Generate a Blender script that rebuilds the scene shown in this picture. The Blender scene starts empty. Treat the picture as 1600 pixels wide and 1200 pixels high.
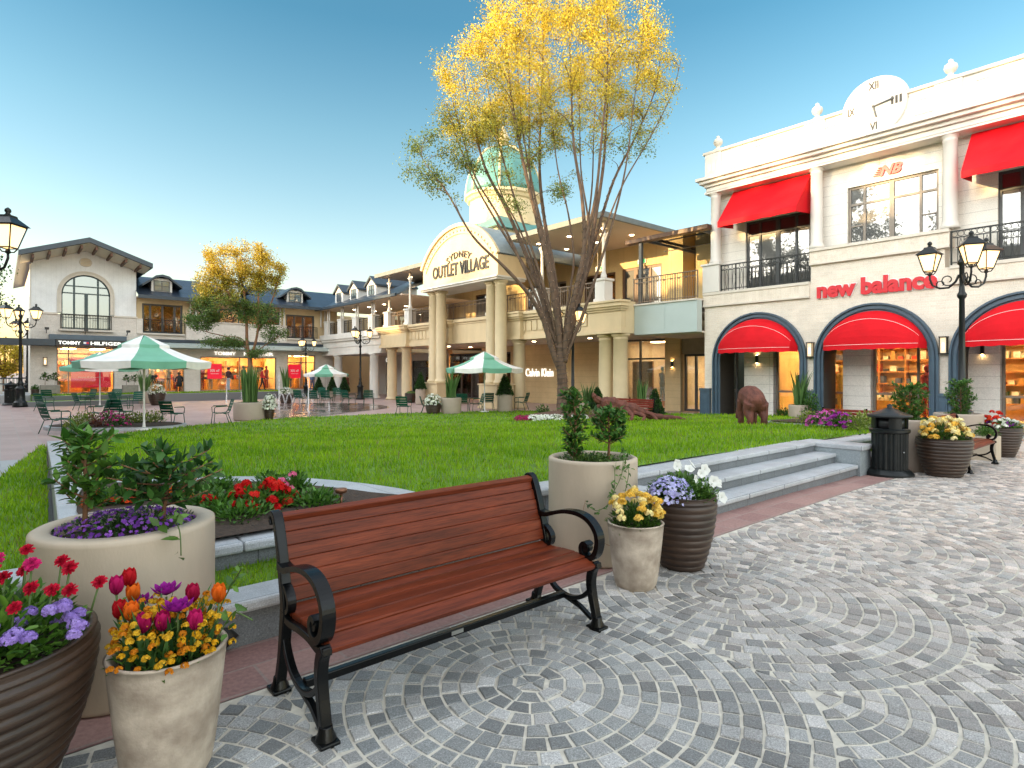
import bpy, bmesh, math, random
import numpy as np
from mathutils import Vector, Matrix
R = math.radians
PI = math.pi
VX, VY = .758, .652              # the plaza's long axes: a runs to the far right, b to the far left
TH = math.atan2(VY, VX)
F, CX, CY, H = 930., 800., 582., 1.6
K = 1.2                          # the far plaza lies lower than the paving by the bench
GF = H*(1-K)
rng = np.random.default_rng(7)
rnd = random.Random(11)
sc = bpy.context.scene
COL = sc.collection

def W(a, b, z=0.): return (a*VX-b*VY, a*VY+b*VX, z)
def AB(X, Y): return (X*VX+Y*VY, -X*VY+Y*VX)
def gy(Y): return GF*min(1., max(0., (Y-8.)/12.))
def sstep(t): t = min(1., max(0., t)); return t*t*(3-2*t)
def lawn_z(X, Y):
    a, b = AB(X, Y)
    return gy(Y)+.02+.45*(1-sstep((b-4.6)/17.))
def at(px, py, fn=None):
    """ground point seen at a pixel of the photo (fn: height of the surface)"""
    Y = H*F/(py-CY)
    for _ in range(30):
        X = (px-CX)/F*Y
        z = gy(Y) if fn is None else fn(X, Y)
        Y = .5*Y+.5*(H-z)*F/(py-CY)
    X = (px-CX)/F*Y
    return (X, Y, gy(Y) if fn is None else fn(X, Y))
def atY(px, Y, fn=None):
    X = (px-CX)/F*Y
    return (X, Y, gy(Y) if fn is None else fn(X, Y))

# ---------------------------------------------------------------- materials
def nodes_of(name):
    m = bpy.data.materials.new(name); m.use_nodes = True
    nt = m.node_tree
    return m, nt, nt.nodes['Principled BSDF']
def N(nt, t, **kw):
    n = nt.nodes.new(t)
    for k, v in kw.items(): setattr(n, k, v)
    return n
def mixrgb(nt, fac, c1, c2, blend='MIX'):
    n = N(nt, 'ShaderNodeMix', data_type='RGBA', blend_type=blend)
    for s, v in ((0, fac), (6, c1), (7, c2)):
        if isinstance(v, (int, float)): n.inputs[s].default_value = v
        elif isinstance(v, tuple): n.inputs[s].default_value = (*v[:3], 1)
        else: nt.links.new(v, n.inputs[s])
    return n.outputs[2]
def obco(nt, sc_=(1, 1, 1), rot=(0, 0, 0), world=False):
    t = N(nt, 'ShaderNodeTexCoord'); mp = N(nt, 'ShaderNodeMapping')
    if world:
        g = N(nt, 'ShaderNodeNewGeometry'); nt.links.new(g.outputs['Position'], mp.inputs[0])
    else: nt.links.new(t.outputs['Object'], mp.inputs[0])
    mp.inputs['Scale'].default_value = sc_; mp.inputs['Rotation'].default_value = rot
    return mp.outputs[0]
def noise(nt, vec, scale, detail=3, rough=.55):
    n = N(nt, 'ShaderNodeTexNoise'); n.inputs['Scale'].default_value = scale
    n.inputs['Detail'].default_value = detail; n.inputs['Roughness'].default_value = rough
    nt.links.new(vec, n.inputs['Vector']); return n.outputs['Fac']
def ramp(nt, fac, stops):
    n = N(nt, 'ShaderNodeValToRGB'); e = n.color_ramp.elements
    while len(e) < len(stops): e.new(.5)
    for i, (p, c) in enumerate(stops):
        e[i].position = p; e[i].color = (*c[:3], 1) if isinstance(c, tuple) else (c, c, c, 1)
    nt.links.new(fac, n.inputs[0]); return n.outputs[0]
def bump(nt, bs, h, strength=.3, dist=.01):
    b = N(nt, 'ShaderNodeBump'); b.inputs['Strength'].default_value = strength; b.inputs['Distance'].default_value = dist
    nt.links.new(h, b.inputs['Height']); nt.links.new(b.outputs[0], bs.inputs['Normal'])
def mat(name, col, rough=.6, metal=0., var=.12, scale=5., bmp=0., bscale=60., coat=0., stretch=(1, 1, 1), col2=None, grime=0.):
    m, nt, bs = nodes_of(name)
    v = obco(nt, stretch)
    n = noise(nt, v, scale, 5)
    lo = tuple(c*(1-var) for c in col); hi = col2 or tuple(min(1, c*(1+var)) for c in col)
    c = ramp(nt, n, [(.3, lo), (.7, hi)])
    if grime:
        n2 = noise(nt, v, scale*.35, 6, .7)
        f = ramp(nt, n2, [(.45, 0.), (.72, grime)])
        c = mixrgb(nt, f, c, tuple(x*.45 for x in col))
    nt.links.new(c, bs.inputs['Base Color'])
    bs.inputs['Roughness'].default_value = rough; bs.inputs['Metallic'].default_value = metal
    if coat: bs.inputs['Coat Weight'].default_value = coat; bs.inputs['Coat Roughness'].default_value = .12
    if 'canvas' in name or 'iron' in name: bs.inputs['Specular IOR Level'].default_value = .25
    if bmp: bump(nt, bs, noise(nt, v, bscale, 3), bmp, .01)
    return m
def emit(name, col, st, base=(.8, .7, .5)):
    m, nt, bs = nodes_of(name)
    bs.inputs['Base Color'].default_value = (*base, 1)
    bs.inputs['Emission Color'].default_value = (*col, 1); bs.inputs['Emission Strength'].default_value = st
    return m
def attrmat(name, rough=.5, transl=.3, spec=.3):
    m, nt, bs = nodes_of(name)
    a = N(nt, 'ShaderNodeAttribute', attribute_name='col')
    nt.links.new(a.outputs['Color'], bs.inputs['Base Color']); bs.inputs['Roughness'].default_value = rough
    bs.inputs['Specular IOR Level'].default_value = spec
    if transl:
        t = N(nt, 'ShaderNodeBsdfTranslucent'); nt.links.new(a.outputs['Color'], t.inputs[0])
        mx = N(nt, 'ShaderNodeMixShader'); mx.inputs[0].default_value = transl
        nt.links.new(bs.outputs[0], mx.inputs[1]); nt.links.new(t.outputs[0], mx.inputs[2])
        nt.links.new(mx.outputs[0], nt.nodes['Material Output'].inputs[0])
    return m
def bricks(name, c1, c2, mortar, bw, bh, axis, ms=.006, bmp=.3, rough=.75, off=.5, var=.0):
    """axis 'A': wall facing along a (coords b,z); 'B': facing along b (coords a,z); 'Z': floor (a,b)"""
    m, nt, bs = nodes_of(name)
    t = N(nt, 'ShaderNodeTexCoord'); s = N(nt, 'ShaderNodeSeparateXYZ'); cb = N(nt, 'ShaderNodeCombineXYZ')
    nt.links.new(t.outputs['Object'], s.inputs[0])
    i, j = {'A': (1, 2), 'B': (0, 2), 'Z': (0, 1), 'Zr': (1, 0)}[axis]
    nt.links.new(s.outputs[i], cb.inputs[0]); nt.links.new(s.outputs[j], cb.inputs[1])
    b = N(nt, 'ShaderNodeTexBrick'); nt.links.new(cb.outputs[0], b.inputs['Vector'])
    b.inputs['Scale'].default_value = 1; b.inputs['Brick Width'].default_value = bw; b.inputs['Row Height'].default_value = bh
    b.inputs['Mortar Size'].default_value = ms; b.inputs['Mortar Smooth'].default_value = .1; b.offset = off
    b.inputs['Color1'].default_value = (*c1, 1); b.inputs['Color2'].default_value = (*c2, 1); b.inputs['Mortar'].default_value = (*mortar, 1)
    n = noise(nt, t.outputs['Object'], 1.3, 6, .7)
    n3 = noise(nt, t.outputs['Object'], 40, 3, .6)
    f = ramp(nt, n, [(.35, .82), (.7, 1.08)])
    c = mixrgb(nt, 1., b.outputs['Color'], f, 'MULTIPLY')
    c = mixrgb(nt, .35, c, ramp(nt, n3, [(.3, tuple(x*.6 for x in c1)), (.7, tuple(min(1, x*1.25) for x in c2))]))
    nt.links.new(c, bs.inputs['Base Color']); bs.inputs['Roughness'].default_value = rough
    mm = N(nt, 'ShaderNodeMath', operation='MULTIPLY_ADD'); nt.links.new(b.outputs['Fac'], mm.inputs[0]); mm.inputs[1].default_value = -1.
    nt.links.new(n3, mm.inputs[2]); bump(nt, bs, mm.outputs[0], bmp, .006)
    return m
def glassmat(name, tint=(.9, .95, .95), refl=.12, dark=None, rough=.02):
    m, nt, bs = nodes_of(name)
    if dark is None:
        base = N(nt, 'ShaderNodeBsdfTransparent'); base.inputs[0].default_value = (*tint, 1)
    else:
        base = bs; bs.inputs['Base Color'].default_value = (*dark, 1); bs.inputs['Roughness'].default_value = .3
    gl = N(nt, 'ShaderNodeBsdfGlossy'); gl.inputs['Roughness'].default_value = rough; gl.inputs[0].default_value = (.95, .97, 1, 1)
    fr = N(nt, 'ShaderNodeFresnel'); fr.inputs[0].default_value = 1.5
    ma = N(nt, 'ShaderNodeMath', operation='ADD', use_clamp=True); nt.links.new(fr.outputs[0], ma.inputs[0]); ma.inputs[1].default_value = refl
    n = noise(nt, obco(nt), 1.4, 1); b = N(nt, 'ShaderNodeBump'); b.inputs['Strength'].default_value = .04; b.inputs['Distance'].default_value = .02
    nt.links.new(n, b.inputs['Height']); nt.links.new(b.outputs[0], gl.inputs['Normal'])
    mx = N(nt, 'ShaderNodeMixShader'); nt.links.new(ma.outputs[0], mx.inputs[0])
    nt.links.new(base.outputs[0], mx.inputs[1]); nt.links.new(gl.outputs[0], mx.inputs[2])
    nt.links.new(mx.outputs[0], nt.nodes['Material Output'].inputs[0])
    return m
def woodmat(name, c1, c2, rough=.35, ax=0):
    m, nt, bs = nodes_of(name)
    sc_ = [22, 22, 22]; sc_[ax] = 1.2
    v = obco(nt, tuple(sc_)); n = noise(nt, v, 1.6, 8, .65)
    v2 = obco(nt, tuple(x*5 for x in sc_)); n2 = noise(nt, v2, 1.5, 3)
    v3 = obco(nt, (1, 9, 9)); n4 = noise(nt, v3, 1.3, 1)
    c = ramp(nt, n, [(.25, c1), (.75, c2)])
    c = mixrgb(nt, .35, c, ramp(nt, n2, [(.35, tuple(x*.35 for x in c1)), (.6, c2)]))
    c = mixrgb(nt, 1., c, ramp(nt, n4, [(.3, .7), (.7, 1.25)]), 'MULTIPLY')
    nt.links.new(c, bs.inputs['Base Color']); bs.inputs['Roughness'].default_value = rough; bs.inputs['Specular IOR Level'].default_value = .22
    bump(nt, bs, n2, .12, .002); return m
def granite(name, c, rough=.6, sp=.5, sc_=170, attr=False, joints=None):
    m, nt, bs = nodes_of(name)
    v = obco(nt)
    if attr:
        a = N(nt, 'ShaderNodeAttribute', attribute_name='col'); base = a.outputs['Color']
    else: base = ramp(nt, noise(nt, v, 2.5, 5), [(.3, tuple(x*.85 for x in c)), (.7, tuple(x*1.12 for x in c))])
    n = noise(nt, v, sc_, 2, .8)
    k = ramp(nt, n, [(.36, .45), (.46, .9), (.58, 1.1), (.68, 1.9)])
    col = mixrgb(nt, sp, base, mixrgb(nt, 1., base, k, 'MULTIPLY'))
    dirt = ramp(nt, noise(nt, obco(nt, (1, 1, 1)), 1.1, 7, .68), [(.34, .87), (.5, 1.0), (.7, 1.05)]); col = mixrgb(nt, 1., col, dirt, 'MULTIPLY')
    if joints:
        t = N(nt, 'ShaderNodeTexCoord'); b = N(nt, 'ShaderNodeTexBrick'); nt.links.new(t.outputs['Object'], b.inputs['Vector'])
        b.inputs['Scale'].default_value = 1; b.inputs['Brick Width'].default_value = joints; b.inputs['Row Height'].default_value = 50
        b.inputs['Mortar Size'].default_value = .004; b.offset = 0
        col = mixrgb(nt, b.outputs['Fac'], col, tuple(x*.35 for x in c))
    nt.links.new(col, bs.inputs['Base Color']); bs.inputs['Roughness'].default_value = rough
    bump(nt, bs, n, .12, .003); return m

M = {}
M['brickA'] = bricks('cream_brick', (.70, .60, .49), (.79, .70, .59), (.76, .71, .64), .24, .066, 'A', .006, .5)
M['brickB'] = bricks('pale_brick', (.64, .57, .49), (.73, .665, .59), (.69, .65, .60), .30, .08, 'B', .007, .5)
M['soldier'] = bricks('soldier_brick', (.68, .58, .47), (.77, .68, .57), (.72, .66, .58), .075, .5, 'A', .005, .5, off=0)
M['clad'] = bricks('white_cladding', (.80, .755, .685), (.81, .765, .695), (.45, .42, .38), 3.4, .3, 'A', .008, .35, off=0)
M['panelclad'] = bricks('beige_cladding', (.60, .455, .25), (.615, .47, .26), (.40, .30, .17), 40, .28, 'A', .007, .4, off=0)
M['vertclad'] = bricks('yellow_boards', (.62, .46, .22), (.635, .47, .23), (.42, .31, .15), .9, 40, 'A', .012, .4, off=0)
M['boardB'] = bricks('white_boards', (.84, .845, .84), (.85, .855, .85), (.70, .70, .70), .22, 40, 'B', .006, .3, off=0)
M['white'] = mat('white_paint', (.68, .645, .59), .55, var=.06, scale=2.2, grime=.22, stretch=(1, 1, .35), bmp=.06, bscale=30)
M['cream'] = mat('cream_render', (.64, .50, .30), .65, var=.08, scale=1.6, bmp=.12, bscale=90, grime=.22, stretch=(1, 1, .4))
M['creamcol'] = mat('cream_column', (.60, .475, .29), .55, var=.06, scale=2, bmp=.08, bscale=60, grime=.1)
M['sand'] = mat('sandstone', (.62, .56, .48), .7, var=.08, scale=3, grime=.15)
M['soffit'] = mat('soffit', (.66, .54, .44), .7, var=.04, scale=1)
M['slate'] = mat('blue_grey_paint', (.055, .09, .125), .38, var=.12, scale=4, grime=.15)
M['slateband'] = mat('dark_slate_metal', (.03, .045, .06), .45, var=.15, scale=3)
M['paneblue'] = mat('pale_panel', (.42, .49, .47), .5, var=.05, scale=1.2, grime=.1)
M['darkjamb'] = mat('dark_jamb', (.018, .014, .011), .5)
M['frame'] = mat('window_frame', (.055, .06, .062), .45, var=.1)
M['framewarm'] = mat('taupe_frame', (.21, .175, .14), .45, var=.1)
M['brownframe'] = mat('brown_frame', (.10, .045, .02), .45, var=.15)
M['iron'] = mat('black_iron', (.0035, .004, .0045), .26, metal=.0, var=.3, scale=14, coat=.0, bmp=.06, bscale=120)
M['irondark'] = mat('dark_green_iron', (.008, .0105, .011), .36, var=.3, scale=12, coat=.15, bmp=.08, bscale=90, grime=.2)
M['railgrey'] = mat('railing_steel', (.09, .09, .085), .4, metal=.3, var=.15)
M['railbrown'] = mat('bronze_railing', (.16, .115, .08), .4, metal=.3, var=.15)
def clothmat(name, c, st=(1, 1, 1)):
    return mat(name, c, .75, var=.10, scale=2.2, bmp=.15, bscale=14, grime=.1)
M['red'] = clothmat('red_canvas', (.60, .003, .010))
M['piping'] = mat('white_piping', (.8, .72, .7), .6)
M['tile'] = bricks('roof_tiles', (.022, .032, .05), (.04, .054, .078), (.008, .01, .015), .5, .34, 'B', .02, .9, .35)
M['tileA'] = bricks('roof_tiles_side', (.022, .032, .05), (.04, .054, .078), (.008, .01, .015), .5, .34, 'A', .02, .9, .35)
M['greenroof'] = bricks('green_metal_roof', (.16, .33, .29), (.18, .35, .31), (.06, .14, .12), .2, 60, 'A', .03, .9, .4, off=0)
M['teal'] = mat('teal_copper', (.09, .25, .225), .5, var=.15, scale=2, grime=.2)
M['brown'] = mat('brown_rafter', (.10, .04, .018), .6, var=.2)
M['gold'] = mat('cream_tower', (.66, .52, .30), .6, var=.06)
M['glass'] = glassmat('shop_glass', refl=.04)
M['winglass'] = glassmat('upper_window_glass', refl=.10, dark=(.02, .024, .026))
M['litglass'] = glassmat('warm_window_glass', refl=.12, tint=(.27, .25, .22))
M['black'] = mat('black_paint', (.012, .012, .013), .4)
M['redtext'] = mat('red_letters', (.58, .01, .02), .4, var=.04)
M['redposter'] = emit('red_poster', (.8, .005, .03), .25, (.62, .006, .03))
M['whitetext'] = emit('lit_letters', (1, .95, .85), .45, (.9, .9, .88))
M['paintwhite'] = mat('white_lettering', (.85, .84, .82), .5, var=.02)
M['interior'] = mat('warm_interior_wall', (.80, .55, .24), .7, var=.25, scale=1.2)
M['intwood'] = woodmat('shop_shelving', (.42, .17, .05), (.62, .30, .10), .5, 2)
M['intfloor'] = mat('shop_floor', (.38, .25, .14), .4)
M['intpale'] = mat('pale_interior_wall', (.72, .62, .48), .7)
M['warm'] = emit('warm_ceiling_light', (1, .62, .26), 26.)
M['warm2'] = emit('soft_ceiling_light', (1, .66, .34), 11.)
M['lampglass'] = emit('lantern_glass', (1, .62, .24), 1.15, (.8, .65, .4))
M['sconceglass'] = emit('frosted_glass', (1, .66, .3), .3, (.6, .55, .45))
M['sconce'] = emit('sconce_glass', (1, .62, .25), 3.)
M['bulb'] = emit('tiny_bulb', (1, .6, .3), .5, (.5, .35, .2))
M['downl'] = emit('downlight', (1, .75, .45), 16.)
M['greensign'] = emit('exit_green', (.02, .45, .12), .4, (.02, .3, .1))
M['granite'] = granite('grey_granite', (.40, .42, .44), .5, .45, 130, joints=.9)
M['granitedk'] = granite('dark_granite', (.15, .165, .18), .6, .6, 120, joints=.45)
M['cobble'] = granite('cobble_stone', (.2, .2, .2), .55, .75, 150, attr=True)
M['mortar'] = mat('mortar', (.56, .52, .44), .9, var=.2, scale=14, bmp=.3, bscale=160)
M['pink'] = bricks('pink_stone', (.25, .13, .12), (.37, .22, .19), (.30, .25, .22), .42, .26, 'Z', .008, .3, .6)
M['plaza'] = bricks('plaza_pavers', (.36, .235, .22), (.46, .34, .32), (.36, .33, .31), .8, .4, 'Zr', .012, .2, .45)
M['plazagrey'] = bricks('grey_pavers', (.36, .37, .38), (.43, .44, .45), (.28, .28, .28), .6, .6, 'Z', .01, .2, .5)
M['soil'] = mat('dark_soil', (.045, .028, .018), .95, var=.4, scale=20, bmp=1., bscale=45)
M['mulch'] = mat('bark_mulch', (.10, .05, .032), .95, var=.45, scale=24, bmp=1., bscale=40)
M['lawnbase'] = mat('turf', (.10, .20, .014), .9, var=.3, scale=3, bmp=.8, bscale=80)
M['blade'] = attrmat('grass_blades', .55, .35, .2)
M['leaf'] = attrmat('leaves', .42, .3, .4)
M['petal'] = attrmat('petals', .6, .3, .15)
M['bark'] = mat('bark', (.115, .072, .046), .85, var=.4, scale=9, bmp=1., bscale=22, stretch=(1, 1, .35))
M['barkwarm'] = mat('small_tree_bark', (.20, .10, .05), .85, var=.4, scale=9, bmp=.8, bscale=22, stretch=(1, 1, .35))
M['stem'] = mat('green_stem', (.08, .14, .03), .6)
M['pot'] = mat('cream_planter', (.47, .39, .295), .6, var=.10, scale=2.6, bmp=.15, bscale=70, grime=.3, stretch=(1, 1, .45))
M['pottan'] = mat('tan_planter', (.38, .31, .25), .65, var=.08, scale=2, bmp=.1, bscale=60, grime=.15)
M['potpale'] = mat('weathered_pot', (.40, .31, .235), .65, var=.35, scale=6.5, bmp=.3, bscale=50, grime=.75, col2=(.60, .51, .41))
M['ribbed'] = mat('brown_glaze', (.030, .016, .010), .42, var=.4, scale=6, bmp=.2, bscale=60, stretch=(.5, .5, 4), grime=.35, col2=(.068, .038, .024))
M['greypot'] = mat('grey_box', (.26, .23, .20), .7, var=.15, grime=.2)
M['wood'] = woodmat('hardwood_slats', (.080, .013, .005), (.195, .038, .013), .42, 0)
M['woodred'] = woodmat('red_bench_slats', (.13, .02, .015), (.24, .04, .025), .4, 1)
M['chair'] = mat('green_chair_iron', (.004, .07, .042), .5, var=.15, scale=9)
M['cgreen'] = clothmat('green_canvas', (.17, .41, .29))
M['cwhite'] = clothmat('white_canvas', (.78, .78, .75))
M['whitepole'] = mat('white_pole', (.75, .74, .72), .4)
M['rust'] = mat('rusty_timber', (.115, .035, .022), .75, var=.45, scale=7, bmp=1., bscale=28, stretch=(1, 1, .5))
M['copper'] = mat('copper_lamp', (.22, .10, .055), .35, metal=.6, var=.2)
M['spotglow'] = emit('spot_glow', (1, .45, .08), 6.)
def watermat():
    m, nt, bs = nodes_of('water_spray')
    bs.inputs['Base Color'].default_value = (.95, .97, 1, 1); bs.inputs['Roughness'].default_value = .15
    tr = N(nt, 'ShaderNodeBsdfTransparent'); mx = N(nt, 'ShaderNodeMixShader')
    n = noise(nt, obco(nt, (1, 1, .4)), 26, 3); f = ramp(nt, n, [(.35, .15), (.65, .85)])
    nt.links.new(f, mx.inputs[0]); nt.links.new(tr.outputs[0], mx.inputs[1]); nt.links.new(bs.outputs[0], mx.inputs[2])
    nt.links.new(mx.outputs[0], nt.nodes['Material Output'].inputs[0]); return m
M['water'] = watermat()
def wetmat():
    m, nt, bs = nodes_of('wet_paving')
    v = obco(nt); n = noise(nt, v, .9, 4)
    nt.links.new(ramp(nt, n, [(.4, (.13, .085, .08)), (.6, (.22, .16, .15))]), bs.inputs['Base Color'])
    nt.links.new(ramp(nt, n, [(.4, .06), (.65, .3)]), bs.inputs['Roughness'])
    bump(nt, bs, noise(nt, v, 9, 2), .08, .01); return m
M['wet'] = wetmat()
SKIN = mat('skin', (.52, .30, .20), .55, var=.05)
def cloth(c): return mat('clothing', c, .8, var=.2, scale=12)

# ---------------------------------------------------------------- mesh building
class MB:
    def __init__(s): s.v = []; s.f = []; s.m = []; s.s = []
    def add(s, vs, fs, m=0, sm=False):
        o = len(s.v); s.v += [tuple(v) for v in vs]
        for f in fs: s.f.append(tuple(i+o for i in f)); s.m.append(m); s.s.append(sm)
        return s
    def box(s, x0, x1, y0, y1, z0, z1, m=0):
        x0, x1 = min(x0, x1), max(x0, x1); y0, y1 = min(y0, y1), max(y0, y1); z0, z1 = min(z0, z1), max(z0, z1)
        return s.add([(x0, y0, z0), (x1, y0, z0), (x1, y1, z0), (x0, y1, z0), (x0, y0, z1), (x1, y0, z1), (x1, y1, z1), (x0, y1, z1)],
                     [(0, 3, 2, 1), (4, 5, 6, 7), (0, 1, 5, 4), (1, 2, 6, 5), (2, 3, 7, 6), (3, 0, 4, 7)], m)
    def bar(s, p, q, w, t, up=(0, 0, 1), m=0):
        p, q = Vector(p), Vector(q); d = (q-p).normalized(); u = Vector(up)
        x = d.cross(u)
        if x.length < 1e-4: x = d.cross(Vector((0, 1, 0)))
        x.normalize(); y = x.cross(d); x *= w/2; y *= t/2
        return s.add([p-x-y, p+x-y, p+x+y, p-x+y, q-x-y, q+x-y, q+x+y, q-x+y],
                     [(0, 3, 2, 1), (4, 5, 6, 7), (0, 1, 5, 4), (1, 2, 6, 5), (2, 3, 7, 6), (3, 0, 4, 7)], m)
    def prism(s, pts, t0, t1, ax='x', m=0, sm=False):
        n = len(pts)
        def q(p, t): return {'x': (t, p[0], p[1]), 'y': (p[0], t, p[1]), 'z': (p[0], p[1], t)}[ax]
        vs = [q(p, t0) for p in pts]+[q(p, t1) for p in pts]
        s.add(vs, [tuple(range(n))[::-1], tuple(range(n, 2*n))], m)
        o = len(s.v)-2*n
        for i in range(n):
            j = (i+1) % n; s.f.append((o+i, o+j, o+n+j, o+n+i)); s.m.append(m); s.s.append(sm)
        return s
    def tube(s, pts, r, n=8, m=0, caps=True, sm=True):
        pts = [Vector(p) for p in pts]; k = len(pts)
        rr = [r]*k if isinstance(r, (int, float)) else r
        o = len(s.v); up = None
        for i, p in enumerate(pts):
            d = (pts[min(i+1, k-1)]-pts[max(i-1, 0)])
            d = d.normalized() if d.length > 1e-9 else Vector((0, 0, 1))
            if up is None: up = d.orthogonal().normalized()
            up = (up-d*up.dot(d)); up = up.normalized() if up.length > 1e-6 else d.orthogonal().normalized()
            w = d.cross(up)
            for j in range(n):
                t = 2*PI*j/n; s.v.append(tuple(p+(up*math.cos(t)+w*math.sin(t))*rr[i]))
        for i in range(k-1):
            for j in range(n):
                jj = (j+1) % n
                s.f.append((o+i*n+j, o+i*n+jj, o+(i+1)*n+jj, o+(i+1)*n+j)); s.m.append(m); s.s.append(sm)
        if caps and n > 2:
            s.f.append(tuple(o+j for j in range(n))[::-1]); s.m.append(m); s.s.append(False)
            s.f.append(tuple(o+(k-1)*n+j for j in range(n))); s.m.append(m); s.s.append(False)
        return s
    def lathe(s, prof, n=28, c=(0, 0, 0), m=0, flute=None, sm=True, sx=1, sy=1, cap=True):
        o = len(s.v); k = len(prof)
        for r, z in prof:
            for j in range(n):
                t = 2*PI*j/n; q = r*(flute(t, z) if flute else 1)
                s.v.append((c[0]+q*math.cos(t)*sx, c[1]+q*math.sin(t)*sy, c[2]+z))
        for i in range(k-1):
            for j in range(n):
                jj = (j+1) % n
                s.f.append((o+i*n+j, o+i*n+jj, o+(i+1)*n+jj, o+(i+1)*n+j)); s.m.append(m); s.s.append(sm)
        if cap:
            s.f.append(tuple(o+j for j in range(n))[::-1]); s.m.append(m); s.s.append(False)
            s.f.append(tuple(o+(k-1)*n+j for j in range(n))); s.m.append(m); s.s.append(False)
        return s
    def flat(s, pts, x0, x1, t, m=0):
        """flat iron bar following a path in the y-z plane, x0..x1 wide, t thick (number or list)"""
        if len(pts) > 3:
            nn = len(pts); tl = [t]*nn if isinstance(t, (int, float)) else list(t); sub_ = 4
            def cr(L, i, u):
                p0, p1, p2, p3 = L[max(i-1, 0)], L[i], L[min(i+1, nn-1)], L[min(i+2, nn-1)]
                return .5*((2*p1)+(-p0+p2)*u+(2*p0-5*p1+4*p2-p3)*u*u+(-p0+3*p1-3*p2+p3)*u**3)
            ys, zs = [p[0] for p in pts], [p[1] for p in pts]; q_ = [(i, j/sub_) for i in range(nn-1) for j in range(sub_)]+[(nn-2, 1.)]
            pts = [(cr(ys, i, u), cr(zs, i, u)) for i, u in q_]; t = [cr(tl, i, u) for i, u in q_]
        k = len(pts); tt = [t]*k if isinstance(t, (int, float)) else t; o = len(s.v)
        for i, (y, z) in enumerate(pts):
            a = pts[max(i-1, 0)]; b = pts[min(i+1, k-1)]; dy, dz = b[0]-a[0], b[1]-a[1]; l = math.hypot(dy, dz) or 1
            ny, nz = -dz/l*tt[i]/2, dy/l*tt[i]/2
            s.v += [(x0, y-ny, z-nz), (x1, y-ny, z-nz), (x1, y+ny, z+nz), (x0, y+ny, z+nz)]
        for i in range(k-1):
            for j in range(4):
                jj = (j+1) % 4; s.f.append((o+i*4+j, o+i*4+jj, o+i*4+4+jj, o+i*4+4+j)); s.m.append(m); s.s.append(False)
        s.f += [(o, o+3, o+2, o+1), tuple(o+(k-1)*4+j for j in range(4))]; s.m += [m, m]; s.s += [False, False]
        return s
    def ball(s, c, r, n=12, m=0, sz=1.):
        return s.lathe([(max(1e-3, r*math.sin(PI*i/(n//2))), -r*sz*math.cos(PI*i/(n//2))) for i in range(n//2+1)], n, c, m)
    def text(s, body, org, width, fac, depth=.03, m=0, hz=None, bold=0., arc=None, shear=0., sp=1.):
        """extruded lettering: org = left end of the baseline, fac 'A' faces -a (reads toward -b), 'B' faces -b (reads toward +a)"""
        cu = bpy.data.curves.new('lettering', 'FONT'); cu.body = body; cu.extrude = .5; cu.offset = bold; cu.shear = shear
        cu.resolution_u = 3; cu.space_character = sp
        ob = bpy.data.objects.new('lettering', cu); COL.objects.link(ob)
        dg = bpy.context.evaluated_depsgraph_get(); me = bpy.data.meshes.new_from_object(ob.evaluated_get(dg))
        vs = np.array([v.co[:] for v in me.vertices]); fs = [tuple(p.vertices) for p in me.polygons]
        bpy.data.objects.remove(ob); bpy.data.curves.remove(cu); bpy.data.meshes.remove(me)
        x0, x1 = vs[:, 0].min(), vs[:, 0].max(); k = width/(x1-x0)
        cap = .68
        ky = k if hz is None else hz/cap
        out = []
        for x, y, z in vs:
            u = (x-x0)*k; v = y*ky; d = (z+.5)*depth
            if arc:
                ang = (u-width/2)/arc; rr = arc+v
                u = width/2+rr*math.sin(ang); v = rr*math.cos(ang)-arc
            out.append((org[0]-d, org[1]-u, org[2]+v) if fac == 'A' else (org[0]+u, org[1]-d, org[2]+v))
        return s.add(out, fs, m)
    def fbox(s, fac, c0, c1, z0, z1, d0, d1, m=0):
        """box on a facade: fac = ('A'|'B', plane); d = distance out of the wall"""
        p = fac[1]
        return s.box(p-d0, p-d1, c0, c1, z0, z1, m) if fac[0] == 'A' else s.box(c0, c1, p-d0, p-d1, z0, z1, m)
    def build(s, name, mats, parent=None, loc=None, rot=None, off=None, bevel=0., norm=True):
        me = bpy.data.meshes.new(name)
        v = s.v
        if off is None and parent is not None: off = parent.get('_o')
        if off is not None: v = [(x-off[0], y-off[1], z-off[2]) for x, y, z in v]
        me.from_pydata(v, [], s.f)
        if not isinstance(mats, (list, tuple)): mats = [mats]
        for q in mats: me.materials.append(q)
        me.polygons.foreach_set('material_index', s.m); me.polygons.foreach_set('use_smooth', s.s)
        if norm and len(s.f) < 40000:
            bm = bmesh.new(); bm.from_mesh(me); bmesh.ops.recalc_face_normals(bm, faces=bm.faces); bm.to_mesh(me); bm.free()
        me.update()
        return link(name, me, parent, loc, rot, bevel)

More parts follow.
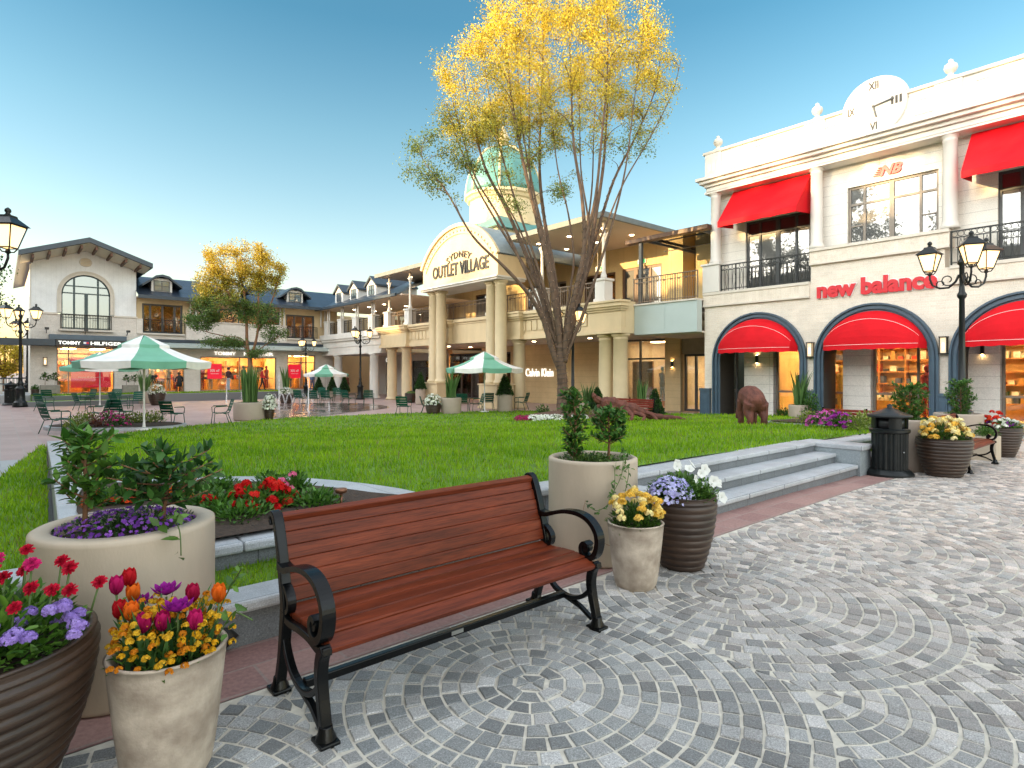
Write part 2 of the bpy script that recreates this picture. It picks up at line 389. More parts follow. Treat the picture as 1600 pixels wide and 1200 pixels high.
def link(name, me, parent=None, loc=None, rot=None, bevel=0.):
    o = bpy.data.objects.new(name, me); COL.objects.link(o)
    if parent is not None: o.parent = parent
    if loc is not None: o.location = loc
    if rot is not None: o.rotation_euler = (0, 0, rot)
    if bevel:
        b = o.modifiers.new('bevel', 'BEVEL'); b.width = bevel; b.segments = 2; b.limit_method = 'ANGLE'; b.angle_limit = R(40)
    return o
def tag(o, label=None, cat=None, group=None, kind=None):
    if label: o['label'] = label
    if cat: o['category'] = cat
    if group: o['group'] = group
    if kind: o['kind'] = kind
    return o
def thing(name, label, cat, loc, rot=TH, group=None, scale=1., org=None):
    o = bpy.data.objects.new(name, None); COL.objects.link(o); o.empty_display_size = .2
    o.location = loc; o.rotation_euler = (0, 0, rot); o.scale = (scale,)*3
    if org: o['_o'] = org
    return tag(o, label, cat, group)
def kids(o): return [c for c in list(bpy.data.objects) if c.parent == o]
def dup(src, loc, rot=None, label=None, scale=None, group=None):
    def cp(o, par):
        c = o.copy(); COL.objects.link(c)
        if par is not None: c.parent = par
        for ch in KIDS(o): cp(ch, c)
        return c
    r = cp(src, None); r.location = loc
    if rot is not None: r.rotation_euler = (0, 0, rot)
    if label: r['label'] = label
    if scale is not None: r.scale = (scale,)*3 if isinstance(scale, (int, float)) else scale
    if group: r['group'] = group
    return r
def KIDS(o): return list(o.children)

# numpy instancing of small templates (leaves, petals) into ONE mesh
LEAF = (np.array([(0, 0, 0), (-.24, .38, .05), (0, .42, -.02), (.24, .38, .05), (-.15, .75, .0), (.15, .75, .0), (0, 1, -.1), (0, .72, -.06)]),
        np.array([(0, 2, 1, 1), (0, 3, 2, 2), (1, 2, 7, 4), (2, 3, 5, 7), (4, 7, 6, 6), (7, 5, 6, 6)]))
DIAM = (np.array([(0, 0, 0), (-.3, .5, .06), (0, 1, 0), (.3, .5, .06)]), np.array([(0, 3, 2, 1)]))
def rosette(n, w, cup=.25):
    vs, fs = [], []
    for i in range(n):
        t = 2*PI*i/n; d = np.array([math.cos(t), math.sin(t), 0]); q = np.array([-math.sin(t), math.cos(t), 0]); o = len(vs)
        vs += [np.zeros(3), d*.5-q*w*.9+[0, 0, cup*.4], d*.9-q*w*.75+[0, 0, cup*.85], d*1.02+[0, 0, cup], d*.9+q*w*.75+[0, 0, cup*.85], d*.5+q*w*.9+[0, 0, cup*.4]]; fs.append(tuple(range(o, o+6)))
    return np.array(vs), np.array(fs)
FLOR5 = rosette(5, .42, .1)
FLOR4 = rosette(4, .5, .2)
ZIN = tuple(map(np.array, (lambda L: (np.vstack([l[0]*s+[0, 0, z] for l, s, z in L]), np.vstack([l[1]+sum(len(q[0][0]) for q in L[:i]) for i, (l, s, z) in enumerate(L)])))(
    [(rosette(13, .24, -.1), 1., 0), (rosette(12, .25, .06), .86, .12), (rosette(10, .27, .15), .68, .25), (rosette(8, .3, .2), .48, .36), (rosette(5, .4, .3), .26, .44)])))
def unit(d): return d/np.maximum(np.linalg.norm(d, axis=1, keepdims=True), 1e-9)
def frames(D, roll=None):
    """matrices whose y axis is D (roll: preferred normal)"""
    D = unit(D); r = rng.normal(size=D.shape) if roll is None else roll+rng.normal(size=D.shape)*.25
    x = unit(np.cross(D, r)); z = np.cross(x, D)
    return np.stack([x, D, z], axis=2)
def frames_z(Z):
    Z = unit(Z); x = unit(np.cross(Z, rng.normal(size=Z.shape))); y = np.cross(Z, x)
    return np.stack([x, y, Z], axis=2)
def inst(T, P, Mx, S, C):
    t, f = T; n = len(P); k = len(t)
    S = np.asarray(S, float)
    if S.ndim == 0: S = np.full(n, float(S))
    if S.ndim == 1: S = S[:, None]
    ts = t[None]*S[:, None, :]
    V = P[:, None, :]+np.einsum('nij,nkj->nki', Mx, ts)
    Fc = f[None]+(np.arange(n)*k)[:, None, None]
    return V.reshape(-1, 3), Fc.reshape(-1, f.shape[1]), np.repeat(C, k, axis=0)
def cloud(name, parts, m, parent=None, loc=None, rot=None):
    V = np.vstack([p[0] for p in parts]); o = 0; Fs = []
    for p in parts: Fs.append(p[1]+o); o += len(p[0])
    C = np.vstack([p[2] for p in parts])
    me = bpy.data.meshes.new(name)
    me.vertices.add(len(V)); me.vertices.foreach_set('co', V.astype(np.float32).ravel())
    loops, starts, pos = [], [], 0
    for Fc in Fs:
        if Fc.shape[1] == 4 and (Fc[:, 2] == Fc[:, 3]).any():
            tri = Fc[:, 2] == Fc[:, 3]
            seqs = [Fc[~tri], Fc[tri][:, :3]]
        else: seqs = [Fc]
        for q in seqs:
            if len(q) == 0: continue
            loops.append(q.ravel()); starts.append(pos+np.arange(len(q))*q.shape[1]); pos += q.size
    L = np.concatenate(loops).astype(np.int32); S = np.concatenate(starts).astype(np.int32)
    me.loops.add(len(L)); me.loops.foreach_set('vertex_index', L)
    me.polygons.add(len(S)); me.polygons.foreach_set('loop_start', S)
    me.update(calc_edges=True); me.validate()
    a = me.color_attributes.new('col', 'FLOAT_COLOR', 'POINT')
    a.data.foreach_set('color', np.hstack([C, np.ones((len(C), 1))]).astype(np.float32).ravel())
    me.materials.append(m)
    return link(name, me, parent, loc, rot)
def shades(n, c1, c2, jit=.18):
    t = rng.random((n, 1)); c = np.array(c1)*(1-t)+np.array(c2)*t
    return np.clip(c*(1+rng.normal(size=(n, 1))*jit), .002, 1)
# ---------------------------------------------------------------- world, sun, camera
w = bpy.data.worlds.new("World"); sc.world = w; w.use_nodes = True
nt = w.node_tree; bg = nt.nodes['Background']
sky = nt.nodes.new('ShaderNodeTexSky'); sky.sky_type = 'NISHITA'; sky.sun_disc = False
SKY_LIFT = 6.3
SUN_AZ = (-.955, -.30); SUN_EL = R(7)
sky.sun_elevation = SUN_EL; sky.sun_rotation = math.atan2(SUN_AZ[0], SUN_AZ[1])
sky.air_density = 1.25; sky.dust_density = .25; sky.ozone_density = 2.2
# added fill: sky overhead and behind the camera boosted to lift shade, blue in front
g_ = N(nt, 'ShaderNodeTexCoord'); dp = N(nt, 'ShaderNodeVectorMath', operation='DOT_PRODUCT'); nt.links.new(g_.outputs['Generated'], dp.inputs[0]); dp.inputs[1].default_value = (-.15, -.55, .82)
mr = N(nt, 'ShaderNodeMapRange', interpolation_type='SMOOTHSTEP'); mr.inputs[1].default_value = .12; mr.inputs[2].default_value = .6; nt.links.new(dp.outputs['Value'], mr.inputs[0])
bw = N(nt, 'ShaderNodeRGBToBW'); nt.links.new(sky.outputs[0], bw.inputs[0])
lift_ = mixrgb(nt, 1., bw.outputs[0], (1.055, .99, .89), 'MULTIPLY'); lift_ = mixrgb(nt, .25, lift_, sky.outputs[0])
sv_ = N(nt, 'ShaderNodeVectorMath', operation='SCALE'); nt.links.new(lift_, sv_.inputs[0]); sv_.inputs['Scale'].default_value = SKY_LIFT
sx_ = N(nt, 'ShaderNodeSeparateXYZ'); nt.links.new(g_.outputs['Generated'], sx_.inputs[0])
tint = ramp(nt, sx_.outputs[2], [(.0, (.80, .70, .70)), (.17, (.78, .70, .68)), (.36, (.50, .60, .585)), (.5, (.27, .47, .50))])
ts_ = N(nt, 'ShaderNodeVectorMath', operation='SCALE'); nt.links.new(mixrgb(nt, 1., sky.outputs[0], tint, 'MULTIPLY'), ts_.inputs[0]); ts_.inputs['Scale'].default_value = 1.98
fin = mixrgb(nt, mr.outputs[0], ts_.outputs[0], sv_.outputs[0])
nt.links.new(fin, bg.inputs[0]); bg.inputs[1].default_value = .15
sl = bpy.data.lights.new('sun', 'SUN'); sl.energy = 4.8; sl.angle = R(.55); sl.color = (1, .68, .32)
so = bpy.data.objects.new('sun', sl); COL.objects.link(so)
sd = Vector((SUN_AZ[0]*math.cos(SUN_EL), SUN_AZ[1]*math.cos(SUN_EL), math.sin(SUN_EL)))
so.rotation_euler = sd.to_track_quat('Z', 'Y').to_euler(); so.location = (-40, -20, 40)
cam = bpy.data.cameras.new('camera'); co = bpy.data.objects.new('camera', cam); COL.objects.link(co)
co.location = (0, 0, H); co.rotation_euler = (R(90), 0, 0)
cam.sensor_width = 36; cam.lens = 36*F/1600; cam.shift_y = -(600-CY)/1600; cam.clip_start = .05; cam.clip_end = 2000
sc.camera = co
sc.render.engine = 'CYCLES'; sc.cycles.use_denoising = True; sc.cycles.max_bounces = 7; sc.cycles.transparent_max_bounces = 24
sc.cycles.sample_clamp_indirect = 6; sc.cycles.caustics_reflective = False; sc.cycles.caustics_refractive = False
sc.view_settings.view_transform = 'Standard'; sc.view_settings.look = 'None'; sc.view_settings.exposure = 1.25; sc.view_settings.gamma = 1

# ---------------------------------------------------------------- ground
def struct(o, kind='structure'): o['kind'] = kind; return o
b = MB()
Ys = [-60, 0, 8, 9, 10, 11, 12, 13, 14, 15, 16, 17, 18, 19, 20, 40, 80, 400, 1500]; Xs = [-1500, -300, -60, 0, 60, 300, 1500]
vs = [(x, y, gy(y)-.008) for y in Ys for x in Xs]; nx = len(Xs)
b.add([(*AB(x, y), z) for x, y, z in vs], [(j*nx+i, j*nx+i+1, (j+1)*nx+i+1, (j+1)*nx+i) for j in range(len(Ys)-1) for i in range(nx-1)])
struct(b.build('ground', M['plaza'], rot=TH))

def sheet(name, a0, a1, b0, b1, dz, m, step=.5):
    q = MB(); na = max(1, int((a1-a0)/step)); nb = max(1, int((b1-b0)/step))
    vs = []
    for j in range(nb+1):
        for i in range(na+1):
            a = a0+(a1-a0)*i/na; bb = b0+(b1-b0)*j/nb; vs.append((a, bb, gy(W(a, bb)[1])+dz))
    q.add(vs, [(j*(na+1)+i, j*(na+1)+i+1, (j+1)*(na+1)+i+1, (j+1)*(na+1)+i) for j in range(nb) for i in range(na)])
    return struct(q.build(name, m, rot=TH))
sheet('cobble_bed', -2.5, 17, -4, 3.1, .0, M['mortar'])
sheet('pink_stone_band', -2.5, 21, 3.1, 3.66, .004, M['pink'])
sheet('shopfront_pavement', 17, 23, -4, 14, .002, M['plazagrey'])
sheet('plaza_walk', -6, 0.6, 7, 15, .003, M['plazagrey'])

# cobbles laid in overlapping fans
def cobbles():
    RR = 15*.0925; st = .0925; gap = .0055
    cen = {}
    rows = [(j, 2.26-j*.93) for j in range(0, 8)]
    def owner(a, bb):
        for j, cb in rows:
            off = 2.07+(j % 2)
            k = round((a-off)/2.0); ca = off+2*k
            if bb < cb-RR: continue
            if (a-ca)**2+(bb-cb)**2 < RR*RR: return (j, k, ca, cb)
        return None
    vs, fs, cs = [], [], []
    pal = [(.125, .14, .145), (.155, .172, .178), (.23, .248, .25), (.30, .312, .312), (.37, .375, .37), (.19, .207, .21), (.26, .27, .268)]
    for j, cb in rows:
        off = 2.07+(j % 2)
        for k in range(-3, 9):
            ca = off+2*k
            for ring in range(int(RR/st)):
                r0 = ring*st; r1 = r0+st; rm = (r0+r1)/2
                n = max(4, round(2*PI*rm/(st*1.12))); ph = rnd.random()
                for q in range(n):
                    t0 = 2*PI*(q+ph)/n; t1 = 2*PI*(q+1+ph)/n; tm = (t0+t1)/2
                    pa, pb = ca+rm*math.cos(tm), cb+rm*math.sin(tm)
                    if pb > 3.06 or pb < -2.6 or pa < -2 or pa > 16.9: continue
                    own = []
                    for u in (.12, .37, .63, .88):
                        for v in (.12, .37, .63, .88):
                            rr_, tt_ = r0+st*u, t0+(t1-t0)*v; xa, xb = ca+rr_*math.cos(tt_), cb+rr_*math.sin(tt_); ow = owner(xa, xb)
                            if ow and ow[0] == j and ow[1] == k: own.append((xa, xb))
                    if len(own) < 6: continue
                    if len(own) < 16: pa, pb = sum(p[0] for p in own)/len(own), sum(p[1] for p in own)/len(own)
                    g = gap*rnd.uniform(.7, 1.5); tg = g/max(rm, .05)
                    quad = [(r0+g, t0+tg), (r1-g, t0+tg), (r1-g, t1-tg), (r0+g, t1-tg)]
                    pts = []
                    for r_, t_ in quad:
                        r_ = max(.012, r_); pts.append([ca+r_*math.cos(t_)+rnd.uniform(-.003, .003), cb+r_*math.sin(t_)+rnd.uniform(-.003, .003)])
                    for it in range(9):
                        bad = [p for p in pts if (lambda o: not o or o[0] != j or o[1] != k)(owner(*p)) or p[1] > 3.095]
                        if not bad: break
                        for p in bad: p[0] += (pa-p[0])*.2; p[1] += (pb-p[1])*.2
                    h = .007+rnd.uniform(-.003, .003); z0 = gy(W(pa, pb)[1]); tx, ty = rnd.uniform(-.02, .02), rnd.uniform(-.02, .02)
                    o = len(vs)
                    for p in pts: vs.append((p[0], p[1], z0-.002))
                    for p in pts:
                        x, y = p[0]+(pa-p[0])*.02, p[1]+(pb-p[1])*.02; vs.append((x, y, z0+h-.004))
                    for p in pts:
                        x, y = p[0]+(pa-p[0])*.10, p[1]+(pb-p[1])*.10; vs.append((x, y, z0+h+tx*(x-pa)+ty*(y-pb)))
                    for l in (0, 4):
                        for i in range(4):
                            ii = (i+1) % 4; fs.append((o+l+i, o+l+ii, o+l+4+ii, o+l+4+i))
                    fs.append((o+8, o+9, o+10, o+11))
                    c = rnd.choice(pal); f = rnd.uniform(.85, 1.2); wm = .035+.19*sstep((pa-1.5)/6.)*rnd.uniform(.2, 1.5)  # reflected warm light painted in: stones paler and warmer toward the right
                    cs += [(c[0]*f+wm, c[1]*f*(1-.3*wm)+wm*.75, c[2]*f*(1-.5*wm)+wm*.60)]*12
    me = bpy.data.meshes.new('cobblestone_paving'); me.from_pydata(vs, [], fs)
    at_ = me.color_attributes.new('col', 'FLOAT_COLOR', 'POINT')
    at_.data.foreach_set('color', np.hstack([np.array(cs), np.ones((len(cs), 1))]).astype(np.float32).ravel())
    bm = bmesh.new(); bm.from_mesh(me); bmesh.ops.recalc_face_normals(bm, faces=bm.faces); bm.to_mesh(me); bm.free()
    me.materials.append(M['cobble']); me.update()
    struct(link('cobblestone_paving', me, rot=TH))
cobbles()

# lawn
LB = [(0.55, 4.47), (9.0, 4.47), (15.0, 4.47), (15.4, 5.4), (16.0, 6.6), (16.6, 7.7), (19, 8.6), (21.3, 9.3), (21.5, 14.5), (20.8, 20.5), (19.5, 22.5), (14.6, 24.3), (9, 25), (4.2, 23.2), (2.0, 20.3), (1.2, 18.6)]
def inpoly(a, b_, P):
    c = False; n = len(P)
    for i in range(n):
        x1, y1 = P[i]; x2, y2 = P[(i+1) % n]
        if (y1 > b_) != (y2 > b_) and a < (x2-x1)*(b_-y1)/(y2-y1)+x1: c = not c
    return c
def hrange(b_, P):
    xs = []
    for i in range(len(P)):
        x1, y1 = P[i]; x2, y2 = P[(i+1) % len(P)]
        if (y1 > b_) != (y2 > b_): xs.append((x2-x1)*(b_-y1)/(y2-y1)+x1)
    return (min(xs), max(xs)) if xs else None
def turf(name, P, zf, m, n=44, rows=60):
    bs_ = [p[1] for p in P]; b0, b1 = min(bs_)+1e-3, max(bs_)-1e-3
    q = MB(); vs = []
    for j in range(rows+1):
        bb = b0+(b1-b0)*j/rows; lo, hi = hrange(bb, P)
        for i in range(n+1):
            a = lo+(hi-lo)*i/n; X, Y, _ = W(a, bb); vs.append((a, bb, zf(X, Y)))
    q.add(vs, [(j*(n+1)+i, j*(n+1)+i+1, (j+1)*(n+1)+i+1, (j+1)*(n+1)+i) for j in range(rows) for i in range(n)], 0, True)
    return struct(q.build(name, m, rot=TH, norm=False))
turf('lawn', LB, lawn_z, M['lawnbase'])
LS = [(-2.2, 1.5), (-.6, 1.5), (-.2, 2.6), (-.05, 4.2), (.25, 5), (.82, 17.6), (.72, 17.7), (0.0, 11), (-.9, 6)]
def strip_z(X, Y):
    a, b_ = AB(X, Y); return gy(Y)+.05+.2*max(0, 1-(b_-4)/13.)
turf('grass_verge', LS, strip_z, M['lawnbase'], 8, 40)
LM = [(.9, 3.9), (3.55, 3.9), (3.55, 4.2), (.9, 4.2)]
turf('grass_terrace', LM, lambda X, Y: .26+.05*(AB(X, Y)[1]-3.9)/.3, M['lawnbase'], 20, 4)
LM2 = [(10.8, 3.9), (15.2, 3.9), (15.2, 4.2), (10.8, 4.2)]
turf('grass_terrace', LM2, lambda X, Y: gy(Y)+.26, M['lawnbase'], 12, 4)

def grass(name, P, zf, near=14., dens=1.):
    as_ = [p[0] for p in P]; bs_ = [p[1] for p in P]
    n = int((max(as_)-min(as_))*(max(bs_)-min(bs_))*1500*dens)
    a = rng.uniform(min(as_), max(as_), n); b_ = rng.uniform(min(bs_), max(bs_), n)
    X = a*VX-b_*VY; Y = a*VY+b_*VX; D = np.hypot(X, Y)
    keep = (rng.random(n) < np.clip((5.2/np.maximum(D, 3))**2, .018, 1)) & (Y > .5)
    # point in polygon
    c = np.zeros(n, bool)
    for i in range(len(P)):
        x1, y1 = P[i]; x2, y2 = P[(i+1) % len(P)]
        if y1 == y2: continue
        c ^= ((y1 > b_) != (y2 > b_)) & (a < (x2-x1)*(b_-y1)/(y2-y1)+x1)
    k = keep & c; a, b_, X, Y, D = a[k], b_[k], X[k], Y[k], D[k]; n = len(a)
    if n == 0: return
    z = np.array([zf(x, y) for x, y in zip(X, Y)])
    s = np.clip(D/5., .8, 5.5)
    h = rng.uniform(.028, .055, n)*np.clip(s, .8, 1.7); wd = .0042*s*rng.uniform(.7, 1.4, n)
    th = rng.uniform(0, 2*PI, n); ln = h*rng.uniform(.1, .7, n); ph = rng.uniform(0, 2*PI, n)
    cx, cy = np.cos(th), np.sin(th)
    V = np.empty((n, 3, 3)); V[:, 0] = np.stack([a-cx*wd, b_-cy*wd, z-.004], 1); V[:, 1] = np.stack([a+cx*wd, b_+cy*wd, z-.004], 1)
    V[:, 2] = np.stack([a+np.cos(ph)*ln, b_+np.sin(ph)*ln, z+h], 1)
    patch = np.sin(a*1.7+np.sin(b_*1.1)*1.3)*.5+np.sin(b_*2.3+a*.6)*.5
    t = np.clip(rng.random(n)+patch*.36+.25*np.sin(a*5.1+b_*3.7)*np.sin(b_*4.3-a*2.), 0, 1)[:, None]
    C = np.array([.11, .255, .006])*(1-t)+np.array([.30, .48, .014])*t
    dry = rng.random(n) < .05+.06*(patch > .5); C[dry] = (.26, .24, .08)
    cloudm = (V.reshape(-1, 3), np.arange(n*3).reshape(n, 3), np.repeat(C, 3, 0))
    struct(cloud(name, [cloudm], M['blade'], rot=TH), 'stuff')
BED1 = [(.6, 4.47), (2.65, 4.47), (2.6, 5.0), (2.35, 5.75), (1.95, 6.4), (1.2, 7.0), (.62, 7.2)]
LG = [(2.95, 4.47)]+LB[1:]+[(0.63, 7.5), (1.4, 7.25), (2.15, 6.6), (2.6, 5.9), (2.9, 5.1)]
grass('grass', LG, lawn_z); grass('verge_grass', LS, strip_z, dens=1.3)
grass('terrace_grass', LM, lambda X, Y: .26+.05*(AB(X, Y)[1]-3.9)/.3, dens=3.); grass('terrace_grass', LM2, lambda X, Y: gy(Y)+.26, dens=2.)

# walls, steps, ribbon of the raised lawn
def wallstrip(name, a0, a1, b0, b1, top, capw, m1, m2, label, cat='wall', over=.025, base=0., capt=.07):
    t = thing(name, label, cat, W(a0, b0), org=(a0, b0, 0))
    q = MB(); c = MB(); n = max(1, int((a1-a0)/1.2))
    for i in range(n):
        x0, x1 = a0+(a1-a0)*i/n, a0+(a1-a0)*(i+1)/n
        zz = [gy(W(x, (b0+b1)/2)[1]) for x in (x0, x1)]
        def hexa(mb, y0, y1, l, h_, g=0.):
            mb.add([(x0, y0, zz[0]+l), (x1-g, y0, zz[1]+l), (x1-g, y1, zz[1]+l), (x0, y1, zz[0]+l), (x0, y0, zz[0]+h_), (x1-g, y0, zz[1]+h_), (x1-g, y1, zz[1]+h_), (x0, y1, zz[0]+h_)],
                   [(0, 3, 2, 1), (4, 5, 6, 7), (0, 1, 5, 4), (1, 2, 6, 5), (2, 3, 7, 6), (3, 0, 4, 7)])
        hexa(q, b0+.02, b1-.02, base-.05, top-capt); hexa(c, b0-over, b1, top-capt, top, .004)
    q.build('wall_face', m1, t); c.build('coping', m2, t, bevel=.018)
    return t
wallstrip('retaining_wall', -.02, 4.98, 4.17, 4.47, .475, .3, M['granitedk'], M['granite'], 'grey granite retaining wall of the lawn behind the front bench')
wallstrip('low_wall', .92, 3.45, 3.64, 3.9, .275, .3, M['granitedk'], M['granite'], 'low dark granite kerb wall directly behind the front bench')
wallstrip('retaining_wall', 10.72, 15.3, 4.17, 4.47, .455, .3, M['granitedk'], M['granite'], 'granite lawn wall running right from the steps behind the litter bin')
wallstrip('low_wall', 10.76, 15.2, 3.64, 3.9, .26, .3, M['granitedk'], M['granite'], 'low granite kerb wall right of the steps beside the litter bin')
# ribbon: flush stone cap running away along the left edge of the lawn
rb = thing('stone_edging', 'pale flat granite edging running away beside the left grass verge', 'edging', (0, 0, 0))
q = MB(); n = 16
for i in range(n):
    y0, y1 = 4.47+(18.7-4.47)*i/n, 4.47+(18.7-4.47)*(i+1)/n-.006
    def e(y): return .28+.042*(y-4.47)
    z0, z1 = [lawn_z(*W(e(y)+.1, y)[:2])+.025 for y in (y0, y1)]
    q.add([(e(y0), y0, z0), (e(y0)+.36, y0, z0), (e(y1)+.36, y1, z1), (e(y1), y1, z1)]+[(e(y0), y0, z0-.5), (e(y0)+.36, y0, z0-.5), (e(y1)+.36, y1, z1-.5), (e(y1), y1, z1-.5)],
          [(0, 1, 2, 3), (0, 4, 5, 1), (1, 5, 6, 2), (2, 6, 7, 3), (3, 7, 4, 0)])
q.build('coping', M['granite'], rb, bevel=.012)
# steps
st = thing('stone_steps', 'three wide grey granite steps climbing to the lawn', 'steps', W(5, 3.55), org=(5, 3.55, 0))
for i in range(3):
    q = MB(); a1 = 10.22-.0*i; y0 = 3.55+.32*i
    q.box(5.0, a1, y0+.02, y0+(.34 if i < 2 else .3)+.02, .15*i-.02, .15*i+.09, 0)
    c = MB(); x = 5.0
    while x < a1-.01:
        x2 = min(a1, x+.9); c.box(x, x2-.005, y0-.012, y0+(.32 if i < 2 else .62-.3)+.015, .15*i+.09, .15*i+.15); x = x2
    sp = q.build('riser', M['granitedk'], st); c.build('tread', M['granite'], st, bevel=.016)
sw = thing('stone_cheek_wall', 'low grey granite cheek wall closing the right end of the steps', 'wall', W(10.22, 3.5), org=(10.22, 3.5, 0))
q = MB(); q.box(10.24, 10.7, 3.52, 4.5, -.05, .37); q.build('wall_face', granite('cheek_granite', (.27, .31, .33), .6, .6, 120), sw)
q = MB(); q.box(10.225, 10.725, 3.48, 4.5, .37, .445); q.build('coping', M['granite'], sw, bevel=.015)
sw = thing('stone_cheek_wall', 'granite cheek wall at the left end of the steps behind the brown pot of petunias', 'wall', W(4.55, 3.6), org=(4.55, 3.6, 0))
q = MB(); q.box(4.57, 4.97, 3.62, 4.15, -.05, .37); q.build('wall_face', M['granitedk'], sw)
q = MB(); q.box(4.55, 4.985, 3.58, 4.16, .37, .445); q.build('coping', M['granite'], sw, bevel=.015)

# curved kerbs and beds
def kerb(label, pts, wd, zf, m, closed=False, dz=.03):
    q = MB(); k = len(pts); o = []
    for i in range(k):
        p = pts[i]; a = pts[(i-1) % k] if closed else pts[max(0, i-1)]; c = pts[(i+1) % k] if closed else pts[min(k-1, i+1)]
        d = Vector((c[0]-a[0], c[1]-a[1])).normalized(); nn = Vector((-d.y, d.x))*wd/2
        X, Y, _ = W(*p); z = zf(X, Y)+dz
        o.append([(p[0]+nn.x, p[1]+nn.y, z), (p[0]-nn.x, p[1]-nn.y, z), (p[0]-nn.x, p[1]-nn.y, z-.15), (p[0]+nn.x, p[1]+nn.y, z-.15)])
    vs = [v for r_ in o for v in r_]; fs = []
    for i in range(k if closed else k-1):
        j = (i+1) % k
        for l in range(4): fs.append((i*4+l, i*4+(l+1) % 4, j*4+(l+1) % 4, j*4+l))
    q.add(vs, fs); t = thing('stone_kerb', label, 'kerb', (0, 0, 0)); q.build('kerbstones', m, t); return t
def smooth(pts, n=5, closed=False):
    out = []; k = len(pts)
    for i in range(k if closed else k-1):
        g = lambda j: np.array(pts[j % k] if closed else pts[min(max(j, 0), k-1)], float)
        p0, p1, p2, p3 = g(i-1), g(i), g(i+1), g(i+2)
        for s_ in range(n):
            t = s_/n; out.append(tuple(.5*((2*p1)+(-p0+p2)*t+(2*p0-5*p1+4*p2-p3)*t*t+(-p0+3*p1-3*p2+p3)*t**3)))
    if not closed: out.append(tuple(map(float, pts[-1])))
    return out
def bed(name, P, zf, m, dz=.035):
    q = MB(); c = np.mean(np.array(P), 0); vs = [(c[0], c[1], zf(*W(*c)[:2])+dz+.03)]+[(p[0], p[1], zf(*W(*p)[:2])+dz) for p in P]
    q.add(vs, [(0, i+1, (i+1) % len(P)+1) for i in range(len(P))]); return struct(q.build(name, m, rot=TH))
k1 = smooth([(2.75, 4.47), (2.72, 5.0), (2.45, 5.8), (2.02, 6.5), (1.25, 7.1), (.66, 7.3)])
kerb('curved granite kerb around the bed of red and orange flowers', k1, .3, lawn_z, M['granite'])
bed('flower_bed_soil', smooth([(.62, 4.47), (2.6, 4.47), (2.57, 5.0), (2.3, 5.7), (1.9, 6.4), (1.2, 7.0), (.62, 7.2)], 4, True), lawn_z, M['soil'])
def ellipse(cx, cy, rx, ry, n=26, ph=0): return [(cx+rx*math.cos(2*PI*i/n)*math.cos(ph)-ry*math.sin(2*PI*i/n)*math.sin(ph), cy+rx*math.cos(2*PI*i/n)*math.sin(ph)+ry*math.sin(2*PI*i/n)*math.cos(ph)) for i in range(n)]
B2 = AB(*at(183, 668)[:2]); e2 = ellipse(B2[0], B2[1], 2.15, 1.35, ph=-.7)
bed('flower_bed_soil', e2, lambda X, Y: gy(Y)+.06, M['soil'], .05)
kerb('pale curved kerb around the far bed of magenta flowers beside the chairs', e2, .28, lambda X, Y: gy(Y)+.07, M['granite'], True, .03)
B3 = AB(*at(1310, 661, lawn_z)[:2]); e3 = ellipse(B3[0]-.1, B3[1], 1.35, 1.7)
bed('flower_bed_soil', e3, lambda X, Y: lawn_z(X, Y), M['soil'], .06)
kerb('pale curved kerb around the purple flower bed below the red awnings', e3, .25, lawn_z, M['granite'], True)
TREE = atY(880, 24., lawn_z); TA = AB(TREE[0], TREE[1])
q = MB(); q.lathe([(2.0, -.02), (1.7, .10), (1.0, .2), (.4, .27), (.01, .29)], 28, (TA[0], TA[1], TREE[2]), sy=.8, cap=False)
struct(q.build('mulch_mound', M['mulch'], rot=TH))
# wet splash pad round the fountains
q = MB(); P = smooth([AB(*at(x, y)[:2]) for x, y in ((405, 649), (470, 652), (560, 643), (610, 636), (560, 630), (470, 630), (420, 634))], 4, True)
q.add([(p[0], p[1], gy(W(*p)[1])+.006) for p in P], [tuple(range(len(P)))]); struct(q.build('water_film', M['wet'], rot=TH))
# ---------------------------------------------------------------- buildings (a = across, b = along, sizes before the scale K)
def bld(name, label, cat, a0, b0, z0=0., group=None):
    x, y, _ = W(a0*K, b0*K); return thing(name, label, cat, (x, y, GF+z0*K), scale=K, org=(a0, b0, z0), group=group)
def win(root, fac, c0, c1, z0, z1, cols=(0, 1), rows=(0, 1), fw=.06, mf=None, mg=None, d=0., name='window', doors=(), label=None):
    """frame with its pane as a child; cols/rows are fractions of the opening"""
    q = MB(); g = MB(); W_, H_ = c1-c0, z1-z0
    for i, c in enumerate(cols):
        x = c0+W_*c; wd = fw*(1.9 if i in doors else 1)
        lo, hi = (x, x+wd) if i == 0 else ((x-wd, x) if i == len(cols)-1 else (x-wd/2, x+wd/2))
        q.fbox(fac, lo, hi, z0, z1, d-.05, d+.045)
    for i, r in enumerate(rows):
        z = z0+H_*r; lo, hi = (z, z+fw) if i == 0 else ((z-fw, z) if i == len(rows)-1 else (z-fw/2, z+fw/2))
        q.fbox(fac, c0+.01, c1-.01, lo, hi, d-.045, d+.038)
    o = q.build(name, mf or M['frame'], root)
    g.fbox(fac, c0+.012, c1-.012, z0+.012, z1-.012, d-.008, d+.004)
    gl = g.build('pane', mg or M['winglass'], o, off=root['_o'])
    if label: o['label'] = label
    return o
def mould(root, fac, c0, c1, steps, m, name='cornice', ends=True):
    """stack of (z0,z1,proj) bands"""
    q = MB()
    for z0, z1, p in steps: q.fbox(fac, c0-(p*.8 if ends else 0), c1+(p*.8 if ends else 0), z0, z1, -.25, p)
    return q.build(name, m, root, bevel=.008)
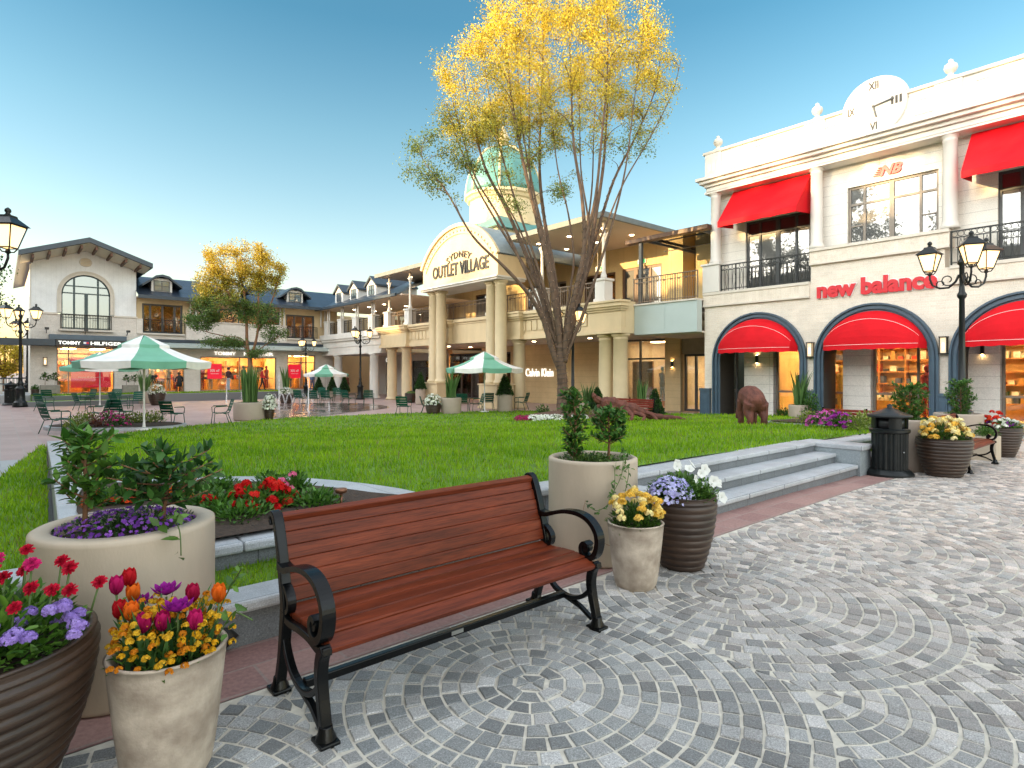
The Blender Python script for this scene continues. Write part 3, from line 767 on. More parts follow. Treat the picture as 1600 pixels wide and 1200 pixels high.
def railing(root, fac, c0, c1, z0, z1, m, d=0., pitch=.11, style=0, name='railing', rr=.008, side=None):
    q = MB(); p = fac[1]
    def P(c, z): return (p-d, c, z) if fac[0] == 'A' else (c, p-d, z)
    up = (1, 0, 0)
    q.fbox(fac, c0, c1, z1-.035, z1, d-.025, d+.025); q.fbox(fac, c0, c1, z0+.05, z0+.075, d-.012, d+.012)
    n = max(2, round((c1-c0)/pitch)); mid = z1-.19
    if style: q.fbox(fac, c0, c1, mid, mid+.022, d-.01, d+.01)
    for i in range(n+1):
        c = c0+(c1-c0)*i/n
        post = i % 9 == 0 or i == n
        q.fbox(fac, c-(.018 if post else rr), c+(.018 if post else rr), z0, (z1 if post or style != 1 else mid), d-(.016 if post else rr), d+(.016 if post else rr))
        if i < n and style == 1:      # rings under the rail and leaf shaped pairs below
            cm = c+(c1-c0)/n/2; r_ = min(.07, (c1-c0)/n/2)
            q.tube([P(cm+r_*math.cos(t*PI/5), (mid+z1-.035)/2+.02+r_*math.sin(t*PI/5)) for t in range(11)], .0075, 4, caps=False)
            if i % 2 == 0:
                for s in (-1, 1):
                    q.tube([P(cm+s*.05*math.sin(PI*t/6), z0+.08+(mid-z0-.1)*t/6) for t in range(7)], .006, 4, caps=False)
        if i < n and style == 2 and i % 3 == 1:
            cm = c+(c1-c0)/n/2
            q.fbox(fac, cm-.03, cm+.03, mid-.03, mid+.03, d-.006, d+.006)
        if i < n and style == 3:
            cm = c+(c1-c0)/n/2
            if i % 4 in (0, 1): q.fbox(fac, c, c+(c1-c0)/n, mid-.12, mid-.105, d-.008, d+.008)
    return q.build(name, m, root)
def column(root, a, b_, z0, z1, r, m, name='column', cap=True, n=22):
    q = MB(); h = z1-z0
    pr = [(r*1.28, 0), (r*1.28, .07), (r*1.2, .1), (r*1.1, .14), (r, .19), (r*.985, h*.5), (r*.92, h-.22), (r*1.02, h-.2), (r*.95, h-.17), (r*.95, h-.13), (r*1.18, h-.09), (r*1.24, h-.06), (r*1.24, h)]
    q.lathe(pr, n, (a, b_, z0)); return q.build(name, m, root)
def awning_sloped(root, a, b0, b1, zt, zb, proj, m):
    q = MB(); a1 = a-proj; nb = 10
    for r0, r1 in ((0, 1),):
        vs = []
        for i in range(nb+1):
            bb = b0+(b1-b0)*i/nb
            for j in range(6):
                t = j/5; sag = -.02*math.sin(PI*t)*(1+.5*math.sin(i*2.1)); vs.append((a-proj*t, bb, zt+(zb-zt)*t+sag))
            vs.append((a1-.012*math.sin(i*1.9), bb, zb-.16-.012*math.sin(i*2.7)))
        q.add(vs, [(i*7+j, i*7+j+1, (i+1)*7+j+1, (i+1)*7+j) for i in range(nb) for j in range(6)], 0, False)
    for bb in (b0, b1): q.add([(a, bb, zt), (a1, bb, zb), (a1, bb, zb-.16), (a, bb, zb-.05)], [(0, 1, 2, 3)])
    o = q.build('awning', m, root, norm=False)
    s = o.modifiers.new('cloth', 'SOLIDIFY'); s.thickness = .012
    return o
def awning_arch(root, a, bc, rad, spring, zb, m):
    """bowed awning filling the head of an arch"""
    q = MB(); nb, ns = 24, 8; hw = math.sqrt(rad**2-(zb+.02-spring)**2)-.01; vs = []; P1 = []; P2 = []
    for i in range(nb+1):
        x = -hw+2*hw*i/nb; zt = spring+math.sqrt(max(0, rad**2-x*x))-.02; pj = .62*max(0, 1-(x/hw)**2)**.35
        for j in range(ns+1):
            t = j/ns*PI/2; vs.append((a-.02-pj*math.sin(t)**.9, bc+x, zb+(max(zt, zb+.02)-zb)*math.cos(t)**.85))
            if j == 4: P1.append(vs[-1])
        v = vs[-1]; P2.append(v); vs.append((v[0]-.01, v[1], zb-.13+.012*math.sin(i*1.7)))
    q.add(vs, [(i*(ns+2)+j, i*(ns+2)+j+1, (i+1)*(ns+2)+j+1, (i+1)*(ns+2)+j) for i in range(nb) for j in range(ns+1)], 0, False)
    o = q.build('awning', m, root, norm=False); s = o.modifiers.new('cloth', 'SOLIDIFY'); s.thickness = .012
    q = MB()
    for P in (P1, P2): q.tube([(p[0]-.012, p[1], p[2]+.004) for p in P], .006, 5)
    q.build('piping', M['piping'], o, off=root['_o']); return o
def room(root, fac, c0, c1, z0, z1, depth, d0=-.12, wall=None, light=None, nl=2, shelves=True, goods=(), floor=None):
    q = MB(); wt = .08; e = d0-depth
    q.fbox(fac, c0, c1, z0, z1, e-wt, e); q.fbox(fac, c0-wt, c0, z0, z1, e, d0); q.fbox(fac, c1, c1+wt, z0, z1, e, d0)
    q.fbox(fac, c0-wt, c1+wt, z1, z1+wt, e-wt, d0)
    q.fbox(fac, c0-wt, c1+wt, z0-wt, z0, e-wt, d0, 1)
    o = q.build('shop_interior', [wall or M['interior'], floor or M['intfloor']], root)
    q = MB()
    for i in range(nl):
        x = c0+(c1-c0)*(i+.5)/nl
        for k in (.25, .62): q.fbox(fac, x-.22*(c1-c0)/nl, x+.22*(c1-c0)/nl, z1-.035, z1-.005, d0-depth*k-.2, d0-depth*k+.2)
    q.build('ceiling_light', light or M['warm'], o, off=root['_o'])
    if shelves:
        q = MB(); n = max(2, int((c1-c0)/.8))
        zs = [z0+.35+.42*i for i in range(int((z1-z0-.7)/.42)+1)]
        for z in zs: q.fbox(fac, c0+.1, c1-.1, z-.02, z+.02, e+.01, e+.36)
        for i in range(n+1):
            x = c0+.1+(c1-c0-.2)*i/n; q.fbox(fac, x-.02, x+.02, z0, zs[-1]+.35, e+.005, e+.37)
        sh = q.build('shelf_unit', M['intwood'], o, off=root['_o'])
        pal = goods or [(.5, .06, .03), (.7, .6, .5), (.05, .05, .07), (.55, .28, .08), (.75, .72, .68), (.08, .1, .2)]
        q = MB(); ms = [cloth(c) for c in pal]
        for z in zs[:-1]:
            x = c0+.2
            while x < c1-.3:
                wd = rnd.uniform(.1, .26); hh = rnd.uniform(.08, .3)
                if rnd.random() < .8: q.fbox(fac, x, x+wd, z+.021, z+.02+hh, e+.06, e+.3, rnd.randrange(len(ms)))
                x += wd+rnd.uniform(.02, .12)
        for i in range(max(1, int((c1-c0)/1.1))):        # tables and racks on the floor
            x = c0+.5+rnd.random()*(c1-c0-1.); dd = d0-depth*rnd.uniform(.3, .6)
            q.fbox(fac, x-.35, x+.35, z0+.001, z0+.7, dd-.25, dd+.25, 3)
            for k in range(4): q.fbox(fac, x-.3+.16*k, x-.18+.16*k, z0+.701, z0+.78+rnd.random()*.2, dd-.15, dd+.12, rnd.randrange(len(ms)))
        q.build('stock', ms, o, off=root['_o'])['kind'] = 'stuff'
    return o
def mannequins(root, fac, lst, z0, mats, h=1.45):
    for c, k in lst: q = MB(); mannequin(q, fac, c, (-.75 if root is nb else -.8), z0, 0); q.build('mannequin', mats[k], root)
def downlights(root, pts):
    for a, b_, z in pts: q = MB(); q.lathe([(.09, 0), (.09, .012)], 12, (a, b_, z)); q.build('downlight', M['downl'], root)
def mannequin(q, fac, c, d, z0, m, h=1.45):
    p = fac[1]; a, b_ = (p-d, c) if fac[0] == 'A' else (c, p-d)
    for s in (-.07, .07):
        x, y = (a, b_+s) if fac[0] == 'A' else (a+s, b_)
        q.lathe([(.05, 0), (.055, .35), (.075, .7)], 8, (x, y, z0), m)
    q.lathe([(.13, .62), (.15, .78), (.12, .9), (.16, 1.12), (.17, 1.2), (.06, 1.27), (.05, 1.32)], 10, (a, b_, z0), m)
    q.ball((a, b_, z0+1.42), .09, 10, m, 1.25)

# ---- the right hand shop with red awnings
A0 = 18.46
nb = bld('shop_building', 'cream brick shop building with red awnings and a clock on its parapet', 'shop building', A0, 6.)
nb_top = 5.29
BC = [9.35, 6.02, 2.70, -.62]; RAD = 1.36; SPR = 1.98
q = MB(); bk = A0+.55
edges = [11.25]+[(BC[i]+BC[i+1])/2 for i in range(3)]+[-2.3]
for i, bc in enumerate(BC):
    hi, lo = edges[i], edges[i+1]; top = 5.2 if i in (1, 3) else 4.3; n = 20
    arc = [(bc+RAD*math.cos(PI*k/n), SPR+RAD*math.sin(PI*k/n)) for k in range(n+1)]   # from +b to -b
    for pl in (A0, bk):
        vs = [(pl, hi, 0), (pl, bc+RAD, 0), (pl, bc+RAD, SPR), (pl, hi, SPR), (pl, bc-RAD, 0), (pl, lo, 0), (pl, lo, SPR), (pl, bc-RAD, SPR)]
        fs = [(0, 1, 2, 3), (4, 5, 6, 7)]
        q.add(vs, fs)
        for k in range(n):
            (y0, z0), (y1, z1) = arc[k], arc[k+1]
            f0 = hi if k == 0 else y0; f1 = lo if k == n-1 else y1
            q.add([(pl, y0, z0), (pl, y1, z1), (pl, f1, z1) if k == n-1 else (pl, y1, top), (pl, f1, top) if k == n-1 else (pl, y1, top), (pl, f0, top) if k == 0 else (pl, y0, top), (pl, f0, z0) if k == 0 else (pl, y0, top)],
                  [(0, 1, 2, 3, 4, 5)] if k in (0, n-1) else [(0, 1, 2, 4)])
    q.add([(A0, hi, top), (A0, lo, top), (bk, lo, top), (bk, hi, top)], [(0, 1, 2, 3)])
q.add([(A0, 11.25, 0), (bk, 11.25, 0), (bk, 11.25, 4.3), (A0, 11.25, 4.3)], [(0, 1, 2, 3)])
for i in (0, 1): pass
for y in (edges[1], edges[2], edges[3]): q.add([(A0, y, 4.3), (bk, y, 4.3), (bk, y, 5.2), (A0, y, 5.2)], [(0, 1, 2, 3)])
q.build('wall', M['brickA'], nb, norm=False)
q = MB()
for bc in BC[:3]:
    n = 20; P = [(bc+RAD, 0)]+[(bc+RAD*math.cos(PI*k/n), SPR+RAD*math.sin(PI*k/n)) for k in range(n+1)]+[(bc-RAD, 0)]
    for k in range(len(P)-1):
        (y0, z0), (y1, z1) = P[k], P[k+1]; q.add([(A0-.005, y0, z0), (A0-.005, y1, z1), (A0+1.0, y1, z1), (A0+1.0, y0, z0)], [(0, 1, 2, 3)])
q.build('arch_jamb', M['darkjamb'], nb, norm=False)
for i, bc in enumerate(BC[:3]):     # moulded arch surrounds
    q = MB(); n = 24
    for r0, r1, pr in ((RAD-.04, RAD+.03, .03), (RAD+.03, RAD+.10, .085), (RAD+.10, RAD+.145, .055), (RAD+.145, RAD+.195, .12)):
        P = [(r0, r1, 0, 0)]
        pin = [(bc+r0, 0)]+[(bc+r0*math.cos(PI*k/n), SPR+r0*math.sin(PI*k/n)) for k in range(n+1)]+[(bc-r0, 0)]
        pout = [(bc+r1, 0)]+[(bc+r1*math.cos(PI*k/n), SPR+r1*math.sin(PI*k/n)) for k in range(n+1)]+[(bc-r1, 0)]
        for k in range(len(pin)-1):
            a_, b_, c_, d_ = pin[k], pin[k+1], pout[k+1], pout[k]
            x = A0-pr; q.add([(x, *a_), (x, *b_), (x, *c_), (x, *d_), (A0+.02, *a_), (A0+.02, *b_), (A0+.02, *c_), (A0+.02, *d_)], [(0, 1, 2, 3), (0, 4, 5, 1), (3, 2, 6, 7)], 0, False)
    q.build('arch_surround', M['slate'], nb, norm=False)
    awning_arch(nb, A0-.02, bc, RAD-.015, SPR, 2.36, M['red'])
q = MB()      # panelled pier bases
for y0, y1 in ((11.0, 11.36), (7.645, 7.725), (4.33, 4.41), (1.0, 1.08)):
    y0, y1 = (y0, y1) if y0 > 10 else (y0-.06, y1+.05)
    q = MB(); q.box(A0-.13, A0+.3, y0, y1, 0, .98); q.box(A0-.16, A0+.3, y0-.01, y1+.01, .98, 1.06); q.box(A0-.15, A0-.12, y0+.05, y1-.05, .12, .86); q.build('pier_base', M['slate'], nb)
# bands, balcony sills
for b0, b1 in ((7.72, 11.29), (1.0, 4.24)):
    q = MB(); q.box(A0-.05, A0+.5, b0, b1, 3.9, 4.24); o = q.build('string_course', M['soldier'], nb)
    mould(nb, ('A', A0), b0, b1, [(3.84, 3.9, .09), (4.24, 4.33, .08)], M['sand'], 'sill', False)
q = MB(); q.box(A0-.06, A0+.5, 4.245, 7.715, 4.86, 5.2); q.build('string_course', M['soldier'], nb)
mould(nb, ('A', A0), 4.245, 7.715, [(4.80, 4.86, .1), (5.2, 5.29, .11)], M['sand'], 'sill', False)
# upper storey: boarded wall with openings, columns
UP = A0+.45
q = MB()
def wallrect(q, pl, c0, c1, z0, z1, holes, th=.25, fac='A'):
    cs = sorted({c0, c1, *[h[0] for h in holes], *[h[1] for h in holes]}); zs = sorted({z0, z1, *[h[2] for h in holes], *[h[3] for h in holes]})
    for i in range(len(cs)-1):
        for j in range(len(zs)-1):
            cm, zm = (cs[i]+cs[i+1])/2, (zs[j]+zs[j+1])/2
            if any(h[0] < cm < h[1] and h[2] < zm < h[3] for h in holes): continue
            if fac == 'A': q.add([(pl, cs[i], zs[j]), (pl, cs[i+1], zs[j]), (pl, cs[i+1], zs[j+1]), (pl, cs[i], zs[j+1])], [(0, 1, 2, 3)])
            else: q.add([(cs[i], pl, zs[j]), (cs[i+1], pl, zs[j]), (cs[i+1], pl, zs[j+1]), (cs[i], pl, zs[j+1])], [(0, 1, 2, 3)])
    for h in holes:
        P = [(h[0], h[2]), (h[1], h[2]), (h[1], h[3]), (h[0], h[3])]
        for k in range(4):
            (u0, w0), (u1, w1) = P[k], P[(k+1) % 4]
            if fac == 'A': q.add([(pl, u0, w0), (pl, u1, w1), (pl+th, u1, w1), (pl+th, u0, w0)], [(0, 1, 2, 3)])
            else: q.add([(u0, pl, w0), (u1, pl, w1), (u1, pl+th, w1), (u0, pl+th, w0)], [(0, 1, 2, 3)])
wallrect(q, UP, -2.3, 11.2, 4.28, 7.78, [(7.9, 10.0, 4.32, 6.62), (4.6, 6.84, 5.3, 7.02), (1.28, 3.36, 4.32, 6.62)])
q.add([(UP, 11.2, 4.28), (UP+6, 11.2, 4.28), (UP+6, 11.2, 7.78), (UP, 11.2, 7.78)], [(0, 1, 2, 3)])
q.box(bk, UP+6, 4.2, 11.2, 4.2, 4.28)
q.build('upper_wall', M['clad'], nb, norm=False)
for b0, b1 in ((7.9, 10.0), (1.28, 3.36)):
    win(nb, ('A', UP+.12), b0, b1, 4.33, 6.62, (0, .22, .5, .78, 1), (0, .80, 1), .07, M['frame'], doors=(2,), name='french_door')
win(nb, ('A', UP+.12), 4.6, 6.84, 5.31, 7.02, (0, .19, .5, .81, 1), (0, .70, 1), .065, M['framewarm'], doors=(2,), name='window')
q = MB()
for c in (.19, .5, .81):
    pass
for y in (4.6+2.24*.1, 4.6+2.24*.9):
    q.fbox(('A', UP+.12), y-.20, y+.20, 5.86, 5.90, -.03, .03)
q.build('glazing_bar', M['framewarm'], nb)
for b_ in (10.9, 7.58, 4.27, .95):
    z0 = 5.3
    column(nb, A0+.12, b_, z0, 7.76, .17, M['white'])
    if b_ > 10: 
        q = MB(); q.box(A0-.1, A0+.45, 10.66, 11.28, 4.33, 5.24); q.box(A0-.15, A0+.48, 10.62, 11.33, 5.24, 5.31); q.build('pedestal', M['white'], nb, bevel=.012)
railing(nb, ('A', A0), 7.74, 10.64, 4.34, 5.22, M['irondark'], -.02, .13, 1)
railing(nb, ('A', A0), 1.05, 4.22, 4.34, 5.22, M['irondark'], -.02, .13, 1)
awning_sloped(nb, A0+.3, 7.82, 10.35, 7.66, 6.5, 1.0, M['red']); awning_sloped(nb, A0+.3, 1.15, 3.85, 7.66, 6.5, 1.0, M['red'])
# entablature, parapet
mould(nb, ('A', A0), -2.3, 11.0, [(7.76, 7.9, .12), (7.9, 8.0, .2), (8.0, 8.1, .34), (8.1, 8.2, .44)], M['white'], 'cornice')
q = MB(); q.box(A0-.02, A0+.35, -2.3, 11.2, 8.2, 9.06)
for b_ in (10.9, 7.58, 4.27, .95): q.box(A0-.07, A0+.4, b_-.3, b_+.3, 8.2, 9.06)
for i in (0, 2):                       # raised panel mouldings
    lo, hi = (10.9, 7.58, 4.27, .95)[i+1]+.55, (10.9, 7.58, 4.27, .95)[i]-.55
    for z in (8.38, 8.86): q.box(A0-.045, A0, lo, hi, z, z+.04)
    for y in (lo, hi): q.box(A0-.043, A0, y-.02, y+.02, 8.38, 8.9)
    q.tube([(A0-.03, (lo+hi)/2+.13*math.cos(t*PI/8), 8.64+.13*math.sin(t*PI/8)) for t in range(17)], .022, 5, caps=False)
for s in (-1, 1):
    for z in (8.42, 8.80): q.box(A0-.045, A0, 5.97+s*.95, 5.97+s*1.35, z, z+.035)
q.box(A0, UP+6, 10.85, 11.2, 7.78, 9.0)
q.build('parapet', M['white'], nb, bevel=.01)
q = MB(); q.box(A0-.09, A0+.42, -2.3, 11.28, 9.06, 9.15); q.build('parapet_coping', M['sand'], nb, bevel=.012)
for b_ in (10.8, 7.55, 4.25):
    q = MB(); q.lathe([(.13, 0), (.13, .06), (.06, .1), (.06, .15), (.12, .2), (.155, .28), (.14, .36), (.07, .42), (.05, .44), (.06, .48), (.01, .52)], 14, (A0+.1, b_, 9.15)); q.build('urn_finial', M['sand'], nb)
q = MB(); q.box(A0-.1, UP+.3, -2.3, 11.2, 7.70, 7.775); q.build('eaves_soffit', M['white'], nb)
# clock
q = MB(); n = 30; P = [(5.97+.80*math.cos(2*PI*k/n), 8.96+.80*math.sin(2*PI*k/n)) for k in range(n)]
q.prism(P, A0-.12, A0+.2, 'x'); ck = q.build('clock', M['white'], nb)
q = MB(); q.tube([(A0+.02, 5.97+.81*math.cos(PI*k/20), 8.96+.81*math.sin(PI*k/20)) for k in range(21)], .05, 6); q.build('clock_hood', M['sand'], ck, off=nb['_o'])
q = MB()
for tx, ang in (('XII', 90), ('III', 0), ('VI', 270), ('IX', 180)):
    cx, cz = 5.97-.56*math.cos(R(ang)), 8.96+.56*math.sin(R(ang)); wd = .075*len(tx)+.03
    q.text(tx, (A0-.121, cx+wd/2, cz-.08), wd, 'A', .012, hz=.2, bold=.02)
q.build('numerals', mat('grey_numerals', (.05, .045, .04), .6), ck, off=nb['_o'])
q = MB(); q.bar((A0-.14, 5.97, 8.96), (A0-.14, 5.97-.5, 9.03), .03, .06, (1, 0, 0)); q.bar((A0-.15, 5.97, 8.96), (A0-.15, 5.97-.07, 8.66), .03, .065, (1, 0, 0)); q.ball((A0-.15, 5.97, 8.96), .04, 8)
q.build('clock_hand', M['frame'], ck, off=nb['_o'])
# ground floor inside the arches
IN = A0+1.05
q = MB()
for c0, c1, z1 in ((9.28, 10.3, 3.4), (6.38, 7.14, 3.4), (3.4, 4.1, 3.4)):
    q = MB(); q.box(IN-.14, IN+.3, c0, c1, 0, z1); q.build('shop_pier', M['clad'], nb, bevel=.01)
q = MB(); q.box(A0+.5, IN+5.4, -2.3, 11.2, 3.45, 3.6); q.build('arcade_ceiling', M['soffit'], nb)
for c0, c1, cols in ((10.3, 11.0, (0, .55, 1)), (7.14, 9.28, (0, .36, .40, 1)), (4.1, 6.38, (0, .5, 1)), (.4, 3.4, (0, .5, 1))):
    win(nb, ('A', IN+.1), c0+.01, c1-.01, .02, 3.43, cols, (0, .28, .74, 1), .06, M['framewarm'] if c1 < 10 else M['frame'], M['glass'], name='shop_window')
room(nb, ('A', IN), .2, 9.4, .01, 3.4, 4.6, -.35, nl=4)
room(nb, ('A', IN), 9.6, 11.1, .01, 3.4, 2.6, -.35, wall=M['slate'], light=M['warm2'], nl=1, shelves=False)
q = MB(); ms = [cloth((.03, .04, .06)), cloth((.75, .5, .1)), cloth((.5, .05, .04)), cloth((.1, .3, .28))]
mannequins(nb, ('A', IN), ((7.5, 1), (8.05, 0), (8.7, 0), (5.2, 2), (4.55, 0), (2.9, 3), (2.4, 2)), .3, ms)
for c0, c1 in ((7.2, 9.2), (4.2, 6.3), (1.2, 3.3)): q.fbox(('A', IN), c0, c1, .015, .3, -1.1, -.42, 1)
q.build('window_display', ms, nb)
q = MB()
for z in (1.0, 1.5, 1.95): q.fbox(('A', IN), 4.3, 6.2, z-.02, z+.02, -3.4, -3.1)
q.build('display_rail', M['intwood'], nb)
def updown(root, a, b_, z, name='wall_light'):
    q = MB(); q.box(a-.09, a, b_-.035, b_+.035, z-.13, z+.13); o = q.build(name, M['black'], root)
    q = MB(); q.box(a-.075, a-.02, b_-.025, b_+.025, z+.13, z+.135); q.box(a-.075, a-.02, b_-.025, b_+.025, z-.135, z-.13); q.build('light_lens', M['warm'], o, off=root['_o'])
updown(nb, IN-.14, 9.82, 2.05); updown(nb, IN-.14, 3.75, 2.2)
def sconce(root, a, b_, z, fac='A'):
    q = MB(); w_ = .075
    def bx(d0, d1, c0, c1, z0, z1): q.fbox((fac, a), c0, c1, z0, z1, d0, d1)
    for s in (-1, 1):
        for d in (.03, .15): bx(d-.01, d+.01, b_+s*w_-.01, b_+s*w_+.01, z-.2, z+.2)
    bx(.0, .17, b_-w_-.02, b_+w_+.02, z+.2, z+.225); bx(.0, .17, b_-w_-.02, b_+w_+.02, z-.225, z-.2); bx(0, .02, b_-w_, b_+w_, z-.2, z+.2)
    o = q.build('wall_lantern', M['black'], root)
    q = MB(); q.fbox((fac, a), b_-w_+.012, b_+w_-.012, z-.195, z+.195, .045, .135); q.build('lantern_glass', M['sconceglass'], o, off=root['_o'])
    q = MB(); q.fbox((fac, a), b_-.02, b_+.02, z-.12, z+.06, .1365, .139); q.build('flame_bulb', M['sconce'], o, off=root['_o'])
sconce(nb, A0, 7.68, 2.28); sconce(nb, A0, 4.36, 2.3)
# signs of the shop
def sign(name, label, a0, b0, z0, cat='sign'): return bld(name, label, cat, a0, b0, z0)
s1 = sign('shop_sign', 'red lowercase letter sign edged in white on the wall above the middle awning', A0, 6., 3.8)
q = MB(); q.text('new balance', (A0-.03, 7.5, 3.82), 3.0, 'A', .05, hz=.43, bold=.045); q.build('letters', M['redtext'], s1)
q = MB(); q.text('new balance', (A0-.006, 7.51, 3.815), 3.03, 'A', .02, hz=.44, bold=.07); q.build('letter_backing', M['paintwhite'], s1)
s2 = sign('logo_sign', 'small red slanted letter emblem with speed stripes above the upper window', UP, 5.7, 7.2)
q = MB(); q.text('NB', (UP-.01, 5.98, 7.16), .55, 'A', .05, hz=.26, bold=.04, shear=.35)
for k in range(5): q.box(UP-.055, UP-.01, 5.95-.02*k, 6.13-.03*k+.02, 7.17+.052*k, 7.195+.052*k)
q.build('emblem', M['redtext'], s2)

# ---- the central building with the arched sign
AV = 17.5
ov = bld('arcade_building', 'cream two storey arcade building with an arched portico sign and balconies', 'shopping arcade', AV, 23.)
WB = 21.4       # back wall of the arcade
UB = 22.0
def entab(root, c0, c1, a, z0=3.05, z1=4.26, m='cream', dp=.0):
    mould(root, ('A', a), c0, c1, [(z0, z0+.14, .10+dp), (z0+.14, z0+.2, .05+dp), (z0+.2, z1-.38, .02+dp), (z1-.38, z1-.3, .08+dp), (z1-.3, z1-.22, .16+dp), (z1-.22, z1-.08, .24+dp), (z1-.08, z1, .30+dp)], M[m], 'entablature')
for c0, c1 in ((13.95, 15.55), (19.55, 21.1), (25.0, 26.1), (29.2, 32.1)): entab(ov, c0, c1, AV-.22)
for c0, c1 in ((15.5, 19.6), (26.1, 29.2)):
    q = MB(); q.box(AV, AV+.4, c0, c1, 3.25, 4.26); x = c0+.3
    while x < c1-.2: q.box(AV-.045, AV, x, x+.28, 3.42, 3.86); x += .36
    q.build('panelled_frieze', M['cream'], ov, bevel=.008)
    mould(ov, ('A', AV), c0, c1, [(3.05, 3.25, .08), (3.9, 4.0, .1), (4.0, 4.12, .2), (4.12, 4.26, .28)], M['cream'], 'cornice', False)
q = MB(); q.box(AV-.02, 18.2, 13.92, 14.6, 3.06, 4.25); q.build('corner_block', M['cream'], ov)
q = MB(); q.box(AV-.02, AV+.4, 21.1, 25.0, 3.05, 4.0); q.build('plain_frieze', M['cream'], ov)
mould(ov, ('A', AV), 21.1, 25., [(3.05, 3.2, .06), (4.0, 4.1, .06), (4.1, 4.26, .14)], M['cream'], 'cornice', False)
q = MB(); q.box(AV-.1, UB+4, 13.97, 32.1, 4.14, 4.2); q.build('balcony_floor', M['sand'], ov)
q = MB(); q.box(AV+.01, UB+4, 13.99, 32.05, 3.06, 3.14); q.build('arcade_ceiling', mat('pale_ceiling', (.60, .53, .44), .7), ov)
downlights(ov, [(a, b_, 3.045) for b_ in (17, 20.5, 23.5, 27.5) for a in (19., 20.5)])
for a, b_ in ((AV+.12, 14.95), (AV+.12, 14.25), (AV+.12, 20.0), (AV+.12, 31.4), (AV+.12, 29.72)): column(ov, a, b_, 0, 3.05, .29, M['creamcol'])
# back wall of the arcade
q = MB(); q.box(WB, WB+.3, 17.2, 25.0, 0, 3.1); q.build('wall', M['panelclad'], ov)
q = MB(); q.box(WB-.25, WB+.3, 14.0, 14.75, 0, 3.1); q.build('clad_pier', M['panelclad'], ov)
updown(ov, WB-.25, 14.37, 1.95)
q = MB(); q.box(WB, WB+.3, 25, 27.6, 2.75, 3.1); q.box(WB, WB+.3, 31, 33, 0, 3.1); q.build('wall', M['cream'], ov)
win(ov, ('A', WB+.1), 14.76, 17.19, .02, 3.05, (0, .62, 1), (0, .72, 1), .07, M['frame'], M['glass'], name='shop_window')
room(ov, ('A', WB), 14.6, 17.3, .01, 3., 4., -.4, wall=M['intpale'], light=M['warm2'], nl=1)
q = MB(); q.fbox(('A', WB), 16.0, 17.1, .02, 2.1, -.7, -.6); q.build('timber_screen', M['intwood'], ov)
mannequins(ov, ('A', WB), ((15.2, 0), (15.6, 0)), .35, [cloth((.72, .66, .55))])
win(ov, ('A', WB+.1), 25., 30.9, .02, 2.75, (0, .2, .38, .62, .8, 1), (0, .78, 1), .09, M['frame'], M['glass'], name='shop_window')
room(ov, ('A', WB), 25.02, 30.9, .01, 2.72, 3.6, -.4, nl=3, goods=[(.6, .05, .02), (.7, .3, .05), (.05, .04, .04), (.5, .1, .3)])
mannequins(ov, ('A', WB), ((26.2, 0), (27.4, 0), (28.6, 0)), .3, [cloth((.25, .05, .04))])
# upper back wall
q = MB(); wallrect(q, UB, 7., 32.5, 4.2, 7.4, [(15.5, 17.7, 4.21, 6.4), (18.1, 20.1, 4.21, 6.35), (21.3, 22.5, 4.21, 6.3), (23.2, 24.4, 4.21, 6.3), (27.0, 29.0, 4.21, 6.3)], .2)
q.build('upper_wall', M['vertclad'], ov, norm=False)
win(ov, ('A', UB+.1), 15.5, 17.7, 4.22, 6.4, (0, .3, .66, 1), (0, 1), .11, M['brownframe'], M['winglass'], doors=(2,), name='balcony_door')
win(ov, ('A', UB+.1), 18.1, 20.1, 4.22, 6.35, (0, .5, 1), (0, 1), .09, M['brownframe'], M['litglass'], name='balcony_door')
for c0 in (21.3, 23.2): win(ov, ('A', UB+.1), c0, c0+1.2, 4.22, 6.3, (0, .5, 1), (0, .8, 1), .08, M['framewarm'], M['litglass'], name='balcony_door')
win(ov, ('A', UB+.1), 27., 29., 4.22, 6.3, (0, .5, 1), (0, 1), .08, M['brownframe'], M['winglass'], name='balcony_door')
room(ov, ('A', UB), 18., 25., 4.22, 6.9, 3., -.35, nl=3, shelves=False)
# balcony railing and posts
RL = ('A', AV-.05)
posts = [14.95, 18.35, 21.65, 29.1, 31.45]
rails = [(15.24, 18.08), (18.64, 21.35), (21.9, 25.6), (25.9, 28.8), (29.4, 31.2)]
for c0, c1 in rails: railing(ov, RL, c0, c1, 4.27, 5.1, M['railbrown'], 0, .11, 2)
for b_ in posts:
    q = MB(); a = AV-.02; q.box(a-.28, a+.28, b_-.28, b_+.28, 4.26, 4.4); q.box(a-.24, a+.24, b_-.24, b_+.24, 4.4, 5.08); q.box(a-.29, a+.29, b_-.29, b_+.29, 5.08, 5.17); q.build('post_pedestal', M['white'], ov, bevel=.01)
    q = MB(); q.lathe([(.12, 0), (.12, .12), (.07, .3), (.062, 1.5), (.075, 1.52), (.06, 1.56), (.07, 1.6), (.16, 1.72), (.06, 1.74), (.055, 2.2)], 12, (a, b_, 5.17)); 
    for s in (-1, 1): q.tube([(a, b_+s*.06, 6.6), (a, b_+s*.13, 6.78), (a, b_+s*.2, 6.92)], .018, 5)
    q.build('veranda_post', M['white'], ov)
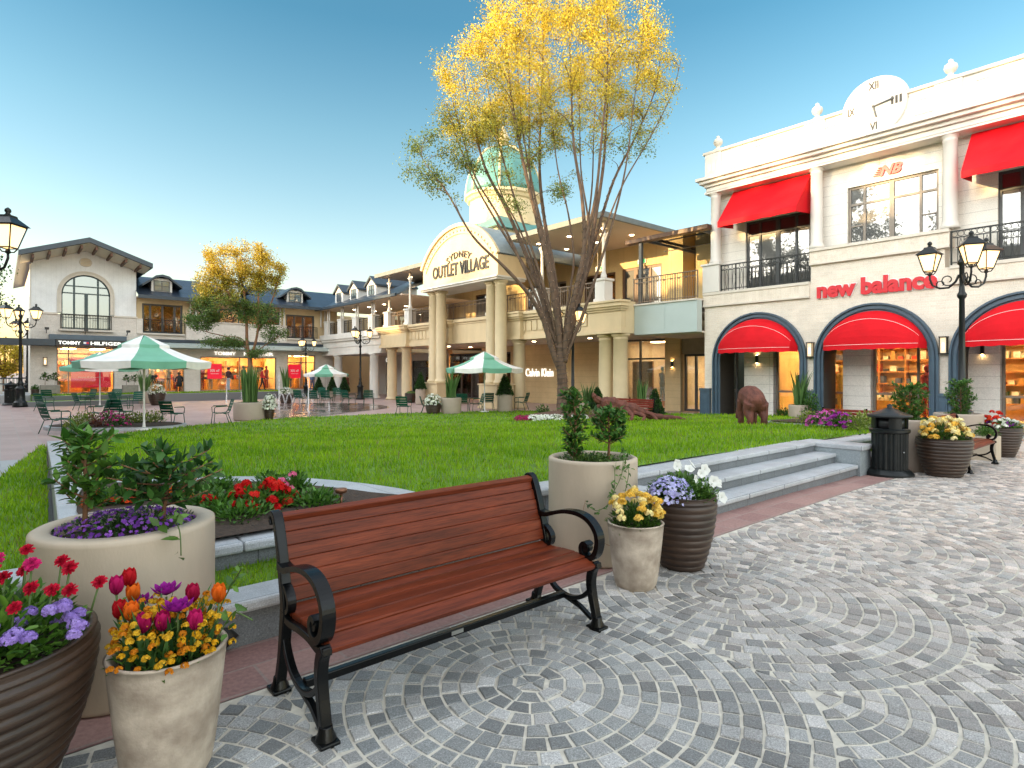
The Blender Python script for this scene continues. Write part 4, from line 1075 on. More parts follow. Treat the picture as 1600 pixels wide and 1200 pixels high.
# veranda roofs
def veranda(c0, c1, z, hip0, hip1):
    a0, a1 = AV-.5, UB+.2; q = MB()
    q.box(a0+.05, a1, c0+.05, c1-.05, z, z+.06); q.build('veranda_soffit', M['soffit'], ov)
    q = MB(); q.box(a0-.06, a0+.04, c0, c1, z-.03, z+.2); q.box(a0-.055, a1+2, c0-.06, c0+.04, z-.028, z+.198); q.build('gutter', mat('grey_gutter', (.16, .17, .16), .45), ov, bevel=.02)
    q = MB(); rz = z+1.05; ra = a0+4.2
    q.add([(a0-.03, c0-.03, z+.2), (a0-.03, c1, z+.2), (ra, c1-(3.2 if hip1 else 0), rz), (ra, c0+(3.2 if hip0 else 0), rz), (a1+3, c0-.03, z+.2), (a1+3, c0+(3.2 if hip0 else 0), rz)],
          [(0, 1, 2, 3)]+([(0, 3, 5, 4)] if hip0 else [])); q.build('hip_roof', M['greenroof'], ov, norm=False)
    downlights(ov, [(a, b_, z-.014) for b_ in np.arange(c0+1.2, c1-.5, 1.9) for a in (a0+1.4, a0+3.2)])
veranda(14.55, 20.1, 7.4, True, False); veranda(25.6, 32.3, 7.25, False, True)
q = MB(); q.box(UB-.02, UB+.3, 20., 25.7, 7.3, 8.1); q.build('upper_wall', M['cream'], ov)
# portico
PA = 16.3
for c0, c1 in ((24.62, 25.94), (19.93, 21.24)):
    q = MB(); q.box(PA, PA+.95, c0, c1, 0, 1.04); q.box(PA-.05, PA+1., c0-.05, c1+.05, 1.04, 1.1); q.box(PA-.05, PA+1., c0-.05, c1+.05, 0, .1)
    q.build('plinth', M['cream'], ov, bevel=.015)
for b_ in (25.6, 24.95, 20.9, 20.25): column(ov, PA+.47, b_, 1.1, 5.66, .27, M['creamcol'])
cb, hw = 22.95, 3.0; spz, apx = 6.75, 8.45; rr = (hw*hw+(apx-spz)**2)/(2*(apx-spz)); zc = apx-rr; am = math.asin(hw/rr)
def arcpts(r_, n=28, k=1.): return [(cb+r_*math.sin(am*k*(1-2*i/n)), zc+r_*math.cos(am*k*(1-2*i/n))) for i in range(n+1)]
q = MB(); q.prism([(cb+hw, 5.82)]+arcpts(rr)+[(cb-hw, 5.82)], PA+.05, AV+.5, 'x'); q.build('sign_gable', M['cream'], ov)
q = MB()
for z0, z1, p in ((5.66, 5.74, .05), (5.74, 5.82, .13)): q.box(PA-p, AV+.4, cb-hw-p, cb+hw+p, z0, z1)
q.build('portico_beam', M['white'], ov, bevel=.01)
q = MB()
for r0, r1, p in ((rr-.02, rr+.14, .12), (rr-.34, rr-.26, .05), (rr-.26, rr-.02, .02)):
    A_, B_ = arcpts(r0), arcpts(r1)
    for i in range(28):
        x = PA+.05-p; v = [A_[i], A_[i+1], B_[i+1], B_[i]]; q.add([(x, *p_) for p_ in v]+[(PA+.08, *p_) for p_ in v], [(0, 1, 2, 3), (0, 4, 5, 1), (3, 2, 6, 7), (0, 3, 7, 4), (1, 5, 6, 2)])
q.build('arch_moulding', M['cream'], ov, norm=False)
q = MB()
P = arcpts(rr-.2, 22, .93)
for i, p in enumerate(P): q.box(PA+.01, PA+.045, p[0]-.03, p[0]+.03, p[1]-.04, p[1]+.04)
q.build('dentils', M['brownframe'], ov)
q = MB(); A_, B_ = arcpts(rr+.02), arcpts(rr+.1)
for i in range(28):
    v = [A_[i], A_[i+1], B_[i+1], B_[i]]; q.add([(PA+.1, *p_) for p_ in v]+[(UB+1.5, *p_) for p_ in v], [(0, 4, 5, 1), (3, 2, 6, 7), (0, 1, 2, 3), (4, 7, 6, 5)])
q.build('barrel_roof', mat('grey_roof_metal', (.22, .26, .27), .5), ov, norm=False)
q = MB(); q.box(AV, AV+.6, 25.95, 26.7, 7.2, 8.35); q.box(AV-.06, AV+.66, 25.89, 26.76, 8.35, 8.45); q.lathe([(.12, 0), (.06, .08), (.13, .22), (.1, .34), (.03, .42), (.01, .5)], 12, (AV+.3, 26.3, 8.45)); q.build('corner_pier', M['white'], ov)
s3 = sign('arch_sign', 'black serif lettering across the arched cream portico gable', PA, 22.9, 6.2)
q = MB(); q.text('OUTLET VILLAGE', (PA+.045, 25.02, 6.22), 4.45, 'A', .04, hz=.56, bold=.02); q.text('SYDNEY', (PA+.045, 23.75, 7.0), 1.85, 'A', .04, hz=.3, arc=1.9, bold=.006, sp=1.15)
q.build('letters', M['black'], s3)
s4 = sign('shop_sign', 'white lit letter sign on the plain beige arcade wall behind the big tree', WB, 22.9, 1.4)
q = MB(); q.text('Calvin Klein', (WB-.01, 23.72, 1.40), 2.1, 'A', .04, hz=.4, bold=.012); q.build('letters', M['whitetext'], s4)
# domed tower behind
tw = bld('domed_tower', 'cream octagonal tower with a ribbed teal dome rising behind the arched sign', 'tower', 21.2, 25.4)
q = MB(); ta, tb = 21.2, 25.4
q.box(ta-2.3, ta+2.3, tb-2.3, tb+2.3, 7., 8.9); q.build('tower_base', M['gold'], tw)
q = MB(); q.add([(ta-2.6, tb-2.6, 8.9), (ta+2.6, tb-2.6, 8.9), (ta+2.6, tb+2.6, 8.9), (ta-2.6, tb+2.6, 8.9), (ta-1.7, tb-1.7, 9.7), (ta+1.7, tb-1.7, 9.7), (ta+1.7, tb+1.7, 9.7), (ta-1.7, tb+1.7, 9.7)], [(0, 1, 5, 4), (1, 2, 6, 5), (2, 3, 7, 6), (3, 0, 4, 7), (4, 5, 6, 7), (0, 3, 2, 1)]); q.build('skirt_roof', M['teal'], tw)
q = MB(); o8 = lambda r_, z: (r_, z)
q.lathe([(2.0, 9.5), (2.0, 9.7), (1.88, 9.75), (1.88, 10.9), (1.98, 10.95), (2.05, 11.1), (2.15, 11.15), (2.15, 11.3)], 16, (ta, tb, 0), sm=False); q.build('drum', M['gold'], tw)
q = MB(); q.lathe([(2.05*math.cos(t)**.85+.02, 11.3+2.75*math.sin(t)) for t in np.linspace(0, 1.54, 16)], 32, (ta, tb, 0)); dm = q.build('dome', M['teal'], tw)
for k in range(8):
    q = MB(); th = 2*PI*k/8; q.tube([(ta+(2.07*math.cos(t)**.85+.02)*math.cos(th), tb+(2.07*math.cos(t)**.85+.02)*math.sin(th), 11.3+2.77*math.sin(t)) for t in np.linspace(0, 1.54, 16)], .07, 6); q.build('dome_rib', M['gold'], dm, off=tw['_o'])
q = MB(); q.lathe([(.3, 14.1), (.3, 14.5), (.4, 14.55), (.02, 15.3)], 10, (ta, tb, 0)); q.build('finial', M['gold'], tw)
# ---- link between: pale panel, balcony and pergola
lk = bld('link_building', 'pale panelled link with a steel pergola balcony between the arcade and the red awning shop', 'building', 18., 12.6)
q = MB(); q.box(18., 18.3, 11.26, 13.9, 3.0, 4.08); q.box(17.99, 18.0, 12.55, 12.56, 3.0, 4.08); q.build('panel', M['paneblue'], lk)
q = MB(); q.box(17.95, UB, 11.26, 13.95, 4.08, 4.14); q.box(18.3, UB, 11.26, 13.9, 2.98, 3.04); q.build('balcony_slab', M['sand'], lk)
railing(lk, ('A', 18.1), 11.3, 14.0, 4.16, 5.12, M['railbrown'], 0, .1, 2)
q = MB()
for a_, b_ in ((18.2, 13.75),): q.box(a_-.06, a_+.06, b_-.06, b_+.06, 4.14, 6.5)
q.build('pergola_post', M['railgrey'], lk)
q = MB(); q.box(18.05, 18.35, 10.9, 14.4, 6.45, 6.62); q.build('pergola_beam', M['brownframe'], lk, bevel=.02)
for b_ in (13.7, 11.4): q = MB(); q.box(18.35, UB, b_-.03, b_+.03, 6.5, 6.6); q.build('pergola_rafter', M['railgrey'], lk)
q = MB(); q.box(20, 20.12, 11.2, 14, 6.4, 6.42); q.build('pergola_rafter', M['railgrey'], lk)
q = MB(); q.box(18.3, UB, 11.3, 13.9, 6.62, 6.63); q.build('pergola_glass', M['glass'], lk)
for b_ in (14.2, 12.9): q = MB(); q.box(UB-.9, UB-.05, b_-.35, b_+.35, 4.14, 7.4); q.build('clad_column', M['vertclad'], lk)
win(lk, ('A', UB-.04), 10.5, 12.4, 4.2, 6.2, (0, .5, 1), (0, 1), .09, M['brownframe'], M['litglass'], name='balcony_door')
q = MB(); q.box(WB-.15, WB+.2, 11.3, 14.0, 2.35, 3.0); q.build('fascia', mat('taupe_fascia', (.32, .26, .2), .6), lk)
win(lk, ('A', WB), 11.3, 13.95, .02, 2.35, (0, .35, .42, .8, 1), (0, 1), .09, M['frame'], M['glass'], name='glass_door')
room(lk, ('A', WB), 11.3, 14., .01, 2.35, 3, -.3, wall=M['intpale'], light=M['warm2'], nl=1, shelves=False)
def exit_sign(label, a, b_, z, hang):
    e = sign('exit_sign', label, a, b_, z)
    q = MB(); q.box(a-.03, a+.03, b_-.22, b_+.22, z-.11, z+.11)
    if hang:
        for s in (-.12, .12): q.box(a-.006, a+.006, b_+s-.006, b_+s+.006, z+.11, z+hang)
    q.build('case', M['whitepole'], e)
    q = MB(); q.box(a-.035, a-.031, b_-.19, b_+.05, z-.08, z+.08); q.build('panel', M['greensign'], e)
    q = MB(); x = a-.041; q.ball((x, b_-.05, z+.05), .016, 6)      # the running figure
    for p, r_ in ((((-.05, .03), (-.065, -.01)), .014), (((-.065, -.01), (-.03, -.035), (-.035, -.07)), .01), (((-.065, -.01), (-.09, -.04), (-.125, -.04)), .01), (((-.05, .025), (-.02, .01)), .007), (((-.05, .025), (-.09, .02)), .007)):
        q.tube([(x, b_+u, z+v) for u, v in p], r_, 5)
    q.box(x-.002, x+.002, b_+.0, b_+.04, z-.06, z+.05); q.build('pictogram', M['paintwhite'], e)
exit_sign('green exit sign hung on two rods from the veranda soffit', 20.2, 17.5, 6.2, 1.2)
exit_sign('green exit sign fixed on the yellow wall above the brown balcony door', UB-.02, 16.55, 6.62, 0)

# ---- white building left of the arcade
wh = bld('corner_building', 'white two storey corner building with dormers and paired veranda posts', 'shop building', AV, 36.6)
mould(wh, ('A', AV), 32.4, 41., [(2.78, 2.9, .12), (2.9, 3.3, .04), (3.3, 3.7, .08), (3.7, 3.85, .2), (3.85, 4.2, .28)], M['white'], 'entablature', False)
q = MB(); q.box(AV+.02, 23, 32.4, 41., 4.14, 4.2); q.box(AV+.02, 23, 32.4, 41, 2.8, 2.86); q.build('balcony_floor', M['sand'], wh)
for b_ in (33.55, 38.75): column(wh, AV+.1, b_, 0, 2.78, .29, M['white'])
PP = [33.5, 35.7, 37.9, 40.1]
for b_ in PP:
    q = MB(); q.box(AV-.22, AV+.22, b_-.28, b_+.28, 4.2, 5.1); q.box(AV-.26, AV+.26, b_-.32, b_+.32, 5.1, 5.17); q.build('post_pedestal', M['white'], wh, bevel=.01)
    for s in (-.15, .15): q = MB(); q.lathe([(.06, 0), (.05, .1), (.05, .85)], 10, (AV, b_+s, 5.17)); q.build('veranda_post', M['white'], wh)
for i in range(3): railing(wh, ('A', AV), PP[i]+.3, PP[i+1]-.3, 4.22, 5.05, M['irondark'], 0, .11, 3)
railing(wh, ('A', AV), 32.2, PP[0]-.3, 4.22, 5.05, M['irondark'], 0, .11, 3)
q = MB(); q.box(AV-.3, 23, 29.5, 41.3, 6.0, 6.06); q.build('veranda_soffit', M['soffit'], wh)
downlights(wh, [(a, b_, 5.985) for b_ in (34.5, 36.6, 38.8) for a in (18.8, 20.4)])
q = MB(); q.add([(AV-.5, 29.8, 6.06), (AV-.5, 41.5, 6.06), (AV+3.3, 43., 7.75), (AV+3.3, 27.4, 7.75), (AV-.5, 29.8, 5.93), (AV-.5, 41.5, 5.93)], [(0, 1, 2, 3), (0, 4, 5, 1)])
q.build('tiled_roof', M['tileA'], wh, norm=False)
q = MB(); q.box(AV-.6, AV-.48, 29.8, 41.1, 5.94, 6.1); q.build('gutter', M['slateband'], wh)
for b_ in (39.6, 37.3, 34.8):
    q = MB(); fa = AV+.55; bw = .62
    q.prism([(b_-bw, 6.3), (b_+bw, 6.3), (b_+bw, 7.2), (b_, 7.62), (b_-bw, 7.2)], fa, fa+3, 'x'); d_ = q.build('dormer', M['white'], wh)
    q = MB()
    for s in (-1, 1): q.add([(fa-.14, b_+s*(bw+.16), 7.1), (fa-.14, b_, 7.68), (fa+3, b_, 7.68), (fa+3, b_+s*(bw+.16), 7.1), (fa-.14, b_+s*(bw+.16), 7.2), (fa-.14, b_, 7.79), (fa+3, b_, 7.79), (fa+3, b_+s*(bw+.16), 7.2)], [(0, 1, 2, 3), (4, 5, 6, 7), (0, 1, 5, 4), (0, 3, 7, 4)])
    q.build('dormer_roof', M['slateband'], d_, off=wh['_o'], norm=False)
    q = MB(); f2 = ('A', fa)
    for c in (-.34, 0, .34): q.fbox(f2, b_+c-.025, b_+c+.025, 6.55, 7.2, .0, .03)
    for z in (6.55, 6.86, 7.17): q.fbox(f2, b_-.36, b_+.36, z, z+.04, .002, .027)
    q.fbox(f2, b_-.33, b_+.33, 6.57, 7.18, .001, .008, 1); q.build('dormer_window', [M['frame'], M['winglass']], d_, off=wh['_o'])
q = MB(); wallrect(q, WB, 31.0, 41.2, 4.2, 6.0, [(33.2, 35.2, 4.21, 5.75), (36.5, 39.8, 4.21, 5.75)], .2); q.build('upper_wall', M['cream'], wh, norm=False)
win(wh, ('A', WB+.1), 33.2, 35.2, 4.22, 5.75, (0, .5, 1), (0, 1), .1, M['brownframe'], M['litglass'], name='balcony_door')
win(wh, ('A', WB+.1), 36.5, 39.8, 4.22, 5.75, (0, .25, .5, .75, 1), (0, 1), .1, M['brownframe'], M['litglass'], name='balcony_door')
room(wh, ('A', WB), 33., 40., 4.22, 5.9, 2.5, -.35, nl=3, shelves=False, light=M['warm2'])
q = MB(); wallrect(q, WB, 31.0, 41.2, 0, 2.8, [(31.4, 32.6, 0.02, 2.3), (33.3, 35.4, .02, 2.4), (38.0, 39.0, .02, 2.3)], .2); q.build('wall', M['white'], wh, norm=False)
win(wh, ('A', WB+.1), 33.3, 35.4, .02, 2.4, (0, .5, 1), (0, .25, .8, 1), .06, M['frame'], M['glass'], name='shop_window')
win(wh, ('A', WB+.1), 31.4, 32.6, .02, 2.3, (0, .5, 1), (0, 1), .09, M['frame'], M['glass'], name='shop_door')
win(wh, ('A', WB+.1), 38., 39., .02, 2.3, (0, 1), (0, .35, 1), .08, M['frame'], M['litglass'], name='shop_door')
room(wh, ('A', WB), 31.2, 39.2, .01, 2.6, 3., -.35, nl=4, wall=M['intpale'], light=M['warm2'])
for tx, b_, w_, la in (('Calvin', 38.9, .9, 'small pale sign box with white letters over the far shop door behind the white column'), ('Calvin Klein', 33.2, 1.7, 'pale sign box with white letters beside the left portico columns')):
    z = 2.32 if w_ < 1 else 2.42
    e = sign('shop_sign', la, WB, b_, z); q = MB(); q.box(WB-.06, WB, b_-w_-.08, b_+.08, z, z+.36); q.build('board', mat('pale_sign_board', (.45, .48, .44), .5), e)
    q = MB(); q.text(tx, (WB-.06, b_, z+.07), w_, 'A', .02, hz=.24, bold=.012); q.build('letters', M['whitetext'], e)

# ---- the far wing with the gable (faces the lawn)
BT = 41.; ZB = .44
gb = bld('gable_building', 'white gabled shop building with a tall arched window above a slate canopy', 'shop building', 3.65, BT)
q = MB(); ac, hwA, spr = 3.68, 1.12, 5.95; n = 20; zl = lambda a: 8.42-.36*abs(a-3.65)
arcA = [(ac+hwA*math.cos(PI*k/n), spr+hwA*math.sin(PI*k/n)) for k in range(n+1)]
q.add([(1.27, BT, 4.86), (ac-hwA, BT, 4.86), (ac-hwA, BT, spr), (1.27, BT, spr)], [(0, 1, 2, 3)]); q.add([(ac+hwA, BT, 4.86), (6.08, BT, 4.86), (6.08, BT, spr), (ac+hwA, BT, spr)], [(0, 1, 2, 3)])
for k in range(n):
    (x0, z0), (x1, z1) = arcA[k], arcA[k+1]; f0 = 6.08 if k == 0 else x0; f1 = 1.27 if k == n-1 else x1
    if k == 0: q.add([(x0, BT, z0), (6.08, BT, z0), (6.08, BT, zl(6.08)), (x1, BT, zl(x1)), (x1, BT, z1)], [(0, 1, 2, 3, 4)])
    elif k == n-1: q.add([(x0, BT, z0), (x0, BT, zl(x0)), (1.27, BT, zl(1.27)), (1.27, BT, z1), (x1, BT, z1)], [(0, 1, 2, 3, 4)])
    else: q.add([(x0, BT, z0), (x0, BT, zl(x0)), (x1, BT, zl(x1)), (x1, BT, z1)], [(0, 1, 2, 3)])
q.build('gable_wall', M['boardB'], gb, norm=False)
q = MB(); q.add([(1.27, BT, 0), (1.27, BT+14, 0), (1.27, BT+14, 7.55), (1.27, BT, 7.55)], [(0, 1, 2, 3)]); q.add([(6.08, BT, 0), (6.08, BT+14, 0), (6.08, BT+14, 7.55), (6.08, BT, 7.55)], [(0, 1, 2, 3)])
q.box(1.2, 1.27, BT-.02, BT+.1, 4.9, 7.4); q.build('side_wall', M['white'], gb, norm=False)
q = MB(); wallrect(q, BT-.04, 1.22, 6.13, ZB, 4.80, [(ac-hwA, ac+hwA, 4.0, 4.81), (2.35, 5.0, ZB-.1, 3.0)], .2, 'B'); q.build('wall', M['brickB'], gb, norm=False)
mould(gb, ('B', BT), 1.22, ac-hwA-.16, [(4.78, 4.88, .1)], M['sand'], 'string_course', False); mould(gb, ('B', BT), ac+hwA+.16, 6.13, [(4.78, 4.88, .1)], M['sand'], 'string_course', False)
q = MB()
for r0, r1, p in ((hwA, hwA+.14, .05), (hwA+.14, hwA+.2, .1)):
    A_ = [(ac+r0, 4.9)]+[(ac+r0*math.cos(PI*k/n), spr+r0*math.sin(PI*k/n)) for k in range(n+1)]+[(ac-r0, 4.9)]
    B_ = [(ac+r1, 4.9)]+[(ac+r1*math.cos(PI*k/n), spr+r1*math.sin(PI*k/n)) for k in range(n+1)]+[(ac-r1, 4.9)]
    for i in range(len(A_)-1):
        v = [A_[i], A_[i+1], B_[i+1], B_[i]]; q.add([(p_[0], BT-p, p_[1]) for p_ in v]+[(p_[0], BT+.1, p_[1]) for p_ in v], [(0, 1, 2, 3), (0, 4, 5, 1), (3, 2, 6, 7)])
q.build('arch_surround', M['sand'], gb, norm=False)
q = MB(); g = MB(); f2 = ('B', BT+.1)
for c in (-hwA, -.55, .0, .55, hwA-.05):
    ht = spr+math.sqrt(max(0, hwA**2-(abs(c))**2)) if abs(c) < hwA-.1 else spr
    wd = .16 if c == 0 else (.09 if abs(c) < 1 else .05); top = 6.02 if c == 0 else ht
    q.fbox(f2, ac+c-(wd/2 if abs(c) < 1 else 0), ac+c+(wd/2 if abs(c) < 1 else .05), 4.0, top, -.04, .05)
for z in (4.02, 6.02, 6.42): q.fbox(f2, ac-math.sqrt(max(.01, hwA**2-max(0, z-spr)**2)), ac+math.sqrt(max(.01, hwA**2-max(0, z-spr)**2)), z-.03, z+.03, -.035, .045)
q.tube([(ac+(hwA-.03)*math.cos(PI*k/n), BT+.07, spr+(hwA-.03)*math.sin(PI*k/n)) for k in range(n+1)], .035, 6)
wo = q.build('arched_window', mat('green_black_frame', (.02, .05, .055), .4), gb)
g.prism([(ac-hwA, 4.0), (ac+hwA, 4.0)]+arcA, BT+.1, BT+.11, 'y'); g.build('pane', glassmat('pale_reflecting_glass', refl=.12, dark=(.10, .16, .16)), wo, off=gb['_o'])
railing(gb, ('B', BT-.12), ac-hwA-.04, ac+hwA+.04, 4.02, 4.84, M['irondark'], 0, .12, 3)
q = MB(); q.box(ac-hwA-.12, ac+hwA+.12, BT-.24, BT+.05, 3.9, 4.0); q.build('sill', M['sand'], gb)
q = MB(); q.lathe([(.3, 0), (.3, .03), (.26, .05)], 20, (0, 0, 0)); q.v = [(3.65+x, BT-z, 7.78+y*.85) for x, y, z in q.v]; vt = q.build('gable_vent', M['sand'], gb)
q = MB()
for k in range(5): q.box(3.65-.22, 3.65+.22, BT-.065, BT-.052, 7.6+.08*k, 7.63+.08*k)
q.build('louvre', M['cream'], vt, off=gb['_o'])
q = MB(); OV = 2.0; ov_a = 2.95
for s in (-1, 1):
    v = [(3.65, BT-OV, 8.86), (3.65+s*ov_a, BT-OV, 8.86-.36*ov_a), (3.65+s*ov_a, BT+14, 8.86-.36*ov_a), (3.65, BT+14, 8.86)]
    q.add(v+[(p[0], p[1], p[2]-.26) for p in v], [(0, 1, 2, 3), (4, 5, 6, 7), (0, 1, 5, 4), (1, 2, 6, 5)])
q.build('roof', M['slateband'], gb, norm=False)
q = MB()
for s in (-1, 1):
    v = [(3.65, BT-OV+.12, 8.58), (3.65+s*(ov_a-.1), BT-OV+.12, 8.58-.36*(ov_a-.1)), (3.65+s*(ov_a-.1), BT+.1, 8.44-.36*(ov_a-.1)), (3.65, BT+.1, 8.44)]; q.add(v, [(0, 1, 2, 3)])
q.build('soffit_boards', mat('cream_soffit', (.74, .66, .52), .6, var=.04), gb, norm=False)
for s in (-1, 1):
    for k in range(4):
        x = 3.65+s*(.33+.68*k); q = MB(); z = 8.55-.36*abs(x-3.65); q.box(x-.05, x+.05, BT-OV+.15, BT, z-.2, z-.02); q.build('rafter_tail', M['brown'], gb)
# canopy with the sign
q = MB(); q.box(-2.2, 2.25, BT-1.0, BT, 3.04, 3.38); q.box(2.26, 5.4, BT-1.05, BT, 3.03, 3.39, 1); q.box(2.0, 5.5, BT-.8, BT, 3.39, 3.66, 2); q.build('canopy', [M['slateband'], M['black'], M['slate']], gb, bevel=.01)
s5 = sign('shop_sign', 'white lit capitals with a small flag on the slate canopy below the gable', 3.6, BT-1., 3.1)
q = MB(); q.text('TOMMY', (2.36, BT-1.06, 3.12), .98, 'B', .03, hz=.17, bold=.02); q.text('HILFIGER', (3.78, BT-1.06, 3.12), 1.45, 'B', .03, hz=.17, bold=.02); q.build('letters', M['whitetext'], s5)
fl = MB(); fl.box(3.46, 3.58, BT-1.075, BT-1.055, 3.16, 3.27, 0); fl.box(3.58, 3.70, BT-1.075, BT-1.055, 3.16, 3.27, 1); fl.box(3.46, 3.70, BT-1.078, BT-1.052, 3.27, 3.3, 2); fl.box(3.46, 3.70, BT-1.078, BT-1.052, 3.13, 3.16, 2); fl.build('flag_emblem', [M['paintwhite'], M['redtext'], cloth((.02, .03, .2))], s5)
win(gb, ('B', BT+.1), 2.35, 5., ZB, 3.0, (0, .2, 1), (0, .86, 1), .05, M['framewarm'], M['glass'], name='shop_window')
room(gb, ('B', BT), 2.3, 5.05, ZB, 2.98, 3., -.4, nl=2)
po = sign('sale_poster', 'large red sale poster with white lettering in the window under the gable', 4., BT-.2, .6)
q = MB(); q.box(3.0, 4.85, BT+.2, BT+.22, .75, 2.45); q.build('poster_sheet', M['redposter'], po)
q = MB(); q.text('30% off', (3.45, BT+.19, 1.95), .75, 'B', .008, hz=.16); q.text('all reduced styles', (3.3, BT+.19, 1.66), 1.15, 'B', .008, hz=.13); q.text('Additional 10% off for members', (3.32, BT+.19, 1.3), 1.1, 'B', .008, hz=.07); q.build('lettering', M['paintwhite'], po)
sconce(gb, BT-.04, 1.85, 2.2, 'B')
for x in (1.9, 3.62, 5.6):
    q = MB(); q.bar((x, BT-.04, 3.75), (x, BT-.55, 3.95), .03, .03); q.box(x-.09, x+.09, BT-.72, BT-.5, 3.9, 4.02); q.build('spot_lamp', M['black'], gb)

tm = bld('shop_wing', 'long two storey shop wing under a dark tiled roof behind the small tree', 'shop building', 12., BT)
q = MB(); wallrect(q, BT, 6.09, 18.2, ZB, 3.9, [(6.7, 8.62, ZB-.1, 2.55), (9.5, 14.2, ZB-.1, 2.6), (14.95, 16.9, ZB-.1, 2.8)], .2, 'B'); q.build('wall', M['brickB'], tm, norm=False)
q = MB(); wallrect(q, BT+.15, 6.09, 18.6, 3.9, 6.1, [(6.4, 8.55, 3.95, 5.72), (9.2, 14.5, 4.4, 5.7), (14.9, 16.9, 3.95, 5.6)], .2, 'B'); q.build('upper_wall', M['cream'], tm, norm=False)
q = MB(); q.box(8.7, 14.85, BT-.12, BT+.14, 3.62, 4.72); q.box(6.09, 6.4, BT-.1, BT+.14, 3.9, 4.78); q.build('parapet', M['brickB'], tm)
mould(tm, ('B', BT-.12), 8.7, 14.85, [(4.72, 4.8, .06)], M['sand'], 'coping', False); mould(tm, ('B', BT), 6.4, 8.65, [(3.86, 3.95, .16)], M['sand'], 'sill', False); mould(tm, ('B', BT), 14.9, 17.2, [(3.86, 3.95, .16)], M['sand'], 'sill', False)
win(tm, ('B', BT+.25), 6.4, 8.55, 3.96, 5.72, (0, .2, .5, .8, 1), (0, 1), .1, M['frame'], M['litglass'], name='french_door')
win(tm, ('B', BT+.25), 14.9, 16.9, 3.96, 5.6, (0, .3, .6, 1), (0, 1), .1, M['frame'], M['litglass'], name='french_door')
win(tm, ('B', BT+.25), 9.2, 14.5, 4.41, 5.7, (0, .25, .5, .75, 1), (0, 1), .09, M['frame'], M['litglass'])
room(tm, ('B', BT+.15), 6.3, 17.2, 3.93, 5.9, 2.5, -.4, nl=5, shelves=False, light=M['warm2'])
railing(tm, ('B', BT-.08), 6.42, 8.6, 3.97, 4.78, M['irondark'], 0, .12, 3); railing(tm, ('B', BT-.08), 14.9, 17.0, 3.97, 4.78, M['irondark'], 0, .12, 3)
for x in (8.95, 9.25, 14.45, 14.7, 17.3, 17.6):
    q = MB(); q.lathe([(.07, 0), (.06, .1), (.06, 1.2)], 10, (x, BT-.05, 4.8)); q.build('veranda_post', M['white'], tm)
q = MB(); q.box(6.09, 18.6, BT-.75, BT+.4, 6.02, 6.08); q.build('veranda_soffit', M['soffit'], tm)
q = MB(); q.add([(6.05, BT-.85, 6.1), (17.1, BT-.85, 6.1), (21., BT+3.2, 7.72), (6.05, BT+3.2, 7.72), (6.05, BT-.85, 5.95), (17.1, BT-.85, 5.95)], [(0, 1, 2, 3), (0, 4, 5, 1)]); q.build('tiled_roof', M['tile'], tm, norm=False)
q = MB(); q.box(6.05, 17., BT-.95, BT-.83, 5.92, 6.12); q.build('gutter', M['slateband'], tm)
for x in (7.42, 11.4, 15.5):
    fb = BT+.1; q = MB(); arc = [(x+.95*math.cos(PI*k/12), 6.95+.42*math.sin(PI*k/12)) for k in range(13)]
    q.prism([(x-.55, 6.35), (x+.55, 6.35), (x+.55, 7.1), (x+.3, 7.28), (x-.3, 7.28), (x-.55, 7.1)], fb, fb+2.4, 'y'); d_ = q.build('dormer', M['white'], tm)
    q = MB(); P = [(x-1.05, 6.72), (x-.65, 7.02), (x-.35, 7.28), (x, 7.36), (x+.35, 7.28), (x+.65, 7.02), (x+1.05, 6.72)]
    for i in range(6):
        (x0, z0), (x1, z1) = P[i], P[i+1]; v = [(x0, fb-.3, z0), (x1, fb-.3, z1), (x1, fb+2.4, z1), (x0, fb+2.4, z0)]; q.add(v+[(p[0], p[1], p[2]+.13) for p in v], [(0, 1, 2, 3), (4, 5, 6, 7), (0, 1, 5, 4), (0, 3, 7, 4), (1, 2, 6, 5)])
    q.build('dormer_roof', M['slateband'], d_, off=tm['_o'], norm=False)
    q = MB(); f2 = ('B', fb)
    for c in (-.4, 0, .4): q.fbox(f2, x+c-.025, x+c+.025, 6.5, 7.12, 0, .03)
    for z in (6.5, 6.8, 7.09): q.fbox(f2, x-.42, x+.42, z, z+.04, .002, .027)
    q.fbox(f2, x-.4, x+.4, 6.52, 7.1, .001, .008, 1); q.build('dormer_window', [M['frame'], glassmat('dormer_glass', refl=.12, dark=(.1, .14, .15))], d_, off=tm['_o'])
win(tm, ('B', BT+.1), 6.7, 8.62, ZB, 2.55, (0, 1), (0, 1), .05, M['framewarm'], M['glass'], name='shop_window')
win(tm, ('B', BT+.1), 9.5, 14.2, ZB, 2.6, (0, .5, 1), (0, 1), .06, M['framewarm'], M['glass'], name='shop_window')
win(tm, ('B', BT+.1), 14.95, 16.9, ZB, 2.8, (0, .5, 1), (0, .78, 1), .06, M['framewarm'], M['glass'], name='shop_door')
room(tm, ('B', BT), 6.5, 9.2, ZB, 2.75, 3.2, -.35, nl=2); room(tm, ('B', BT), 9.4, 14.4, ZB, 2.75, 3.2, -.35, nl=4); room(tm, ('B', BT), 14.8, 17.2, ZB, 2.8, 3.2, -.35, nl=2)
q = MB(); ms = [cloth((.6, .55, .5)), cloth((.35, .03, .03)), cloth((.03, .04, .1))]
mannequins(tm, ('B', BT), ((7.0, 0), (7.9, 0), (8.3, 1), (9.8, 1), (10.3, 0), (12.3, 2), (12.9, 0), (13.8, 1), (15.4, 2), (16.2, 0)), ZB+.1, ms)
